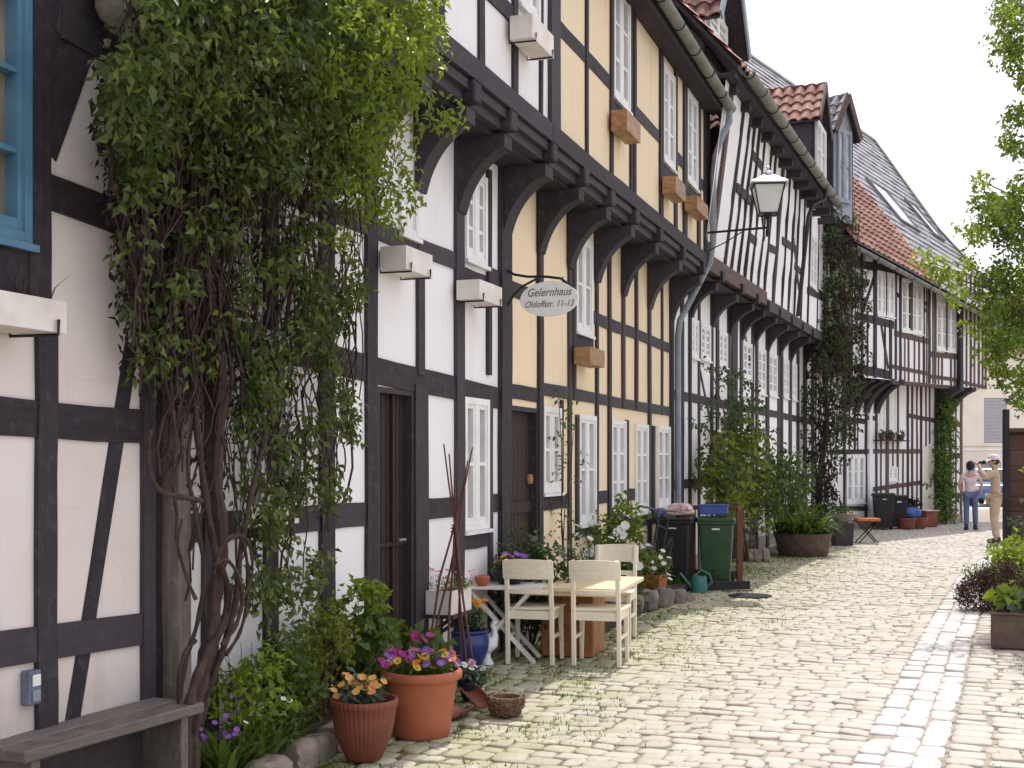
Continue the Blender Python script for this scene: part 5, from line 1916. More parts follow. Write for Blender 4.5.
def rock(name, c, size, mat, parent=None, rz=0.0, seed=0, blocky=1.0):
    bm = bmesh.new()
    bmesh.ops.create_icosphere(bm, subdivisions=3, radius=1)
    for v in bm.verts:
        q = v.co.normalized()
        m_ = max(abs(q.x), abs(q.y), abs(q.z))
        v.co = q * ((1 - 0.75 * blocky) + 0.75 * blocky / m_)
        nn = noise.noise(q * 1.3 + Vector((seed, seed * 2, 3))) * 0.22 + noise.noise(q * 3.7 + Vector((seed, 1, seed))) * 0.08
        v.co *= 1 + nn
        v.co = Vector((v.co.x * size[0] / 2, v.co.y * size[1] / 2, v.co.z * size[2] / 2))
    rot_ = Matrix.Rotation(rz, 4, 'Z')
    mb = MB()
    mb.add([Vector(c) + rot_ @ v.co for v in bm.verts], [tuple(v.index for v in f.verts) for f in bm.faces])
    bm.free()
    return mb.build(name, mat, parent, smooth=True)


for i, (px, d, w, h) in enumerate(((196, .44, .15, .20), (211, .50, .13, .13), (233, .46, .27, .15), (268, .46, .27, .16), (298, .44, .22, .17), (317, .42, .19, .15), (333, .40, .18, .16), (346, .36, .18, .15))):
    s = BC.S(px, d)
    p = BC.P(s, h / 2 - 0.02, d)
    rock('edging_stone', p, (w, 0.15, h), M['stone'], bed, WALLA, i * 3.1, 1.02)


def plant_at(px, d, name, label, z=0.12, W=BC, cat='plant', group=None):
    p = W.P(W.S(px, d), z, d)
    return thing(name, label, cat, p, group=group)


GBed = 'plants in the stone-edged bed by the vine'
# strap-leaved bulbs in front
r = plant_at(222, 0.33, 'bulb_plant', 'clump of strap-leaved bulbs with small blue flowers at the vine foot', group=GBed)
blade_fan(r, 'leaf_clump', M['leaf_mid'], (0, 0, 0), 60, 0.30, 0.022, 0.7, 0.9, ring=0.12)
for i in range(12):
    flower(r, (random.gauss(0, .08), random.gauss(-.05, .06), random.uniform(.16, .26)), M['petal_violet'], 0.014, 5)
r = plant_at(262, 0.34, 'bulb_plant', 'clump of strap leaves with little white flowers on the bed edge', group=GBed)
blade_fan(r, 'leaf_clump', M['leaf_mid'], (0, 0, 0), 70, 0.32, 0.024, 0.75, 0.9, ring=0.14)
for i in range(12):
    flower(r, (random.gauss(0, .09), random.gauss(-.06, .06), random.uniform(.18, .30)), M['petal_white'], 0.015, 5)
r = plant_at(243, 0.22, 'perennial_plant', 'yellow-green leafy plant with fine stems beside the vine trunk', group=GBed)
bush(r, 'foliage', M['leaf_bright'], 40, 0.048, [(0, -.06, .28, .24, .2, .22), (.10, 0, .50, .10, .10, .14)], per=14, rad=0.08)
stems(r, 'stems', M['cane'], (0, 0, 0), [(random.gauss(0, .12), random.gauss(0, .08), random.uniform(.3, .6)) for i in range(10)], 0.004)
r = plant_at(281, 0.20, 'perennial_plant', 'fresh green leafy plant in the middle of the bed', group=GBed)
bush(r, 'foliage', M['leaf_mid'], 64, 0.052, [(0, -.08, .24, .24, .22, .22), (.05, -.05, .44, .14, .12, .12)], per=14, rad=0.08)
stems(r, 'stems', M['cane'], (0, 0, 0), [(random.gauss(0, .1), random.gauss(0, .07), random.uniform(.25, .45)) for i in range(8)], 0.004)
r = plant_at(318, 0.22, 'perennial_plant', 'bushy olive-brown plant with bare lower stems behind the small ribbed pot', group=GBed)
bush(r, 'foliage', M['leaf_olive'], 70, 0.042, [(0, -.03, .46, .24, .18, .16), (.08, 0, .60, .15, .12, .10), (-.12, -.08, .28, .2, .15, .16)], per=16, rad=0.08)
stems(r, 'stems', M['cane'], (0, 0, 0), [(random.gauss(0, .15), random.gauss(0, .08), random.uniform(.35, .62)) for i in range(16)], 0.006)
r = plant_at(352, 0.20, 'perennial_plant', 'dark round-leaved plant between the door and the big flower pot', group=GBed)
bush(r, 'foliage', M['leaf_mid'], 64, 0.06, [(0, -.03, .38, .24, .18, .24), (.1, -.03, .56, .12, .1, .1), (-.12, -.05, .25, .2, .16, .2)], per=14, rad=0.08, aspect=0.75)
stems(r, 'stems', M['cane'], (0, 0, 0), [(random.gauss(0, .12), random.gauss(0, .08), random.uniform(.3, .6)) for i in range(8)], 0.004)
r = plant_at(362, 0.26, 'foxglove_plant', 'pale yellow-green leafy shoot rising against the white wall', group=GBed)
bush(r, 'foliage', M['leaf_bright'], 12, 0.075, [(0.0, 0, .72, .10, .08, .08), (0.08, 0, .62, .08, .08, .06)], per=10, rad=0.06)
stems(r, 'stems', M['leaf_mid'], (0, 0, 0), [(-.04, 0, .75), (.05, 0, .7), (.1, 0, .66)], 0.005)
r = thing('leafy_shrub', 'broad-leaved green shrub beside the plank door, behind the big flower pot', 'plant', BC.P(BC.S(404, .28), 0, .28))
bush(r, 'foliage', M['leaf_mid'], 42, 0.10, [(0, 0, .34, .26, .2, .2), (-.1, 0, .44, .2, .16, .14)], per=10, rad=0.10, aspect=0.75)
bush(r, 'lower_foliage', M['leaf_dark'], 34, 0.09, [(-.05, -.05, .20, .26, .18, .18)], per=10, rad=0.10, aspect=0.7)
stems(r, 'stems', M['cane'], (0, 0, 0), [(random.gauss(0, .16), random.gauss(0, .1), random.uniform(.25, .5)) for i in range(9)], 0.006)

# ------------------------------------------------------------------ pots
def pot_profile(rt, rb2, h, lip=0.02, wall=0.018, belly=0.0):
    n = 8
    out = [(0.0, 0.0), (rb2 * 0.92, 0.0), (rb2, 0.01)]
    for i in range(1, n + 1):
        f = i / n
        out.append((rb2 + (rt - rb2) * (f ** (0.75 if belly == 0 else 0.55)) + belly * math.sin(math.pi * f), 0.01 + (h - 0.06) * f))
    out += [(rt + lip, h - 0.045), (rt + lip + 0.004, h - 0.012), (rt + lip - 0.006, h), (rt - wall + 0.006, h), (rt - wall, h - 0.012), (rt - wall - 0.004, h - 0.07), (0.0, h - 0.06)]
    return out


p = ground_at(364, 766)
p.y += 0.14
p.x = (364 - CX) / F * p.y
pot1 = thing('flower_pot', 'small ribbed red-brown pot with pale orange flowers at the lower edge of the picture', 'flower pot', p)
MB().lathe([(0, 0), (.082, 0), (.095, .012), (.118, .06), (.142, .12), (.158, .18), (.168, .24), (.173, .285), (.178, .292), (.182, .30), (.184, .325), (.180, .332), (.168, .332), (.163, .32), (.160, .28), (0, .285)], p, 160, 0.012, 40).build('pot', M['terra_dark'], pot1, smooth=True)
MB().lathe([(.0, .288), (.159, .286)], p, 24).build('soil', M['soil'], pot1)
bush(pot1, 'foliage', M['leaf_grey'], 26, 0.055, [(-.01, 0, .37, .10, .09, .07)], per=13, rad=0.06, aspect=0.35)
for i in range(26):
    a = random.uniform(0, 6.28)
    rr = random.uniform(.03, .14)
    flower(pot1, (rr * math.cos(a), rr * math.sin(a) * .8 - .02, .40 + random.uniform(0, .08) - rr * .2), M['petal_peach'], 0.022, 5, layers=2)
for i in range(4):
    flower(pot1, (-.155 + random.uniform(-.02, .02), -.06 + random.uniform(-.03, .03), .35 + random.uniform(0, .05)), M['petal_peach'], 0.02, 5)

p = ground_at(422, 741)
p.y += 0.17
p.x = (421.5 - CX) / F * p.y
pot2 = thing('flower_pot', 'big smooth terracotta pot crowded with violet, pink and yellow pansies', 'flower pot', p)
MB().lathe([(0, 0), (.158, 0), (.166, .012), (.176, .08), (.187, .16), (.197, .24), (.206, .315), (.211, .335), (.236, .338), (.241, .352), (.240, .378), (.233, .386), (.214, .386), (.206, .372), (.20, .335), (0, .34)], p, 48).build('pot', M['terra'], pot2, smooth=True)
MB().lathe([(0, .345), (.199, .343)], p, 24).build('soil', M['soil'], pot2)
bush(pot2, 'foliage', M['leaf_mid'], 50, 0.045, [(0, 0, .40, .20, .18, .055)], per=12, rad=0.05)
cols = ['petal_violet'] * 38 + ['petal_magenta'] * 13 + ['petal_yellow'] * 11 + ['petal_orange'] * 10
random.shuffle(cols)
for i, cn in enumerate(cols):
    a = random.uniform(0, 6.28)
    rr = 0.235 * math.sqrt(random.random())
    x_, y_ = rr * math.cos(a), rr * math.sin(a) * .9
    if cn == 'petal_magenta':
        x_ = -.16 + random.uniform(-.06, .10)
    if cn == 'petal_orange':
        x_ = random.uniform(-.08, .2)
    flower(pot2, (x_, y_ - .02, .485 + random.uniform(-.02, .05) - rr * .25), M[cn], 0.024, 5, M['petal_yellow'] if 'viol' in cn else M['leaf_dark'])
for i in range(8):
    flower(pot2, (-.0 + random.uniform(-.05, .05), .05 + random.uniform(-.04, .04), .565 + random.uniform(-.03, .02)), M['petal_magenta'], 0.024, 5)

# small dark pot with white and pink flowers
p = ground_at(470, 700)
sp1 = thing('flower_pot', 'small dark pot with white and pink primroses behind the broken tiles', 'flower pot', p)
MB().lathe(pot_profile(.075, .05, .13, .008), p, 24).build('pot', M['binblack'], sp1, smooth=True)
bush(sp1, 'foliage', M['leaf_grey'], 20, 0.05, [(0, 0, .18, .11, .09, .05)], per=11, rad=0.045, aspect=0.6)
for i in range(9):
    flower(sp1, (random.gauss(.02, .06), random.gauss(0, .05), .225 + random.uniform(-.02, .02)), M['petal_white'], 0.022, 5, M['petal_yellow'])
for i in range(4):
    flower(sp1, (random.gauss(0, .02), random.gauss(0, .02), .27 + random.uniform(-.02, .01)), M['petal_pink'], 0.024, 5)
# roof tile shards used as ornament
for i, (px, py, rz_, tilt) in enumerate(((459, 717, 1.25, 0.0), (476, 707, 2.0, 0.25))):
    p = ground_at(px, py)
    r = thing('roof_tile', ('curved terracotta roof tile lying flat' if i == 0 else 'curved terracotta roof tile propped up at a slant') + ' between the big pot and the twig basket', 'roof tile', p, group='old roof tiles beside the big flower pot')
    n = 9
    V = []
    for e in (-.12, .12):
        for rr in (.075, .062):
            for k in range(n):
                a = math.pi * (0.08 + 0.84 * k / (n - 1)) + math.pi
                V.append((e, rr * math.cos(a), .07 + rr * math.sin(a) * .8 + (e + .12) * tilt))
    Fc = []
    for k in range(n - 1):
        Fc += [(k, k + 1, 2 * n + k + 1, 2 * n + k), (n + k + 1, n + k, 3 * n + k, 3 * n + k + 1), (k + 1, k, n + k, n + k + 1), (2 * n + k, 2 * n + k + 1, 3 * n + k + 1, 3 * n + k)]
    Fc += [(0, 2 * n, 3 * n, n), (n - 1, 2 * n - 1, 4 * n - 1, 3 * n - 1)]
    mtx = Matrix.Translation(p) @ Matrix.Rotation(rz_, 4, 'Z')
    MB().add([mtx @ Vector(v) for v in V], Fc).build('tile', M['terra_dark'], r, smooth=True)
# twig basket
p = ground_at(506, 719)
p.y += 0.08
bk = thing('basket', 'little round basket of woven brown twigs on the cobbles', 'basket', p)
MB().lathe([(0, 0), (.06, 0), (.085, .02), (.108, .07), (.112, .11), (.105, .128), (.09, .128), (.085, .10), (0, .09)], p, 40, 0.03, 20).build('bowl', M['basket'], bk)
tb_ = MB()
for i in range(130):
    a = random.uniform(0, 6.28)
    z0 = random.uniform(.015, .13)
    rr = .085 + .03 * min(1, z0 / .07) + random.uniform(-.002, .008)
    pts = []
    for k in range(5):
        aa = a + k * 0.16
        pts.append(p + Vector((rr * math.cos(aa), rr * math.sin(aa), z0 + random.uniform(-.012, .012))))
    tb_.tube(pts, random.uniform(.002, .004), 4)
tb_.build('weave', M['basket'], bk)
# glazed blue pot
p = ground_at(467, 669)
p.y += 0.08
p.x = (467 - CX) / F * p.y
bp = thing('flower_pot', 'round cobalt blue glazed pot with yellow wallflowers by the plank door', 'flower pot', p)
MB().lathe([(0, 0), (.105, 0), (.115, .01), (.145, .08), (.168, .15), (.175, .20), (.168, .245), (.152, .268), (.160, .278), (.172, .285), (.172, .296), (.160, .30), (.145, .295), (.14, .26), (0, .262)], p, 48).build('pot', M['bluepot'], bp, smooth=True)
bush(bp, 'foliage', M['leaf_dark'], 40, 0.055, [(-.03, 0, .40, .18, .14, .10), (-.16, .02, .40, .10, .1, .10)], per=13, rad=0.07, aspect=0.35)
bush(bp, 'grey_foliage', M['leaf_grey'], 18, 0.05, [(-.12, -.02, .38, .14, .12, .10)], per=11, rad=0.07, aspect=0.25)
for i in range(22):
    a = random.uniform(0, 6.28)
    rr = random.uniform(0, .10)
    flower(bp, (.07 + rr * math.cos(a), rr * math.sin(a), .47 + random.uniform(-.05, .06)), M['petal_yellow'] if i % 3 else M['petal_orange'], 0.021, 5)

# white goose figurine
p = ground_at(487, 664)
gs = thing('goose_figurine', 'white ceramic goose standing between the blue pot and the chairs', 'figurine', p)
mb = MB()
gp = [(-.10, 0, .12), (-.05, 0, .13), (0, 0, .14), (.045, 0, .17), (.065, 0, .22), (.06, 0, .27), (.045, 0, .305), (.06, 0, .33), (.085, 0, .325)]
gr_ = [.012, .045, .062, .055, .03, .022, .022, .026, .012]
mb.tube([p + Matrix.Rotation(0.3, 3, 'Z') @ Vector(q) for q in gp], gr_, 12)
mb.lathe([(0.055, 0), (.05, .02), (.03, .05), (.03, .1)], p, 12)
mb.build('body', M['white_ceramic'], gs, smooth=True)
MB().tube([p + Matrix.Rotation(0.3, 3, 'Z') @ Vector(q) for q in ((.085, 0, .325), (.115, 0, .318))], [.011, .004], 8).build('beak', M['orange'], gs)

# wall shelf with cream planter, and canes
p = BC.P(BC.S(449, .14), 0, .14)
fs_ = thing('wall_shelf', 'small dark shelf on the white wall carrying the cream planter', 'shelf', BC.P(BC.S(449), .49, .02))
Rw = Matrix.Rotation(WALLA, 3, 'Z')
loc = lambda x, y, z: p + Rw @ Vector((x, y, z))
MB().box(loc(0, 0, .485), (.46, .25, .025), WALLA).build('board', M['timber'], fs_)
for x in (-.15, .15):
    MB().bar(loc(x, .11, .33), loc(x, -.08, .47), .025, .025).bar(loc(x, .122, .30), loc(x, .122, .47), .025, .02).build('bracket', M['timber'], fs_)
pc = loc(0, 0, .498)
cp = thing('planter_box', 'cream planter box with pink heather on the dark wall shelf', 'planter', pc)
w_, d_, h_ = .40, .20, .17
for (cx_, cy_, sx_, sy_) in ((0, -d_ / 2 + .01, w_, .02), (0, d_ / 2 - .01, w_, .02), (-w_ / 2 + .01, 0, .02, d_ - .042), (w_ / 2 - .01, 0, .02, d_ - .042)):
    MB().box(pc + Rw @ Vector((cx_, cy_, h_ / 2)), (sx_, sy_, h_), WALLA).build('side_panel', M['boxwhite'], cp)
MB().box(pc + Vector((0, 0, .08)), (w_ - .05, d_ - .05, .15), WALLA).build('soil', M['soil'], cp)
bush(cp, 'foliage', M['leaf_olive'], 26, 0.03, [(0, 0, .2, .18, .1, .05)], per=13, rad=0.04, aspect=0.3)
for i in range(26):
    flower(cp, (random.gauss(-.02, .1), random.gauss(0, .06), .27 + random.uniform(-.03, .05)), M['petal_pink'], 0.014, 5)
tp = BC.P(BC.S(446, .33), 0, .33)
tr_ = thing('cane_tripod', 'tripod of thin brown garden canes tied together in front of the white wall', 'plant support', tp)
knot = tp + Vector((0.06, 0, 1.14))
for (x, y, e) in ((-.20, -.02, .42), (.22, -.04, .52), (.10, .10, .42), (-.16, .04, .50), (.16, .06, .46), (.02, -.08, .50)):
    ft = tp + Vector((x, y, 0))
    dv = (knot + Vector((random.uniform(-.02, .02), random.uniform(-.02, .02), 0)) - ft)
    MB().tube(wander(ft, ft + dv * (1 + e * 1.0), 6, 0.02), [.009, .009, .008, .008, .007, .006, .005], 6).build('cane', M['cane'], tr_, smooth=True)
MB().tube([knot + Vector((.026 * math.cos(a * .8), .026 * math.sin(a * .8), -.03 + a * .003)) for a in range(20)], .004, 5).build('tie', M['basket'], tr_)

# ------------------------------------------------------------------ white folding table with pots
p = Vector((-0.07, 10.1, 0))
ft_ = thing('folding_table', 'small white folding table with crossed legs behind the left chair', 'table', p, -0.15)
R15 = Matrix.Rotation(-0.15, 3, 'Z')


def tl(q):
    return p + Vector(q)


for k in range(5):
    MB().box(tl((0, -.2 + k * .1, .60)), (.66, .09, .02)).build('slat', M['whitewood'], ft_, bevel=0.003)
for y in (-.19, .19):
    MB().bar(tl((-.28, y, 0)), tl((.26, y, .59)), .03, .045, (0, 1, 0)).build('leg', M['whitewood'], ft_)
    MB().bar(tl((.28, y * .88, 0)), tl((-.26, y * .88, .59)), .03, .045, (0, 1, 0)).build('leg', M['whitewood'], ft_)
p2 = Vector((-0.02, 10.16, .61))
fp = thing('flower_pot', 'dark bowl of violet and yellow pansies on the white folding table', 'flower pot', p2)
MB().lathe(pot_profile(.14, .09, .12, .01), p2, 28).build('pot', M['binblack'], fp, smooth=True)
bush(fp, 'foliage', M['leaf_dark'], 20, 0.045, [(0, 0, .15, .13, .12, .04)], per=11, rad=0.05)
for i in range(20):
    a = random.uniform(0, 6.28)
    rr = .13 * math.sqrt(random.random())
    flower(fp, (rr * math.cos(a), rr * math.sin(a), .20 + random.uniform(-.02, .04)), M['petal_violet' if i < 12 else 'petal_yellow' if i < 17 else 'petal_orange'], 0.03, 5, M['petal_yellow'])
p3 = Vector((-.24, 9.98, .61))
p3.z = .61
sp3 = thing('flower_pot', 'small empty terracotta pot at the edge of the white folding table', 'flower pot', p3)
MB().lathe(pot_profile(.055, .04, .085, .006, .008), p3, 20).build('pot', M['terra'], sp3, smooth=True)

# ------------------------------------------------------------------ garden table
TA = -0.27
tc = Vector((.60, 10.40, 0))
gt = thing('garden_table', 'pale rectangular table top on a solid orange-brown wooden pedestal', 'table', (0, 0, 0))
mb = MB()
mb.box((0, 0, .59), (.84, 1.10, .035))
mb.build('tabletop', M['table'], gt, bevel=0.008, seg=2)
MB().box((0, 0, .552), (.70, .96, .039)).build('apron', M['table'], gt)
MB().box((-.09, .02, .268), (.44, .50, .53)).build('pedestal', M['tablebase'], gt, bevel=0.01)
for x in (-.31, -.09 + .2205):
    pass
gt.location = tc
gt.rotation_euler = (0, 0, TA)


# ------------------------------------------------------------------ chairs
def make_chair(label):
    c = thing('garden_chair', label, 'chair', (0, 0, 0), group='cream wooden chairs around the garden table')
    w, dpt = .40, .40
    m = M['chair']
    for sx in (-1, 1):
        x = sx * (w / 2 - .02)
        # rear post: leg below, raked back post above
        mb = MB()
        pts = [(x, .02, 0), (x, 0, .43), (x * .99, -.02, .60), (x * .97, -.065, .84)]
        for i in range(3):
            mb.bar(pts[i], pts[i + 1], .034, .038, (0, 1, 0), w2=.034 if i < 2 else .03, h2=.038 if i < 2 else .026)
        mb.build('rear_post', m, c, bevel=0.004)
        MB().bar((x * 1.04, dpt - .03, 0), (x * 1.0, dpt - .04, .43), .030, .030, (0, 1, 0), w2=.042, h2=.042).build('front_leg', m, c, bevel=0.004)
        MB().bar((x, .02, .395), (x, dpt - .06, .395), .022, .065).build('side_rail', m, c)
        MB().bar((x, .012, .22), (x * 1.02, dpt - .045, .22), .018, .026).build('stretcher', m, c)
    MB().box((0, .008, .395), (w - .07, .022, .065)).build('back_rail', m, c)
    MB().box((0, dpt - .045, .395), (w - .07, .022, .065)).build('front_rail', m, c)
    mb = MB()
    mb.hexa([(-w / 2 + .005, .03, .43), (w / 2 - .005, .03, .43), (w / 2 + .015, dpt + .005, .43), (-w / 2 - .015, dpt + .005, .43),
             (-w / 2 + .005, .03, .452), (w / 2 - .005, .03, .452), (w / 2 + .015, dpt + .005, .452), (-w / 2 - .015, dpt + .005, .452)])
    mb.build('seat', m, c, bevel=0.008, seg=2)

    def curved(name, z0, z1, bow, th=.018, ext=0.012):
        V, n = [], 10
        for i in range(n + 1):
            f = i / n * 2 - 1
            x = f * (w / 2 + ext)
            for (z, oy) in ((z0, 0), (z1, 0), (z1, th), (z0, th)):
                y = -.02 - (z - .60) * .19 - bow * (1 - f * f) - .012 + oy - .004
                zz = z - (0.012 * f * f if z == z1 and ext > 0 else 0)
                V.append((x, y - 0.0, zz))
        Fc = []
        for i in range(n):
            for k in range(4):
                k2 = (k + 1) % 4
                Fc.append((i * 4 + k, i * 4 + 4 + k, i * 4 + 4 + k2, i * 4 + k2))
        Fc += [(0, 1, 2, 3), (n * 4 + 3, n * 4 + 2, n * 4 + 1, n * 4)]
        MB().add(V, Fc).build(name, m, c, bevel=0.003)
    curved('top_rail', .685, .845, .028, ext=.004)
    curved('slat', .565, .605, .022, ext=-.036)
    return c


ch = make_chair('cream wooden chair nearer the blue pot, its back to the viewer')


def place(o, px, py, rz):
    g = ground_at(px, py)
    o.location = (g.x, g.y, 0.0)
    o.rotation_euler = (0, 0, rz)


place(ch, 529.5, 665, -0.24)
c2 = dup(ch, (0, 0, 0), 0, 'cream wooden chair nearer the lane, its back to the viewer')
place(c2, 596, 667, -0.25)
c3 = dup(ch, (0.955, 11.45, 0), math.pi - 0.25, 'cream wooden chair on the far side of the table, facing the viewer')

# ------------------------------------------------------------------ bed in front of the yellow house
bed2 = thing('flower_bed', 'flower bed edged with rough boulders at the foot of the yellow house', 'flower bed', BC.P(BC.S(620), 0, .25))
MB().wbox(BC, BC.S(545), BC.S(668), -.02, .10, 0, .55).build('soil', M['soil'], bed2)
for i, (px, py, w, h) in enumerate(((600, 622, .26, .22), (618, 618, .24, .2), (634, 613, .25, .24), (649, 609.5, .26, .25), (663, 606, .26, .24), (677, 602.5, .22, .18), (687, 600, .28, .10))):
    g = ground_at(px, py)
    rock('edging_stone', (g.x, g.y, h / 2 - .03), (w, .2, h), M['stone_far'], bed2, WALLA + random.uniform(-.3, .3), i * 7.7 + 1, 0.8)
G2 = 'plants along the yellow house'
r = plant_at(531, .30, 'evergreen_shrub', 'dense grey-green shrub standing at the yellow house door', z=0, group=G2)
bush(r, 'foliage', M['leaf_dark'], 90, 0.055, [(0, 0, .55, .40, .24, .42), (-.15, 0, .8, .25, .2, .22), (.2, 0, .40, .3, .22, .35)], per=15, rad=0.10, aspect=0.6)
bush(r, 'lighter_foliage', M['leaf_grey'], 40, 0.05, [(0, -.08, .62, .38, .22, .40)], per=11, rad=0.08, aspect=0.6)
stems(r, 'stems', M['twig'], (0, 0, 0), [(random.gauss(0, .2), random.gauss(0, .1), random.uniform(.5, .95)) for i in range(9)] + [(-.22, -.05, 1.55), (-.12, 0, 1.35)], 0.006)
r = plant_at(563, .12, 'climbing_rose', 'thin climbing rose trained up a yellow wall post beside the first small window', z=0, group=G2)
cs = [(random.gauss(0, .10), random.gauss(0, .05), z) for z in np.linspace(.5, 2.3, 26)]
P = clump_points(np.array(cs) + np.array(r.location), 9, 0.09)
leaves('foliage', P, 0.05, M['leaf_mid'], r, down=.4)
stems(r, 'stems', M['twig'], (0, 0, 0), [(-.05, 0, 2.3), (.1, 0, 1.9), (.0, 0.02, 1.4)], 0.008, 0.05)
for z in (.9, 1.0, .75):
    flower(r, (random.gauss(.05, .1), -.08, z), M['petal_white'], .03, 5)
r = plant_at(592, .22, 'rose_bush', 'light rose bush with a few pale blooms under the tall yellow house window', z=0.05, group=G2)
bush(r, 'foliage', M['leaf_mid'], 30, 0.05, [(0, 0, .5, .25, .18, .4), (.1, 0, .85, .16, .1, .2)], per=11, rad=0.09)
stems(r, 'stems', M['twig'], (0, 0, 0), [(random.gauss(0, .12), random.gauss(0, .08), random.uniform(.5, 1.0)) for i in range(9)], 0.006)
for i in range(5):
    flower(r, (random.gauss(0, .12), -.15, random.uniform(.6, .9)), M['petal_white'], .035, 6, layers=2)
r = plant_at(617, .30, 'flowering_shrub', 'leafy shrub with large white flower heads before the yellow house windows', z=0.05, group=G2)
bush(r, 'foliage', M['leaf_mid'], 75, 0.075, [(0, 0, .55, .32, .22, .42), (.05, 0, .95, .22, .16, .25), (-.1, 0, .3, .35, .22, .26)], per=13, rad=0.10, aspect=0.6)
bush(r, 'lighter_foliage', M['leaf_bright'], 18, 0.06, [(.05, -.05, .95, .22, .16, .22)], per=10, rad=0.08, aspect=0.6)
for (x, z) in ((.02, .86), (.06, .90), (-.02, .83), (.03, .80), (-.30, .62), (-.26, .66), (-.34, .60), (-.1, .45), (.15, .55), (.2, .48), (.12, .38)):
    flower(r, (x, -.27, z), M['petal_white'], .05, 7, layers=2, tilt=(0.1, -1, .4))
r = plant_at(640, .34, 'flowering_shrub', 'low shrub with cream flower clusters beside the bicycle', z=0.05, group=G2)
bush(r, 'foliage', M['leaf_olive'], 34, 0.055, [(0, 0, .35, .3, .2, .3)], per=11, rad=0.09)
for i in range(16):
    flower(r, (random.gauss(0, .18), -.2 + random.gauss(0, .05), random.uniform(.25, .65)), M['petal_white'], .03, 6)
# terracotta trough
g = ground_at(645, 601)
g = Vector((g.x, 14.1, 0.10))
g.x = (643 - CX) / F * g.y
tr2 = thing('flower_trough', 'long terracotta trough of green plants behind the edging boulders', 'planter', g)
Rt = WALLA - math.pi / 2 - .2
mt_ = Matrix.Translation(g) @ Matrix.Rotation(Rt, 4, 'Z')
mb = MB()
for (a, b) in (((-.26, -.12), (.26, -.12)), ((.26, .12), (-.26, .12)), ((-.26, .12), (-.26, -.12)), ((.26, -.12), (.26, .12))):
    o_ = 1.0
    q = [Vector((a[0] * .88, a[1] * .8, 0)), Vector((b[0] * .88, b[1] * .8, 0)), Vector((b[0], b[1], .24)), Vector((a[0], a[1], .24))]
    qi = [Vector((v.x * .9, v.y * .82, v.z)) for v in q]
    mb.hexa([mt_ @ v for v in q] + [mt_ @ v for v in qi])
mb.build('trough', M['terra'], tr2)
mb = MB()
mb.hexa([mt_ @ Vector(v) for v in ((-.22, -.09, .02), (.22, -.09, .02), (.22, .09, .02), (-.22, .09, .02), (-.23, -.1, .2), (.23, -.1, .2), (.23, .1, .2), (-.23, .1, .2))])
mb.build('soil', M['soil'], tr2)
bush(tr2, 'foliage', M['leaf_mid'], 46, 0.065, [(0, 0, .34, .30, .16, .14), (-.1, 0, .42, .2, .12, .1)], per=13, rad=0.08, aspect=0.45, down=-.1)
G3 = 'low plants around the boulder edging'
r = thing('ground_cover', 'low green weeds beside the bins', 'plant', ground_at(690, 592), group=G3)
bush(r, 'foliage', M['leaf_mid'], 44, 0.06, [(-.35, .1, .09, .26, .25, .09), (.3, .35, .10, .2, .16, .08)], per=13, rad=0.08, down=-.2)
r = thing('ground_cover', 'small green plant squeezed between the table and the boulders', 'plant', ground_at(622, 606), group=G3)
bush(r, 'foliage', M['leaf_mid'], 18, 0.06, [(0, 0, .14, .15, .12, .13)], per=12, rad=0.07, down=-.2)

# ------------------------------------------------------------------ wheelie bins
def make_bin(label, mat, h=.93, w=.435, dp=.52):
    b = thing('wheelie_bin', label, 'wheelie bin', (0, 0, 0))
    mb = MB()
    z0, z1 = .05, h - .07
    bw_, bd_ = w * .40, dp * .37
    lo = [(-bw_, -bd_), (bw_, -bd_), (bw_, bd_ * .7), (-bw_, bd_ * .7)]
    hi = [(-w / 2, -dp / 2), (w / 2, -dp / 2), (w / 2, dp / 2), (-w / 2, dp / 2)]
    mb.hexa([(x, y, z0) for x, y in lo] + [(x, y, z1) for x, y in hi])
    mb.build('body', mat, b, bevel=0.025, seg=2)
    mb = MB()
    mb.box((0, 0, z1 + .002), (w + .035, dp + .035, .045))
    mb.build('rim', mat, b, bevel=0.008)
    mb = MB()
    n = 8
    V = []
    for i in range(n + 1):
        f = i / n
        y = -dp / 2 - .03 + (dp + .06) * f
        zt3 = z1 + .03 + .045 * math.sin(math.pi * min(1, f * .9 + .1)) ** .6
        V += [(-w / 2 - .025, y, z1 + .026), (-w / 2 - .01, y, zt3), (w / 2 + .01, y, zt3), (w / 2 + .025, y, z1 + .026)]
    Fc = []
    for i in range(n):
        for k in range(3):
            Fc.append((i * 4 + k, i * 4 + k + 1, i * 4 + 5 + k, i * 4 + 4 + k))
    Fc += [(3, 2, 1, 0), (n * 4, n * 4 + 1, n * 4 + 2, n * 4 + 3)]
    MB().add(V, Fc).build('lid', mat, b, bevel=0.008)
    MB().tube([(-w / 2 + .02, dp / 2 + .06, z1), (w / 2 - .02, dp / 2 + .06, z1)], .014, 8).build('handle', mat, b)
    for sx in (-1, 1):
        wl = MB()
        prof = [(0.0, -.022), (.085, -.022), (.10, -.012), (.10, .012), (.085, .022), (0, .022)]
        wl.lathe(prof, (0, 0, 0), 20)
        m4 = Matrix.Translation((sx * (bw_ + .03), bd_ * .7 + .02, .10)) @ Matrix.Rotation(math.pi / 2, 4, 'Y')
        wl.v = [tuple(m4 @ Vector(v)) for v in wl.v]
        wl.build('wheel', M['rubber'], b)
    MB().box((0, -dp / 2 + .012, z1 - .10), (.10, .006, .065), Matrix.Rotation(0.12, 4, 'X')).build('sticker', M['sticker'], b)
    return b


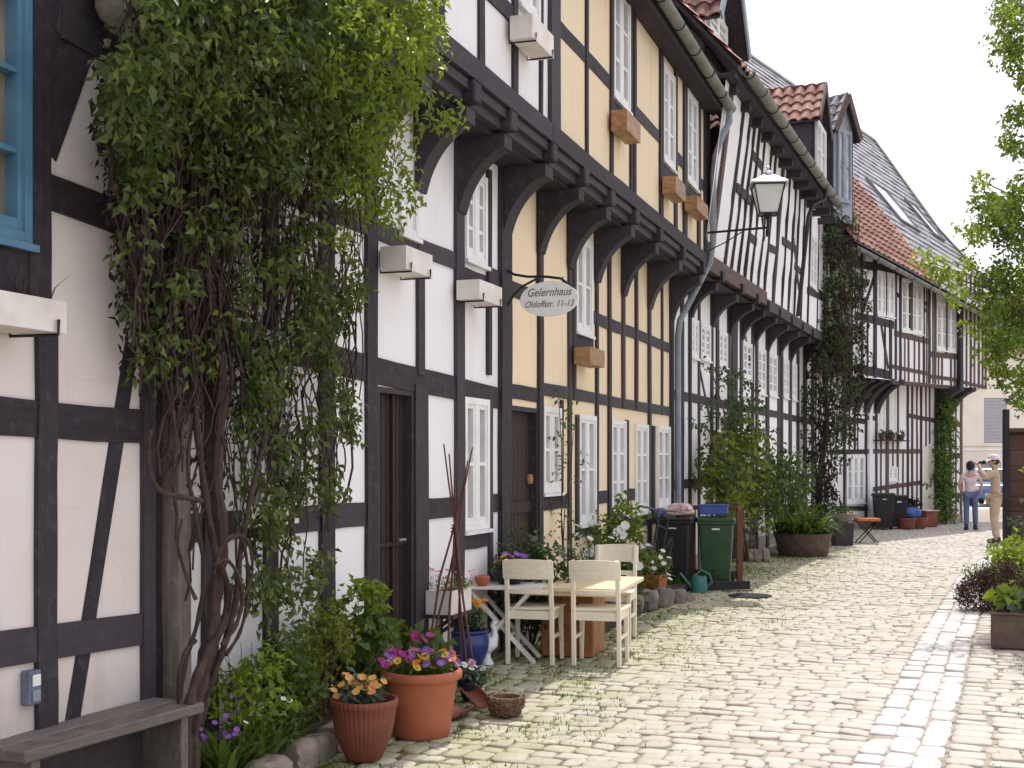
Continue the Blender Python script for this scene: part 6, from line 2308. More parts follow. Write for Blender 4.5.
bn = make_bin('dark grey wheelie bin under a heap of cloth, left of the green bin', M['binblack'])
bn.location = (2.08, 15.75, 0)
bn.rotation_euler = (0, 0, -0.30)
bg = make_bin('green wheelie bin beside the wooden frame', M['bingreen'], .91)
bg.location = (2.63, 15.95, 0)
bg.rotation_euler = (0, 0, -0.20)
# cloth heap and blue box on the lids
r = thing('cloth_bundle', 'crumpled pale and dark red cloth bundle on the dark bin lid', 'cloth', (2.08, 15.7, .94))
for i in range(2):
    rock('cloth', (2.08 + .05 * i, 15.7 - .04 * i, .985 + .055 * i), (.44 - .1 * i, .36 - .06 * i, .11), M['clothwhite'], r, 0.3 + i, 4.2 + i * 3, 0.4)
rock('cloth', (1.88, 15.62, .985), (.14, .16, .10), M['bluebox'], r, 0.4, 9.1, 0.4)
r = thing('storage_box', 'flat blue plastic box lying on the green bin lid', 'box', (2.60, 15.98, .935))
mb = MB()
mb.box((2.60, 15.98, .995), (.36, .28, .11), -0.2)
mb.build('box', M['bluebox'], r, bevel=0.012, seg=2)
MB().box((2.60, 15.98, 1.056), (.38, .30, .016), -0.2).build('lid', M['bluebox'], r, bevel=0.004)
# wooden frame behind the bins
wf = thing('wooden_frame', 'red-brown timber frame standing around the bins', 'frame', (2.9, 16.6, 0))
fa, fb = Vector((3.00, 16.35, 0)), Vector((2.45, 16.75, 0))
MB().bar(fa, fa + Z3 * .97, .075, .075, (0, 1, 0)).build('post', M['redwood'], wf, bevel=0.004)
MB().bar(fb, fb + Z3 * .97, .06, .06, (0, 1, 0)).build('post', M['redwood'], wf, bevel=0.004)
MB().bar(fa + Z3 * 1.0, fb + Z3 * 1.0, .075, .055).build('top_rail', M['redwood'], wf, bevel=0.004)
MB().bar(fa + Vector((0.005, 0, .12)), fb + Z3 * .12, .05, .10).build('bottom_rail', M['redwood'], wf, bevel=0.004)
fc_ = Vector((2.93, 15.62, 0))
MB().bar(Vector((2.30, 15.58, .06)), Vector((3.0, 15.66, .06)), .06, .10).build('ground_plank', M['timber'], wf, bevel=0.004)
# teal can
g = ground_at(699, 592)
wc = thing('watering_can', 'teal watering can on the ground before the bins', 'watering can', g)
MB().lathe([(0, 0), (.10, 0), (.105, .02), (.095, .18), (.09, .2), (.07, .2), (.065, .17), (0, .17)], g, 20).build('can', M['teal'], wc, smooth=True)
MB().tube([g + Vector((-.09, 0, .06)), g + Vector((-.16, -.02, .14)), g + Vector((-.24, -.03, .24))], [.024, .018, .014], 8).build('spout', M['teal'], wc, smooth=True)
MB().tube([g + Vector(q) for q in ((.09, 0, .05), (.16, 0, .12), (.13, 0, .22), (.03, 0, .27), (-.06, 0, .2))], .012, 6).build('handle', M['teal'], wc, smooth=True)

# ------------------------------------------------------------------ bicycle
bc = thing('bicycle', 'dark bicycle leaning between the yellow house wall and the dark bin', 'bicycle', (0, 0, 0))


def wheel(y):
    t_ = MB()
    n = 36
    t_.tube([(0, y + .33 * math.cos(2 * math.pi * k / n), .345 + .33 * math.sin(2 * math.pi * k / n)) for k in range(n + 1)], .017, 8, caps=False)
    o = t_.build('wheel', M['rubber'], bc, smooth=True)
    rm = MB()
    rm.tube([(0, y + .305 * math.cos(2 * math.pi * k / n), .345 + .305 * math.sin(2 * math.pi * k / n)) for k in range(n + 1)], .009, 6, caps=False)
    rm.build('rim', M['zinc'], o)
    spk = MB()
    for k in range(20):
        a = 2 * math.pi * k / 20
        spk.tube([(0.02 * (-1) ** k, y, .345), (0, y + .3 * math.cos(a), .345 + .3 * math.sin(a))], .0015, 4)
    spk.build('spokes', M['zinc'], o)
    MB().tube([(-.04, y, .345), (.04, y, .345)], .02, 8).build('hub', M['zinc'], o)


wheel(-.52)
wheel(.52)
fm_ = MB()
for a, b, r_ in (((0, .52, .345), (0, .10, .30), .011), ((0, .52, .345), (0, .17, .80), .009), ((0, .10, .30), (0, .19, .92), .015), ((0, .10, .30), (0, -.36, .78), .018), ((0, .17, .80), (0, -.34, .88), .015), ((0, -.33, .98), (0, -.38, .70), .018), ((0, -.38, .70), (0, -.52, .345), .013)):
    fm_.tube([a, b], r_, 8)
fm_.build('frame', M['iron'], bc, smooth=True)
hb = MB()
hb.tube([(0, -.33, .98), (0, -.36, 1.06)], .013, 8)
hb.tube([(-.29, -.20, 1.05), (-.25, -.33, 1.07), (0, -.37, 1.06), (.25, -.33, 1.07), (.29, -.20, 1.05)], .012, 8)
hb.build('handlebar', M['zinc'], bc, smooth=True)
sd_ = MB()
sd_.hexa([(-.02, .0, .93), (.02, .0, .93), (.09, .27, .93), (-.09, .27, .93), (-.02, .0, .965), (.02, .0, .965), (.08, .27, .98), (-.08, .27, .98)])
sd_.build('saddle', M['rubber'], bc, bevel=0.012, seg=2)
bs = MB()
bs.hexa([(-.14, -.66, .84), (.14, -.66, .84), (.14, -.44, .84), (-.14, -.44, .84), (-.17, -.70, 1.04), (.17, -.70, 1.04), (.17, -.42, 1.04), (-.17, -.42, 1.04)])
pass
MB().tube([(.05, .10, .30), (.05, .10, .14), (.11, .10, .14)], .01, 6).build('pedal', M['iron'], bc)
bc.location = (1.72, 14.9, 0)
bc.rotation_euler = (0, R(7), WALLA - math.pi / 2)

# ------------------------------------------------------------------ dark ribbed disc in the cobbles
g = ground_at(750, 596)
mh = thing('ground_disc', 'dark round ribbed disc lying flat in the cobbles before the bins', 'manhole cover', g)
MB().lathe([(0, -.01), (.26, -.01), (.26, .010), (.24, .010), (.235, .004), (0, .004)], g, 32).build('lid', M['iron'], mh)
rbm = MB()
for k in range(-3, 4):
    l = math.sqrt(max(0, .2 ** 2 - (k * .06) ** 2))
    rbm.box(g + Vector((k * .06, 0, .008)), (.025, 2 * l, .008), 0)
rbm.build('ribs', M['iron'], mh)

# ------------------------------------------------------------------ plants on house D
p = Dg.P(Dg.S(748, .35), 0, .35)
r = thing('climbing_shrub', 'tall yellow-green shrub growing up against the white house beyond the bins', 'shrub', p)
ux, uy = Dg.u


def Dl(px, py, d):
    w_ = Dg.wp(px, py, d) - p
    return tuple(w_)


bl, bl2 = [], []
for (px, py, rr) in ((735, 445, .38), (750, 440, .30), (720, 455, .34), (742, 475, .40), (760, 480, .30), (725, 485, .36), (712, 470, .30), (748, 505, .32), (735, 515, .30), (757, 520, .24), (722, 505, .3)):
    q = Dl(px, py, .42 + random.uniform(-.1, .15))
    bl.append((*q, rr, rr, rr * .9))
for (px, py, rr) in ((710, 372, .14), (722, 377, .2), (735, 382, .22), (748, 388, .2), (756, 396, .18), (730, 400, .24), (745, 410, .24), (715, 410, .2), (760, 412, .18), (725, 422, .26), (706, 425, .2), (740, 425, .28), (768, 425, .2)):
    q = Dl(px, py, .3 + random.uniform(-.05, .1))
    bl2.append((*q, rr, rr * .8, rr * .8))
bush(r, 'foliage', M['leaf_olive'], 120, 0.11, bl, per=13, rad=0.16, aspect=0.55, nrm=(0.2, -0.4, 0.6))
bush(r, 'inner_foliage', M['leaf_dark'], 70, 0.11, bl, per=11, rad=0.18, aspect=0.55)
bush(r, 'upper_foliage', M['leaf_dark'], 66, 0.09, bl2, per=11, rad=0.13, aspect=0.5)
stems(r, 'stems', M['bark'], (0, 0, 0), [Dl(px, py, .35) for (px, py) in ((735, 440), (720, 460), (760, 480), (712, 372), (756, 395), (730, 400), (706, 425), (768, 425))], 0.022, 0.08)
g = ground_at(755, 561)
rr = thing('stone_block', 'pale stone trough at the foot of the yellow-green shrub', 'stone block', g)
for k in range(3):
    rock('block', (g.x - .12 + .14 * k, g.y + .03 * k, .09), (.15, .25, .22), M['stone'], rr, .2, 3 + k, 0.9)
G4 = 'plants in front of the leaning white house'
p = Dg.P(Dg.S(783, .45), 0, .45)
r = thing('garden_shrub', 'dark green shrub against the white house behind the round planter', 'shrub', p, group=G4)
bl = []
for (px, py, q_) in ((778, 462, .35), (788, 475, .4), (770, 480, .35), (795, 490, .35), (780, 500, .4), (800, 508, .3), (765, 505, .3)):
    w_ = Dg.wp(px, py, .5) - p
    bl.append((*w_, q_, q_, q_))
bush(r, 'foliage', M['leaf_mid'], 70, 0.11, bl, per=12, rad=0.2, aspect=0.5)
bush(r, 'inner_foliage', M['leaf_dark'], 70, 0.11, bl, per=12, rad=0.2, aspect=0.5)
stems(r, 'stems', M['bark'], (0, 0, 0), [(b[0], b[1], b[2]) for b in bl], 0.02)
g = ground_at(803, 557)
g.y += .4
g.x = (803 - CX) / F * g.y
rp = thing('round_planter', 'large round brown planter with an arching fern in front of the white house', 'planter', g)
MB().lathe([(0, 0), (.40, 0), (.42, .02), (.46, .2), (.49, .36), (.50, .39), (.46, .39), (.44, .33), (0, .33)], g, 36, 0.01, 24).build('tub', M['planter'], rp, smooth=True)
MB().lathe([(0, .335), (.44, .332)], g, 24).build('soil', M['soil'], rp)
blade_fan(rp, 'foliage', M['leaf_mid'], (0, 0, .34), 260, .75, .07, 1.0, 1.1, ring=.35, up=.8)
bush(rp, 'lower_foliage', M['leaf_dark'], 60, .09, [(0, 0, .5, .5, .5, .16)], per=11, rad=.12)
g = ground_at(842, 546)
g.y += .17
g.x = (842 - CX) / F * g.y
bx = thing('planter_box', 'square dark planter holding a wide dark bowl by the orange stool', 'planter', g)
MB().hexa([g + Vector(v) for v in ((-.17, -.17, 0), (.17, -.17, 0), (.17, .17, 0), (-.17, .17, 0), (-.19, -.19, .43), (.19, -.19, .43), (.19, .19, .43), (-.19, .19, .43))]).build('tub', M['timber'], bx, bevel=.012)
MB().lathe([(0, .435), (.10, .435), (.12, .46), (.28, .58), (.30, .62), (.27, .62), (0, .55)], g, 24).build('bowl', M['timber_grey'], bx, smooth=True)
bush(bx, 'foliage', M['leaf_dark'], 20, .06, [(0, 0, .66, .25, .22, .08)], per=10, rad=.08)
# orange stool
g = ground_at(867, 543)
so_ = thing('folding_stool', 'folding stool with an orange cushion beside the dark bins', 'stool', g)
for y in (-.13, .13):
    MB().bar(g + Vector((-.20, y, 0)), g + Vector((.18, y, .42)), .02, .02).build('leg', M['iron'], so_)
    MB().bar(g + Vector((.20, y * .8, 0)), g + Vector((-.18, y * .8, .42)), .02, .02).build('leg', M['iron'], so_)
MB().box(g + Vector((0, 0, .43)), (.44, .34, .02)).build('seat', M['iron'], so_)
MB().box(g + Vector((0, 0, .47)), (.45, .35, .058)).build('cushion', M['orange'], so_, bevel=.02, seg=3)
# far bins
b3 = make_bin('black wheelie bin with a white number in front of the house at the bend', M['binblack'], .88, .46, .5)
b3.location = (8.95, 29.9, 0)
b3.rotation_euler = (0, 0, -0.15)
b4 = make_bin('narrow black wheelie bin right of the other one at the bend', M['binblack'], .82, .40, .5)
b4.location = (9.42, 30.2, 0)
b4.rotation_euler = (0, 0, -0.25)
# red pots, blue bag and basket at the bend
GF = 'red-brown pots at the bend of the lane'
for (px, py, rr, h, lab) in ((906, 529, .26, .27, 'red-brown round pot right beside the narrow black bin'), (917, 528.5, .26, .27, 'red-brown round pot under the blue sack')):
    g = ground_at(px, py)
    r = thing('flower_pot', lab, 'flower pot', g, group=GF)
    MB().lathe(pot_profile(rr * .92, rr * .75, h, .01), g, 28).build('pot', M['terra_dark'], r, smooth=True)
    MB().lathe([(0, h - .05), (rr * .85, h - .052)], g, 20).build('soil', M['soil'], r)
g = ground_at(929, 527)
r = thing('planter_box', 'tall red-brown square planter with a pale top beside the cream door', 'planter', g, group=GF)
MB().box(g + Vector((0, .1, .2)), (.34, .34, .40), .3).build('tub', M['terra_dark'], r, bevel=.01)
MB().box(g + Vector((0, .1, .412)), (.40, .40, .022), .3).build('rim', M['cream'], r)
g = ground_at(912, 529)
r = thing('sack', 'bright blue sack resting on the red-brown pots', 'sack', g + Vector((0, .05, .28)))
rock('sack_body', g + Vector((0, .05, .40)), (.46, .3, .26), M['bluebox'], r, .1, 2.2, .5)
r = thing('dried_plant', 'bunch of dry brown twigs behind the blue sack', 'plant', g + Vector((0, .3, 0)))
bush(r, 'foliage', M['leaf_dry'], 40, .08, [(0, 0, .58, .28, .15, .14)], per=10, rad=.08)
stems(r, 'stems', M['twig'], (0, 0, 0), [(random.gauss(0, .18), random.gauss(0, .06), random.uniform(.5, .72)) for i in range(12)], .006)
# ivy on house E
p = Eg.P(Eg.S(946, .1), 0, .1)
r = thing('ivy', 'narrow column of green ivy climbing the corner of the house at the bend', 'climbing plant', p)
cs = []
for i in range(230):
    y = random.uniform(396, 522)
    w_ = 9 if y > 440 else 6
    x = 946 + random.gauss(0, w_ * .55) - (y - 460) * .02
    cs.append(tuple(Eg.wp(x, y, random.uniform(.05, .34))))
leaves('foliage', clump_points(cs, 13, .13), .10, M['leaf_mid'], r, down=.5, nrm=(.3, -.6, .4))
stems(r, 'stems', M['twig'], (0, 0, 0), [tuple(Eg.wp(944, 400, .06) - p), tuple(Eg.wp(950, 430, .06) - p)], .02, .05)
# dark climber between D and E
p = Dg.P(Dg.S(822, .3), 0, .3)
r = thing('climbing_vine', 'dark reddish climbing vine covering the joint between the two white houses', 'climbing plant', p)
cs, cs2 = [], []
VR2 = [(215, 850), (250, 862), (300, 866), (350, 868), (400, 862), (440, 850), (480, 840), (515, 830)]
VL2 = [(215, 832), (250, 826), (300, 822), (350, 818), (400, 800), (440, 806), (480, 812), (515, 814)]
for i in range(420):
    y = random.uniform(215, 515)
    l, rg = interp_edge(y, VL2), interp_edge(y, VR2)
    x = random.uniform(l, rg)
    if y > 430 and random.random() < .45:
        continue
    Yd = 27.2 + random.uniform(-.5, .5) + max(0, (x - 835)) * .05
    (cs if random.random() < .65 else cs2).append(tuple(at(x, y, Yd)))
leaves('foliage', clump_points(cs, 20, .20), .10, M['leaf_dark'], r, down=.5, nrm=(.3, -.6, .4))
leaves('dry_foliage', clump_points(cs2, 13, .22), .12, M['leaf_dry'], r, down=.5, nrm=(.3, -.6, .4))
mb = MB()
for i in range(60):
    y0 = random.uniform(260, 520)
    l, rg = interp_edge(y0, VL2), interp_edge(y0, VR2)
    x0 = random.uniform(l + 4, rg - 4)
    mb.tube(wander(at(x0, y0, 27.3), at(x0 + random.gauss(0, 7), y0 - random.uniform(30, 110), 27.3), 5, .08), [.014, .013, .012, .01, .008, .006], 4)
mb.build('twigs', M['twig'], r, smooth=True)['kind'] = 'stuff'
MB().tube(wander(Vector((at(820, 500, 27.2).x, 27.2, -.02)), at(826, 300, 27.3), 8, .03), [.07] * 4 + [.05] * 5, 8).build('stem', M['twig'], r, smooth=True)
# flower pots on the window ledge of E
r = thing('window_box', 'brown window ledge with three small dark pots on the house at the bend', 'window box', Eg.wp(891, 443, .15))
sa, sb, zz = Eg.S(877, .15), Eg.S(906, .15), Eg.Zt(891, 440, .15)
MB().wbox(Eg, sa, sb, zz - .03, zz, .04, .26).build('board', M['timber'], r)
for k in range(3):
    q = Eg.P(sa + (sb - sa) * (k + .5) / 3, zz, .15)
    pt_ = MB().lathe(pot_profile(.08, .06, .14, .006, .01), q, 14).build('pot', M['planter'], r, smooth=True)
    bush(r, 'foliage', M['leaf_dark'], 5, .06, [(q.x - r.location.x, q.y - r.location.y, zz - r.location.z + .18, .08, .08, .04)], per=9, rad=.05)

# ------------------------------------------------------------------ right side: fence, planter, shrubs, tree
pf = Vector(((1006 - CX) / F * 18, 18, 0))
fe = thing('garden_fence', 'dark red-brown board fence and gatepost at the right edge of the picture', 'fence', pf)
MB().box(pf + Vector((0, 0, 1.18)), (.07, .09, 2.40), .1).build('post', M['timber'], fe, bevel=.006)
MB().box(pf + Vector((1.75, -.35, 1.0)), (.10, .10, 2.05), -.2).build('post', M['fence'], fe, bevel=.006)
dx = Vector((1.75, -.35, 0))
for k in range(9):
    z = .12 + k * .222
    MB().bar(pf + dx * .03 + Vector((0, .03, z)), pf + dx * .98 + Vector((0, .03, z)), .026, .216).build('board', M['fence'], fe)
MB().hexa([pf + dx * e + Vector((0, y, z)) for z in (.08, 2.06) for (e, y) in ((.03, .05), (.98, .05), (.98, .07), (.03, .07))]).build('backing_board', M['fence'], fe)
MB().bar(pf + dx * .02 + Vector((0, .02, 2.08)), pf + dx * 1.05 + Vector((0, .02, 2.08)), .14, .05).build('coping', M['fence'], fe)

g = ground_at(1010, 648)
px0 = (991 - CX) / F * g.y
pbx = thing('planter_box', 'brown rough-sided planter box with fresh green leaves beside the gutter', 'planter', (px0 + .4, g.y + .15, 0))
Rp = Matrix.Rotation(-0.36, 3, 'Z')
pl = lambda x, y, z: Vector((px0, g.y, 0)) + Rp @ Vector((x, y, z))
for (cx_, cy_, sx_, sy_) in ((.40, .015, .80, .03), (.40, .315, .80, .03), (.015, .165, .03, .268), (.785, .165, .03, .268)):
    MB().box(pl(cx_, cy_, .145), (sx_, sy_, .29), -0.36).build('side_panel', M['planter'], pbx, bevel=.006)
MB().box(pl(.40, .165, .13), (.738, .268, .24), -0.36).build('soil', M['soil'], pbx)
MB().box(pl(.40, .012, .300), (.83, .05, .018), -0.36).build('rim', M['planter'], pbx)
bush(pbx, 'foliage', M['leaf_bright'], 30, .09, [(-.16, 0, .42, .16, .12, .10), (.15, 0, .42, .2, .13, .12)], per=8, rad=.09, aspect=.75)
bush(pbx, 'grey_foliage', M['leaf_grey'], 16, .09, [(-.03, -.06, .36, .24, .1, .07)], per=8, rad=.08, aspect=.7)
GR = 'shrubs along the right edge of the lane'
g = ground_at(990, 612)
r = thing('heather_shrub', 'low dark reddish shrub spreading over the gutter in front of the planter box', 'shrub', g, group=GR)
bush(r, 'foliage', M['leaf_red'], 260, .04, [(-.06, .1, .18, .26, .3, .19), (.2, .2, .26, .26, .3, .25)], per=20, rad=.08, aspect=.3, down=-.4)
bush(r, 'green_foliage', M['leaf_mid'], 30, .04, [(.10, .3, .36, .24, .3, .10)], per=12, rad=.08, aspect=.35, down=-.4)
stems(r, 'stems', M['twig'], (0.05, .1, 0), [(random.gauss(.05, .18), random.gauss(.1, .18), random.uniform(.15, .35)) for i in range(14)], .005)
r = thing('garden_shrub', 'bright yellow-green leafy shrub spilling toward the gutter at the right', 'shrub', (6.0, 14.2, 0), group=GR)
bush(r, 'foliage', M['leaf_bright'], 150, .075, [(-.15, 0, .40, .34, .45, .28), (.35, -.1, .48, .36, .5, .28), (.05, .5, .48, .3, .5, .25)], per=12, rad=.13, aspect=.6, down=-.1)
bush(r, 'inner_foliage', M['leaf_mid'], 60, .085, [(.1, 0, .32, .4, .5, .28)], per=11, rad=.14, aspect=.6)
stems(r, 'stems', M['twig'], (.1, 0, 0), [(random.gauss(.1, .25), random.gauss(0, .3), random.uniform(.3, .7)) for i in range(12)], .008)
r = thing('garden_shrub', 'grey-leaved shrub in front of the dark fence', 'shrub', (7.05, 17.2, 0), group=GR)
bush(r, 'foliage', M['leaf_grey'], 90, .08, [(.35, 0, .75, .42, .35, .38), (.6, 0, .95, .35, .3, .3), (.2, -.2, .4, .35, .3, .3)], per=11, rad=.14, aspect=.55)
stems(r, 'stems', M['twig'], (.3, 0, 0), [(random.gauss(.4, .2), random.gauss(0, .15), random.uniform(.5, 1.0)) for i in range(8)], .01)

tb0 = Vector((7.1, 13.6, 0))
tree = thing('tree', 'leafy garden tree reaching over the lane from the right edge', 'tree', tb0)
tips, cl_b, cl_m = [], [], []
spots = [(1015, 20, 14, 13), (1005, 35, 10, 13), (1020, 45, 12, 13), (1000, 10, 8, 13), (1008, 60, 8, 13), (1022, 75, 8, 13), (1018, 5, 10, 13),
         (1022, 115, 6, 13), (1012, 118, 6, 13), (1018, 150, 9, 13), (1010, 142, 7, 13),
         (1000, 205, 13, 13), (1015, 190, 14, 13), (990, 215, 12, 13), (1005, 230, 16, 13), (980, 180, 5, 13), (975, 235, 10, 13), (1018, 215, 14, 13), (985, 200, 9, 13), (1020, 245, 15, 13),
         (1015, 290, 18, 13), (1000, 275, 10, 13), (1020, 330, 18, 13), (1010, 350, 14, 13), (1018, 375, 12, 13), (1005, 310, 12, 13), (1000, 340, 7, 13), (992, 335, 5, 13), (1022, 400, 10, 13), (1000, 372, 6, 13), (1022, 270, 18, 13), (1015, 320, 14, 13),
         (928, 262, 7, 12.6), (938, 270, 8, 12.6), (948, 278, 7, 12.6), (957, 284, 6, 12.6), (972, 268, 6, 12.7), (964, 262, 4, 12.6), (982, 300, 7, 12.8), (992, 310, 7, 12.9), (955, 300, 4, 12.6), (922, 258, 4, 12.6), (968, 292, 5, 12.6), (985, 285, 5, 12.8),
         (985, 330, 6, 12.8), (990, 352, 7, 12.8), (995, 362, 6, 12.8), (965, 328, 5, 12.7)]
for (x, y, rr, Y) in spots:
    if x < 985 and 255 < y < 330:
        k = max(2, int(rr * .55))
    else:
        k = max(2, int(rr * .95))
    for i in range(k):
        q = at(x + random.gauss(0, rr * .55), y + random.gauss(0, rr * .45), Y + random.gauss(0, .3))
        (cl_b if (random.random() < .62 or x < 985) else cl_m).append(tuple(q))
    tips.append(at(x, y, Y))
# the rest of the crown, beyond the frame
for i in range(420):
    q = (tb0.x + random.gauss(0.3, .9), 13.7 + random.gauss(0, 1.3), random.uniform(2.2, 7.4))
    if CX + F * q[0] / q[1] > 1030:
        (cl_b if random.random() < .5 else cl_m).append(q)
top = tb0 + Vector((.1, .1, 5.4))
MB().tube(wander(tb0 - Z3 * .03, top, 9, .04), [.16, .15, .14, .13, .12, .10, .09, .07, .05, .03], 10).build('trunk', M['bark'], tree, smooth=True)
for tp in tips[::1]:
    if random.random() < .25:
        continue
    h = min(5.2, max(1.2, tp.z - random.uniform(.5, 1.1)))
    st_ = tb0 + (top - tb0) * (h / 5.4)
    lp_ = wander(st_, tp, 6, .10)
    for q in lp_[1:6]:
        for k in range(3):
            w_ = q + Vector((random.gauss(0, .22), random.gauss(0, .25), random.gauss(.05, .2)))
            if CX + F * w_.x / w_.y > 1028:
                (cl_b if random.random() < .5 else cl_m).append(tuple(w_))
    MB().tube(lp_, [.030, .026, .022, .016, .012, .008, .004], 6).build('limb', M['bark'], tree, smooth=True)

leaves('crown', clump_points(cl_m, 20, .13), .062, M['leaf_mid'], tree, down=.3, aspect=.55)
leaves('sunlit_crown', clump_points(cl_b, 20, .12), .060, M['leaf_bright'], tree, down=.3, aspect=.55)  # sunlight on these leaves is put into their brighter colour

# ------------------------------------------------------------------ far building and car
fbY = 58.0
fbl = thing('far_building', 'pale rendered building with a grey shutter across the end of the lane', 'building', at(1000, HY, fbY) * 1.0)
fbl.location.z = 0
FW = Facade(at(930, HY, fbY).x, fbY, 1.0, 0.04)
fr = lambda x0, x1, yt, yb: rect_px(FW, x0, x1, yt, yb)
sh = fr(984, 1007, 398, 446)
gar = fr(979, 1001, 462, 483)
gar2 = fr(966, 976, 462, 483)
ztp = FW.Zt(985, 352)
wall_sheet(FW, -3, 11, -.05, ztp, 0, [sh, gar, gar2], 'wall', M['cream'], fbl)
MB().wbox(FW, sh[0], sh[1], sh[2], sh[3], -.08, -.04).build('shutter', M['shutter'], fbl)
slb = MB()
for k in range(14):
    z = sh[2] + (sh[3] - sh[2]) * (k + .5) / 14
    slb.wbox(FW, sh[0] + .02, sh[1] - .02, z - .05, z + .05, -.04, -.02)
slb.build('shutter_slats', M['shutter'], fbl)
for q in (gar, gar2):
    MB().wbox(FW, q[0], q[1], q[2], q[3], -.3, -.25).build('garage_door', M['shutter'], fbl)
MB().wbox(FW, -3, 11, FW.Zt(985, 446), FW.Zt(985, 443), 0, .06).build('string_course', M['cream'], fbl)
MB().wbox(FW, -3, 11, FW.Zt(985, 450.5), FW.Zt(985, 449), 0, .04).build('string_course', M['white'], fbl)
eO2 = FW.P(-3.2, ztp - .05, .4)
tiled_slope(fbl, eO2, (FW.P(1, 0, 0) - FW.P(0, 0, 0)), (Vector((-FW.n[0], -FW.n[1], 0)) * .72 + Z3 * .69).normalized(), 14.6, 4.6, M['tile_red'], 'roof')
for s in (-3, 10.99):
    MB().add([FW.P(s, -.05, 0), FW.P(s, ztp, 0), FW.P(s, ztp + 2.8, -3.4), FW.P(s, ztp, -7), FW.P(s, -.05, -7)], [(0, 1, 2, 3, 4)]).build('end_wall', M['cream'], fbl)
# parked blue car
cY = 47.0
cc_ = Vector((at(999, HY, cY).x, cY, 0))
car = thing('parked_car', 'blue car parked on the cross street beyond the two people', 'car', (0, 0, 0))
side = [(-2.0, .30), (-2.05, .62), (-1.9, .80), (-1.15, .92), (-.55, 1.40), (.75, 1.42), (1.45, 1.0), (2.0, .90), (2.08, .55), (2.0, .30)]
bm_ = MB()
bm_.prism([Vector((x, -.82, z)) for x, z in side], Vector((0, 1.64, 0)))
bm_.build('body', M['carpaint'], car, bevel=.06, seg=3, angle=25)
gl = [(-1.02, .94), (-.52, 1.34), (.70, 1.36), (1.28, 1.0)]
MB().prism([Vector((x, -.835, z)) for x, z in gl], Vector((0, 1.67, 0))).build('side_window', M['carglass'], car)
MB().hexa([(-1.16, -.72, .95), (-1.16, .72, .95), (-.60, .66, 1.36), (-.60, -.66, 1.36), (-1.10, -.72, .93), (-1.10, .72, .93), (-.54, .66, 1.34), (-.54, -.66, 1.34)]).build('windscreen', M['carglass'], car)
for x in (-1.25, 1.3):
    for y in (-.80, .80):
        w_ = MB().lathe([(0, -.1), (.26, -.1), (.31, -.07), (.31, .07), (.26, .1), (0, .1)], (0, 0, 0), 24)
        m4 = Matrix.Translation((x, y, .31)) @ Matrix.Rotation(math.pi / 2, 4, 'X')
        w_.v = [tuple(m4 @ Vector(v)) for v in w_.v]
        wo = w_.build('wheel', M['rubber'], car)
        h_ = MB().lathe([(0, -.105), (.18, -.104), (.18, .104), (0, .105)], (0, 0, 0), 16)
        h_.v = [tuple(m4 @ Vector(v)) for v in h_.v]
        h_.build('hub_cap', M['zinc'], wo)
for y in (-.6, .6):
    MB().box((-2.0, y, .66), (.12, .3, .12)).build('headlight', M['glass_far'], car, bevel=.02)
car.location = cc_
car.rotation_euler = (0, 0, R(62))
# ================================================================== PEOPLE
def skin_mesh(name, nodes, edges, mat, parent, sub=2):
    """one continuous surface grown over a jointed skeleton; nodes: {key: (pos, rx, ry)}"""
    keys = list(nodes)
    me = bpy.data.meshes.new(name)
    me.from_pydata([nodes[k][0] for k in keys], [(keys.index(a), keys.index(b)) for a, b in edges], [])
    o = bpy.data.objects.new(name, me)
    COL.objects.link(o)
    md = o.modifiers.new('skin', 'SKIN')
    md.use_smooth_shade = True
    md.branch_smoothing = 0.6
    for i, k in enumerate(keys):
        sv = me.skin_vertices[0].data[i]
        sv.radius = (nodes[k][1], nodes[k][2])
        sv.use_root = (i == 0)
    if sub:
        sd = o.modifiers.new('sub', 'SUBSURF')
        sd.levels = sub
        sd.render_levels = sub
    bpy.context.view_layer.update()
    m2 = bpy.data.meshes.new_from_object(o.evaluated_get(bpy.context.evaluated_depsgraph_get()))
    bpy.data.objects.remove(o)
    m2.name = name
    m2.materials.clear()
    m2.materials.append(mat)
    m2.polygons.foreach_set('use_smooth', [True] * len(m2.polygons))
    r = bpy.data.objects.new(name, m2)
    COL.objects.link(r)
    r.parent = parent
    return r


def hand_nodes(nodes, edges, wrist, key, side, d, curl):
    """palm, four fingers and a thumb; d = direction of the hand, curl = direction the fingers bend to"""
    d = Vector(d).normalized()
    c = Vector(curl).normalized()
    c = (c - d * c.dot(d)).normalized()
    x = d.cross(c) * side
    w = Vector(nodes[wrist][0])
    pk = key + 'palm'
    nodes[pk] = (tuple(w + d * .055), .034, .020)
    edges.append((wrist, pk))
    for i, (off, L) in enumerate(((-.030, .070), (-.010, .078), (.010, .073), (.028, .058))):
        b = w + d * .085 + x * off
        k0, k1, k2 = f'{key}f{i}a', f'{key}f{i}b', f'{key}f{i}c'
        nodes[k0] = (tuple(b), .0105, .0105)
        nodes[k1] = (tuple(b + d * L * .5 + c * L * .22), .0095, .0095)
        nodes[k2] = (tuple(b + d * L * .72 + c * L * .62), .008, .008)
        edges += [(pk, k0), (k0, k1), (k1, k2)]
    k0, k1 = key + 'ta', key + 'tb'
    nodes[k0] = (tuple(w + d * .045 - x * .042 + c * .012), .012, .012)
    nodes[k1] = (tuple(w + d * .085 - x * .055 + c * .03), .0095, .0095)
    edges += [(pk, k0), (k0, k1)]


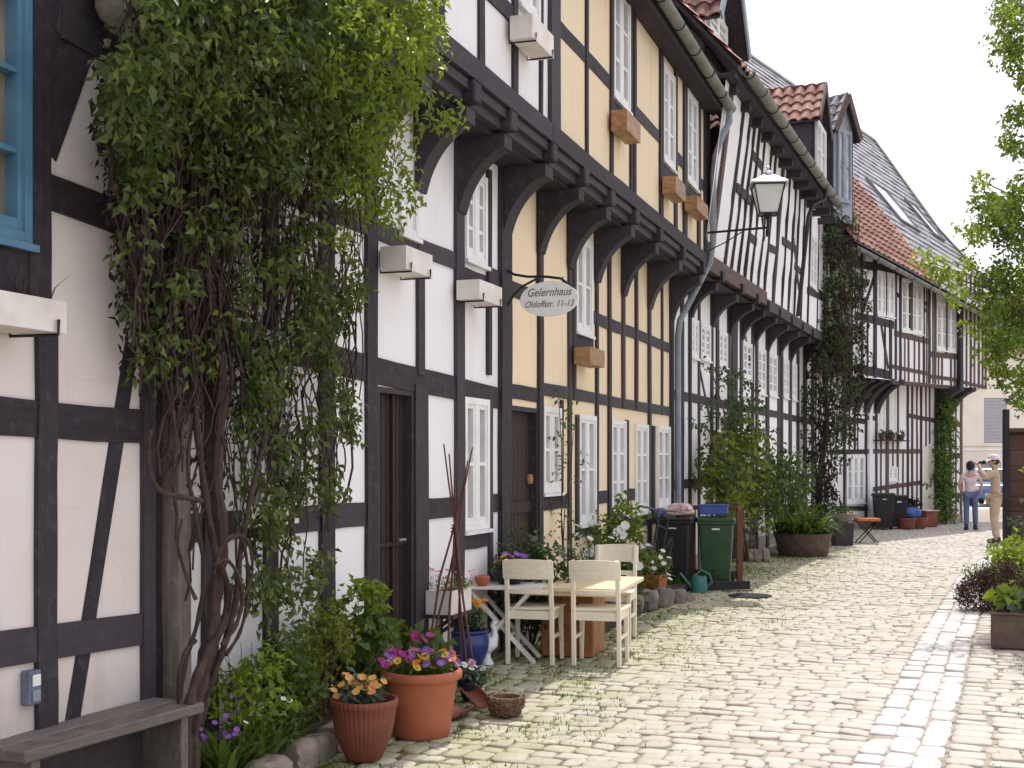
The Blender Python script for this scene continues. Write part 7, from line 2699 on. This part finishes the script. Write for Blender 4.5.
def body(parent, H, joints, wide=1.0):
    """joints: shoulder/elbow/wrist and hip/knee/ankle positions for both sides, face direction +Y"""
    J = {k: Vector(v) for k, v in joints.items()}
    nodes, edges = {}, []
    N = lambda k, p, rx, ry=None: nodes.__setitem__(k, (tuple(p), rx, ry or rx))
    N('pelvis', J['pelvis'], .145 * wide, .105)
    N('waist', J['pelvis'].lerp(J['chest'], .45), .120 * wide, .092)
    N('chest', J['chest'], .145 * wide, .105)
    N('necklow', J['neck'], .062, .060)
    N('neck', J['neck'] + (J['head'] - J['neck']) * .45, .052, .054)
    N('jaw', J['head'] + Vector((0, .018, -.055)), .060, .072)
    N('head', J['head'] + Vector((0, 0, .02)), .076, .094)
    N('crown', J['head'] + Vector((0, -.01, .085)), .050, .060)
    edges += [('pelvis', 'waist'), ('waist', 'chest'), ('chest', 'necklow'), ('necklow', 'neck'), ('neck', 'jaw'), ('jaw', 'head'), ('head', 'crown')]
    for s, sd in (('l', -1), ('r', 1)):
        N(s + 'sh', J[s + 'sh'], .055)
        N(s + 'ua', J[s + 'sh'].lerp(J[s + 'el'], .5), .045)
        N(s + 'el', J[s + 'el'], .038)
        N(s + 'fa', J[s + 'el'].lerp(J[s + 'wr'], .35), .039)
        N(s + 'wr', J[s + 'wr'], .026, .024)
        edges += [('chest', s + 'sh'), (s + 'sh', s + 'ua'), (s + 'ua', s + 'el'), (s + 'el', s + 'fa'), (s + 'fa', s + 'wr')]
        hand_nodes(nodes, edges, s + 'wr', s, sd, J[s + 'hd'], J[s + 'cu'])
        N(s + 'hp', J[s + 'hp'], .092 * wide)
        N(s + 'th', J[s + 'hp'].lerp(J[s + 'kn'], .45), .078 * wide)
        N(s + 'kn', J[s + 'kn'], .054)
        N(s + 'ca', J[s + 'kn'].lerp(J[s + 'an'], .3), .056)
        N(s + 'an', J[s + 'an'], .036)
        N(s + 'ft', J[s + 'an'] + Vector(J[s + 'to']) * .55 + Vector((0, 0, -.04)), .036, .030)
        N(s + 'toe', J[s + 'an'] + Vector(J[s + 'to']) + Vector((0, 0, -.055)), .032, .022)
        edges += [('pelvis', s + 'hp'), (s + 'hp', s + 'th'), (s + 'th', s + 'kn'), (s + 'kn', s + 'ca'), (s + 'ca', s + 'an'), (s + 'an', s + 'ft'), (s + 'ft', s + 'toe')]
    return skin_mesh('body', nodes, edges, M['skin'], parent), J


def face(parent, J):
    h = J['head']
    nb = MB()
    nb.hexa([h + Vector(q) for q in ((-.014, .085, -.022), (.014, .085, -.022), (.008, .085, .022), (-.008, .085, .022), (-.011, .118, -.020), (.011, .118, -.020), (.004, .098, .02), (-.004, .098, .02))])
    nb.build('nose', M['skin'], parent, smooth=True)
    for s in (-1, 1):
        MB().lathe([(0, -.012), (.012, -.006), (.014, 0), (.012, .006), (0, .012)], h + Vector((s * .032, .088, .022)), 10).build('eye', M['hair'], parent, smooth=True)
        e = MB().lathe([(0, -.03), (.012, -.02), (.015, 0), (.012, .02), (0, .03)], h + Vector((s * .083, -.005, .0)), 10, sy=1.4)
        e.build('ear', M['skin'], parent, smooth=True)
    MB().box(h + Vector((0, .088, -.052)), (.045, .012, .01)).build('mouth', M['petal_pink'], parent)


def clothing(parent, J, upper, lower, sleeve=.5, wide=1.0, hem=-.02, ease=.018):
    n, e = {}, []
    N = lambda k, p, rx, ry=None: n.__setitem__(k, (tuple(p), rx, ry or rx))
    N('pelvis', J['pelvis'] + Vector((0, 0, .02)), .145 * wide + ease, .110 + ease)
    for s in 'lr':
        N(s + 'hp', J[s + 'hp'], .092 * wide + ease)
        N(s + 'th', J[s + 'hp'].lerp(J[s + 'kn'], .45), .080 * wide + ease)
        N(s + 'kn', J[s + 'kn'], .060 + ease)
        N(s + 'ca', J[s + 'kn'].lerp(J[s + 'an'], .4), .058 + ease)
        N(s + 'an', J[s + 'an'] + Vector((0, 0, .01)), .052 + ease)
        e += [('pelvis', s + 'hp'), (s + 'hp', s + 'th'), (s + 'th', s + 'kn'), (s + 'kn', s + 'ca'), (s + 'ca', s + 'an')]
    skin_mesh('trousers', n, e, lower, parent)
    n, e = {}, []
    N('chest', J['chest'], .150 * wide + ease, .112 + ease)
    N('waist', J['pelvis'].lerp(J['chest'], .42), .128 * wide + ease, .100 + ease)
    N('hem', J['pelvis'] + Vector((0, 0, hem)), .148 * wide + ease, .112 + ease)
    N('yoke', J['neck'] + Vector((0, 0, -.01)), .066 + ease, .064 + ease)
    e += [('chest', 'waist'), ('waist', 'hem'), ('chest', 'yoke')]
    for s in 'lr':
        N(s + 'sh', J[s + 'sh'] + Vector((0, 0, .008)), .066 + ease)
        N(s + 'ua', J[s + 'sh'].lerp(J[s + 'el'], .5), .052 + ease)
        e += [('chest', s + 'sh'), (s + 'sh', s + 'ua')]
        if sleeve > .6:
            N(s + 'el', J[s + 'el'], .044 + ease)
            N(s + 'wr', J[s + 'el'].lerp(J[s + 'wr'], min(.85, sleeve)), .036 + ease)
            e += [(s + 'ua', s + 'el'), (s + 'el', s + 'wr')]
    skin_mesh('shirt', n, e, upper, parent)
    for s in 'lr':
        a = J[s + 'an']
        t_ = Vector(J[s + 'to'])
        MB().tube([a + Vector((0, 0, .03)) - t_ * .25, a - t_ * .28 + Vector((0, 0, -.045)), a + t_ * .4 + Vector((0, 0, -.042)), a + t_ * 1.12 + Vector((0, 0, -.052))], [.045, .050, .050, .030], 10).build('shoe', M['shoe'], parent, smooth=True)


def hair_cap(parent, J, mat, back=.0, sz=(.088, .106, .105), up=.035):
    c = J['head'] + Vector((0, -.012, up))
    bm = bmesh.new()
    bmesh.ops.create_icosphere(bm, subdivisions=3, radius=1)
    vs = []
    for v in bm.verts:
        q = v.co.copy()
        k = 1 + noise.noise(q * 4) * .06
        z = q.z
        if q.y > .35 and z < .25:
            z = .25                                           # open at the face
        vs.append(c + Vector((q.x * sz[0] * k, min(q.y, .72) * sz[1] * k, max(z, -.95) * sz[2] * k)))
    MB().add(vs, [tuple(v.index for v in f.verts) for f in bm.faces]).build('hair', mat, parent, smooth=True)
    bm.free()


# woman walking away from the viewer
H = 1.63
wl = ground_at(970.5, 530)
wm = thing('person', 'person with short dark hair, pale pink top and blue jeans walking away up the lane', 'person', (0, 0, 0))
J = dict(pelvis=(0, 0, .90), chest=(0, .0, 1.22), neck=(0, -.005, 1.365), head=(0, .015, 1.515),
         lsh=(-.175, 0, 1.315), lel=(-.255, -.04, 1.07), lwr=(-.215, .12, .93), lhd=(.2, .9, -.2), lcu=(.6, .2, -.3),
         rsh=(.175, 0, 1.315), rel=(.255, -.05, 1.07), rwr=(.225, .10, .92), rhd=(-.2, .9, -.2), rcu=(-.6, .2, -.3),
         lhp=(-.088, 0, .84), lkn=(-.092, .04, .47), lan=(-.095, -.02, .085), lto=(-.02, .14, 0),
         rhp=(.088, 0, .84), rkn=(.105, .10, .475), ran=(.115, .12, .085), rto=(.03, .14, 0))
b_, J = body(wm, H, J, .95)
face(wm, J)
clothing(wm, J, M['pinkshirt'], M['jeans'], .5, .95, hem=-.05, ease=.012)
hair_cap(wm, J, M['hair'], sz=(.098, .115, .125), up=.02)
wm.location = wl
wm.rotation_euler = (0, 0, R(-20))

# man raising a camera to his face
ml = ground_at(995.5, 543)
mn = thing('person', 'person in a pale cap and beige clothes holding a camera up to the face', 'person', (0, 0, 0))
J = dict(pelvis=(0, 0, .96), chest=(0, .01, 1.31), neck=(0, .0, 1.47), head=(0, .035, 1.62),
         lsh=(-.195, .02, 1.42), lel=(-.27, .24, 1.31), lwr=(-.09, .30, 1.53), lhd=(.7, .1, .5), lcu=(.5, -.1, -.8),
         rsh=(.195, .02, 1.42), rel=(.29, .22, 1.32), rwr=(.10, .30, 1.54), rhd=(-.6, .1, .6), rcu=(-.5, -.1, -.8),
         lhp=(-.098, 0, .90), lkn=(-.105, .03, .50), lan=(-.115, -.01, .085), lto=(-.03, .15, 0),
         rhp=(.098, 0, .90), rkn=(.115, .02, .50), ran=(.13, -.03, .085), rto=(.05, .15, 0))
b_, J = body(mn, 1.75, J, 1.08)
face(mn, J)
clothing(mn, J, M['beige'], M['beige'], .7, 1.08, hem=-.06, ease=.02)
hair_cap(mn, J, M['hair'], sz=(.088, .105, .085), up=.02)
h = J['head']
cpb = MB()
cpb.lathe([(.100, .0), (.103, .02), (.100, .05), (.082, .09), (.05, .11), (0, .118)], h + Vector((0, -.005, .045)), 24, sy=1.12)
cpo = cpb.build('cap', M['cap'], mn, smooth=True)
pk = MB()
V = []
for i in range(9):
    a = math.pi * (.12 + .76 * i / 8)
    for (rr, dz) in ((.095, .052), (.185, .035), (.185, .030), (.095, .044)):
        V.append(h + Vector((rr * math.cos(a) * .95, rr * math.sin(a) + .01, dz)))
Fc = []
for i in range(8):
    for k in range(4):
        k2 = (k + 1) % 4
        Fc.append((i * 4 + k, i * 4 + k2, i * 4 + 4 + k2, i * 4 + 4 + k))
pk.add(V, Fc)
pk.build('peak', M['cap'], cpo, smooth=True)
mn.location = ml
mn.rotation_euler = (0, 0, R(75))
hc = Matrix.Rotation(R(75), 3, 'Z')
cw_ = ml + hc @ Vector((0, .215, 1.615))
ca_ = thing('camera', 'small black camera held up by the person in the cap', 'camera', cw_)
MB().box(cw_, (.13, .055, .08), R(75)).build('camera_body', M['cameramat'], ca_, bevel=.006)
ln = MB().lathe([(0, 0), (.032, 0), (.034, .05), (.03, .07), (0, .065)], (0, 0, 0), 16)
m4 = Matrix.Translation(cw_ + hc @ Vector((0, .025, 0))) @ Matrix.Rotation(R(75), 4, 'Z') @ Matrix.Rotation(-math.pi / 2, 4, 'X')
ln.v = [tuple(m4 @ Vector(v)) for v in ln.v]
ln.build('lens', M['cameramat'], ca_, smooth=True)
# ================================================================== CAMERA, SUN, SKY
cam = bpy.data.cameras.new('camera')
co_ = bpy.data.objects.new('scene_camera', cam)
COL.objects.link(co_)
co_.location = (0, 0, CAMZ)
co_.rotation_euler = (math.pi / 2, 0, 0)
cam.sensor_width = 36
cam.lens = 36 * F / 1024
cam.shift_y = (HY - 384) / 1024
cam.clip_start = 0.05
cam.clip_end = 2000
scene.camera = co_

S = Vector((0.148, 0.45, 0.88)).normalized()
sun = bpy.data.lights.new('sun', 'SUN')
sun.energy = 4.1
sun.angle = R(0.5)
sun.color = (1.0, 0.965, 0.91)
so = bpy.data.objects.new('sun', sun)
COL.objects.link(so)
so.rotation_euler = (-S).to_track_quat('-Z', 'Y').to_euler()
so.location = (0, 0, 30)

w = bpy.data.worlds.new('World')
scene.world = w
w.use_nodes = True
t = w.node_tree
bg = t.nodes['Background']
sky = t.nodes.new('ShaderNodeTexSky')
sky.sky_type = 'NISHITA'
sky.sun_disc = False
sky.sun_elevation = math.asin(S.z)
sky.sun_rotation = math.atan2(S.x, S.y)
sky.air_density = 1.0
sky.dust_density = 6.0
sky.ozone_density = 1.0
hz = t.nodes.new('ShaderNodeMix')             # bright white mixed in to lift the sky and its fill light
hz.data_type = 'RGBA'
hz.inputs[0].default_value = 0.72
hz.inputs[7].default_value = (10.0, 10.0, 10.9, 1)
t.links.new(sky.outputs['Color'], hz.inputs[6])
t.links.new(hz.outputs[2], bg.inputs['Color'])
bg.inputs['Strength'].default_value = 0.15

scene.view_settings.view_transform = 'Standard'
scene.view_settings.look = 'None'
scene.view_settings.exposure = 0.0
scene.view_settings.gamma = 1.0
scene.cycles.max_bounces = 8
scene.cycles.diffuse_bounces = 4
scene.cycles.glossy_bounces = 3
scene.cycles.transmission_bounces = 4
scene.cycles.sample_clamp_indirect = 6.0
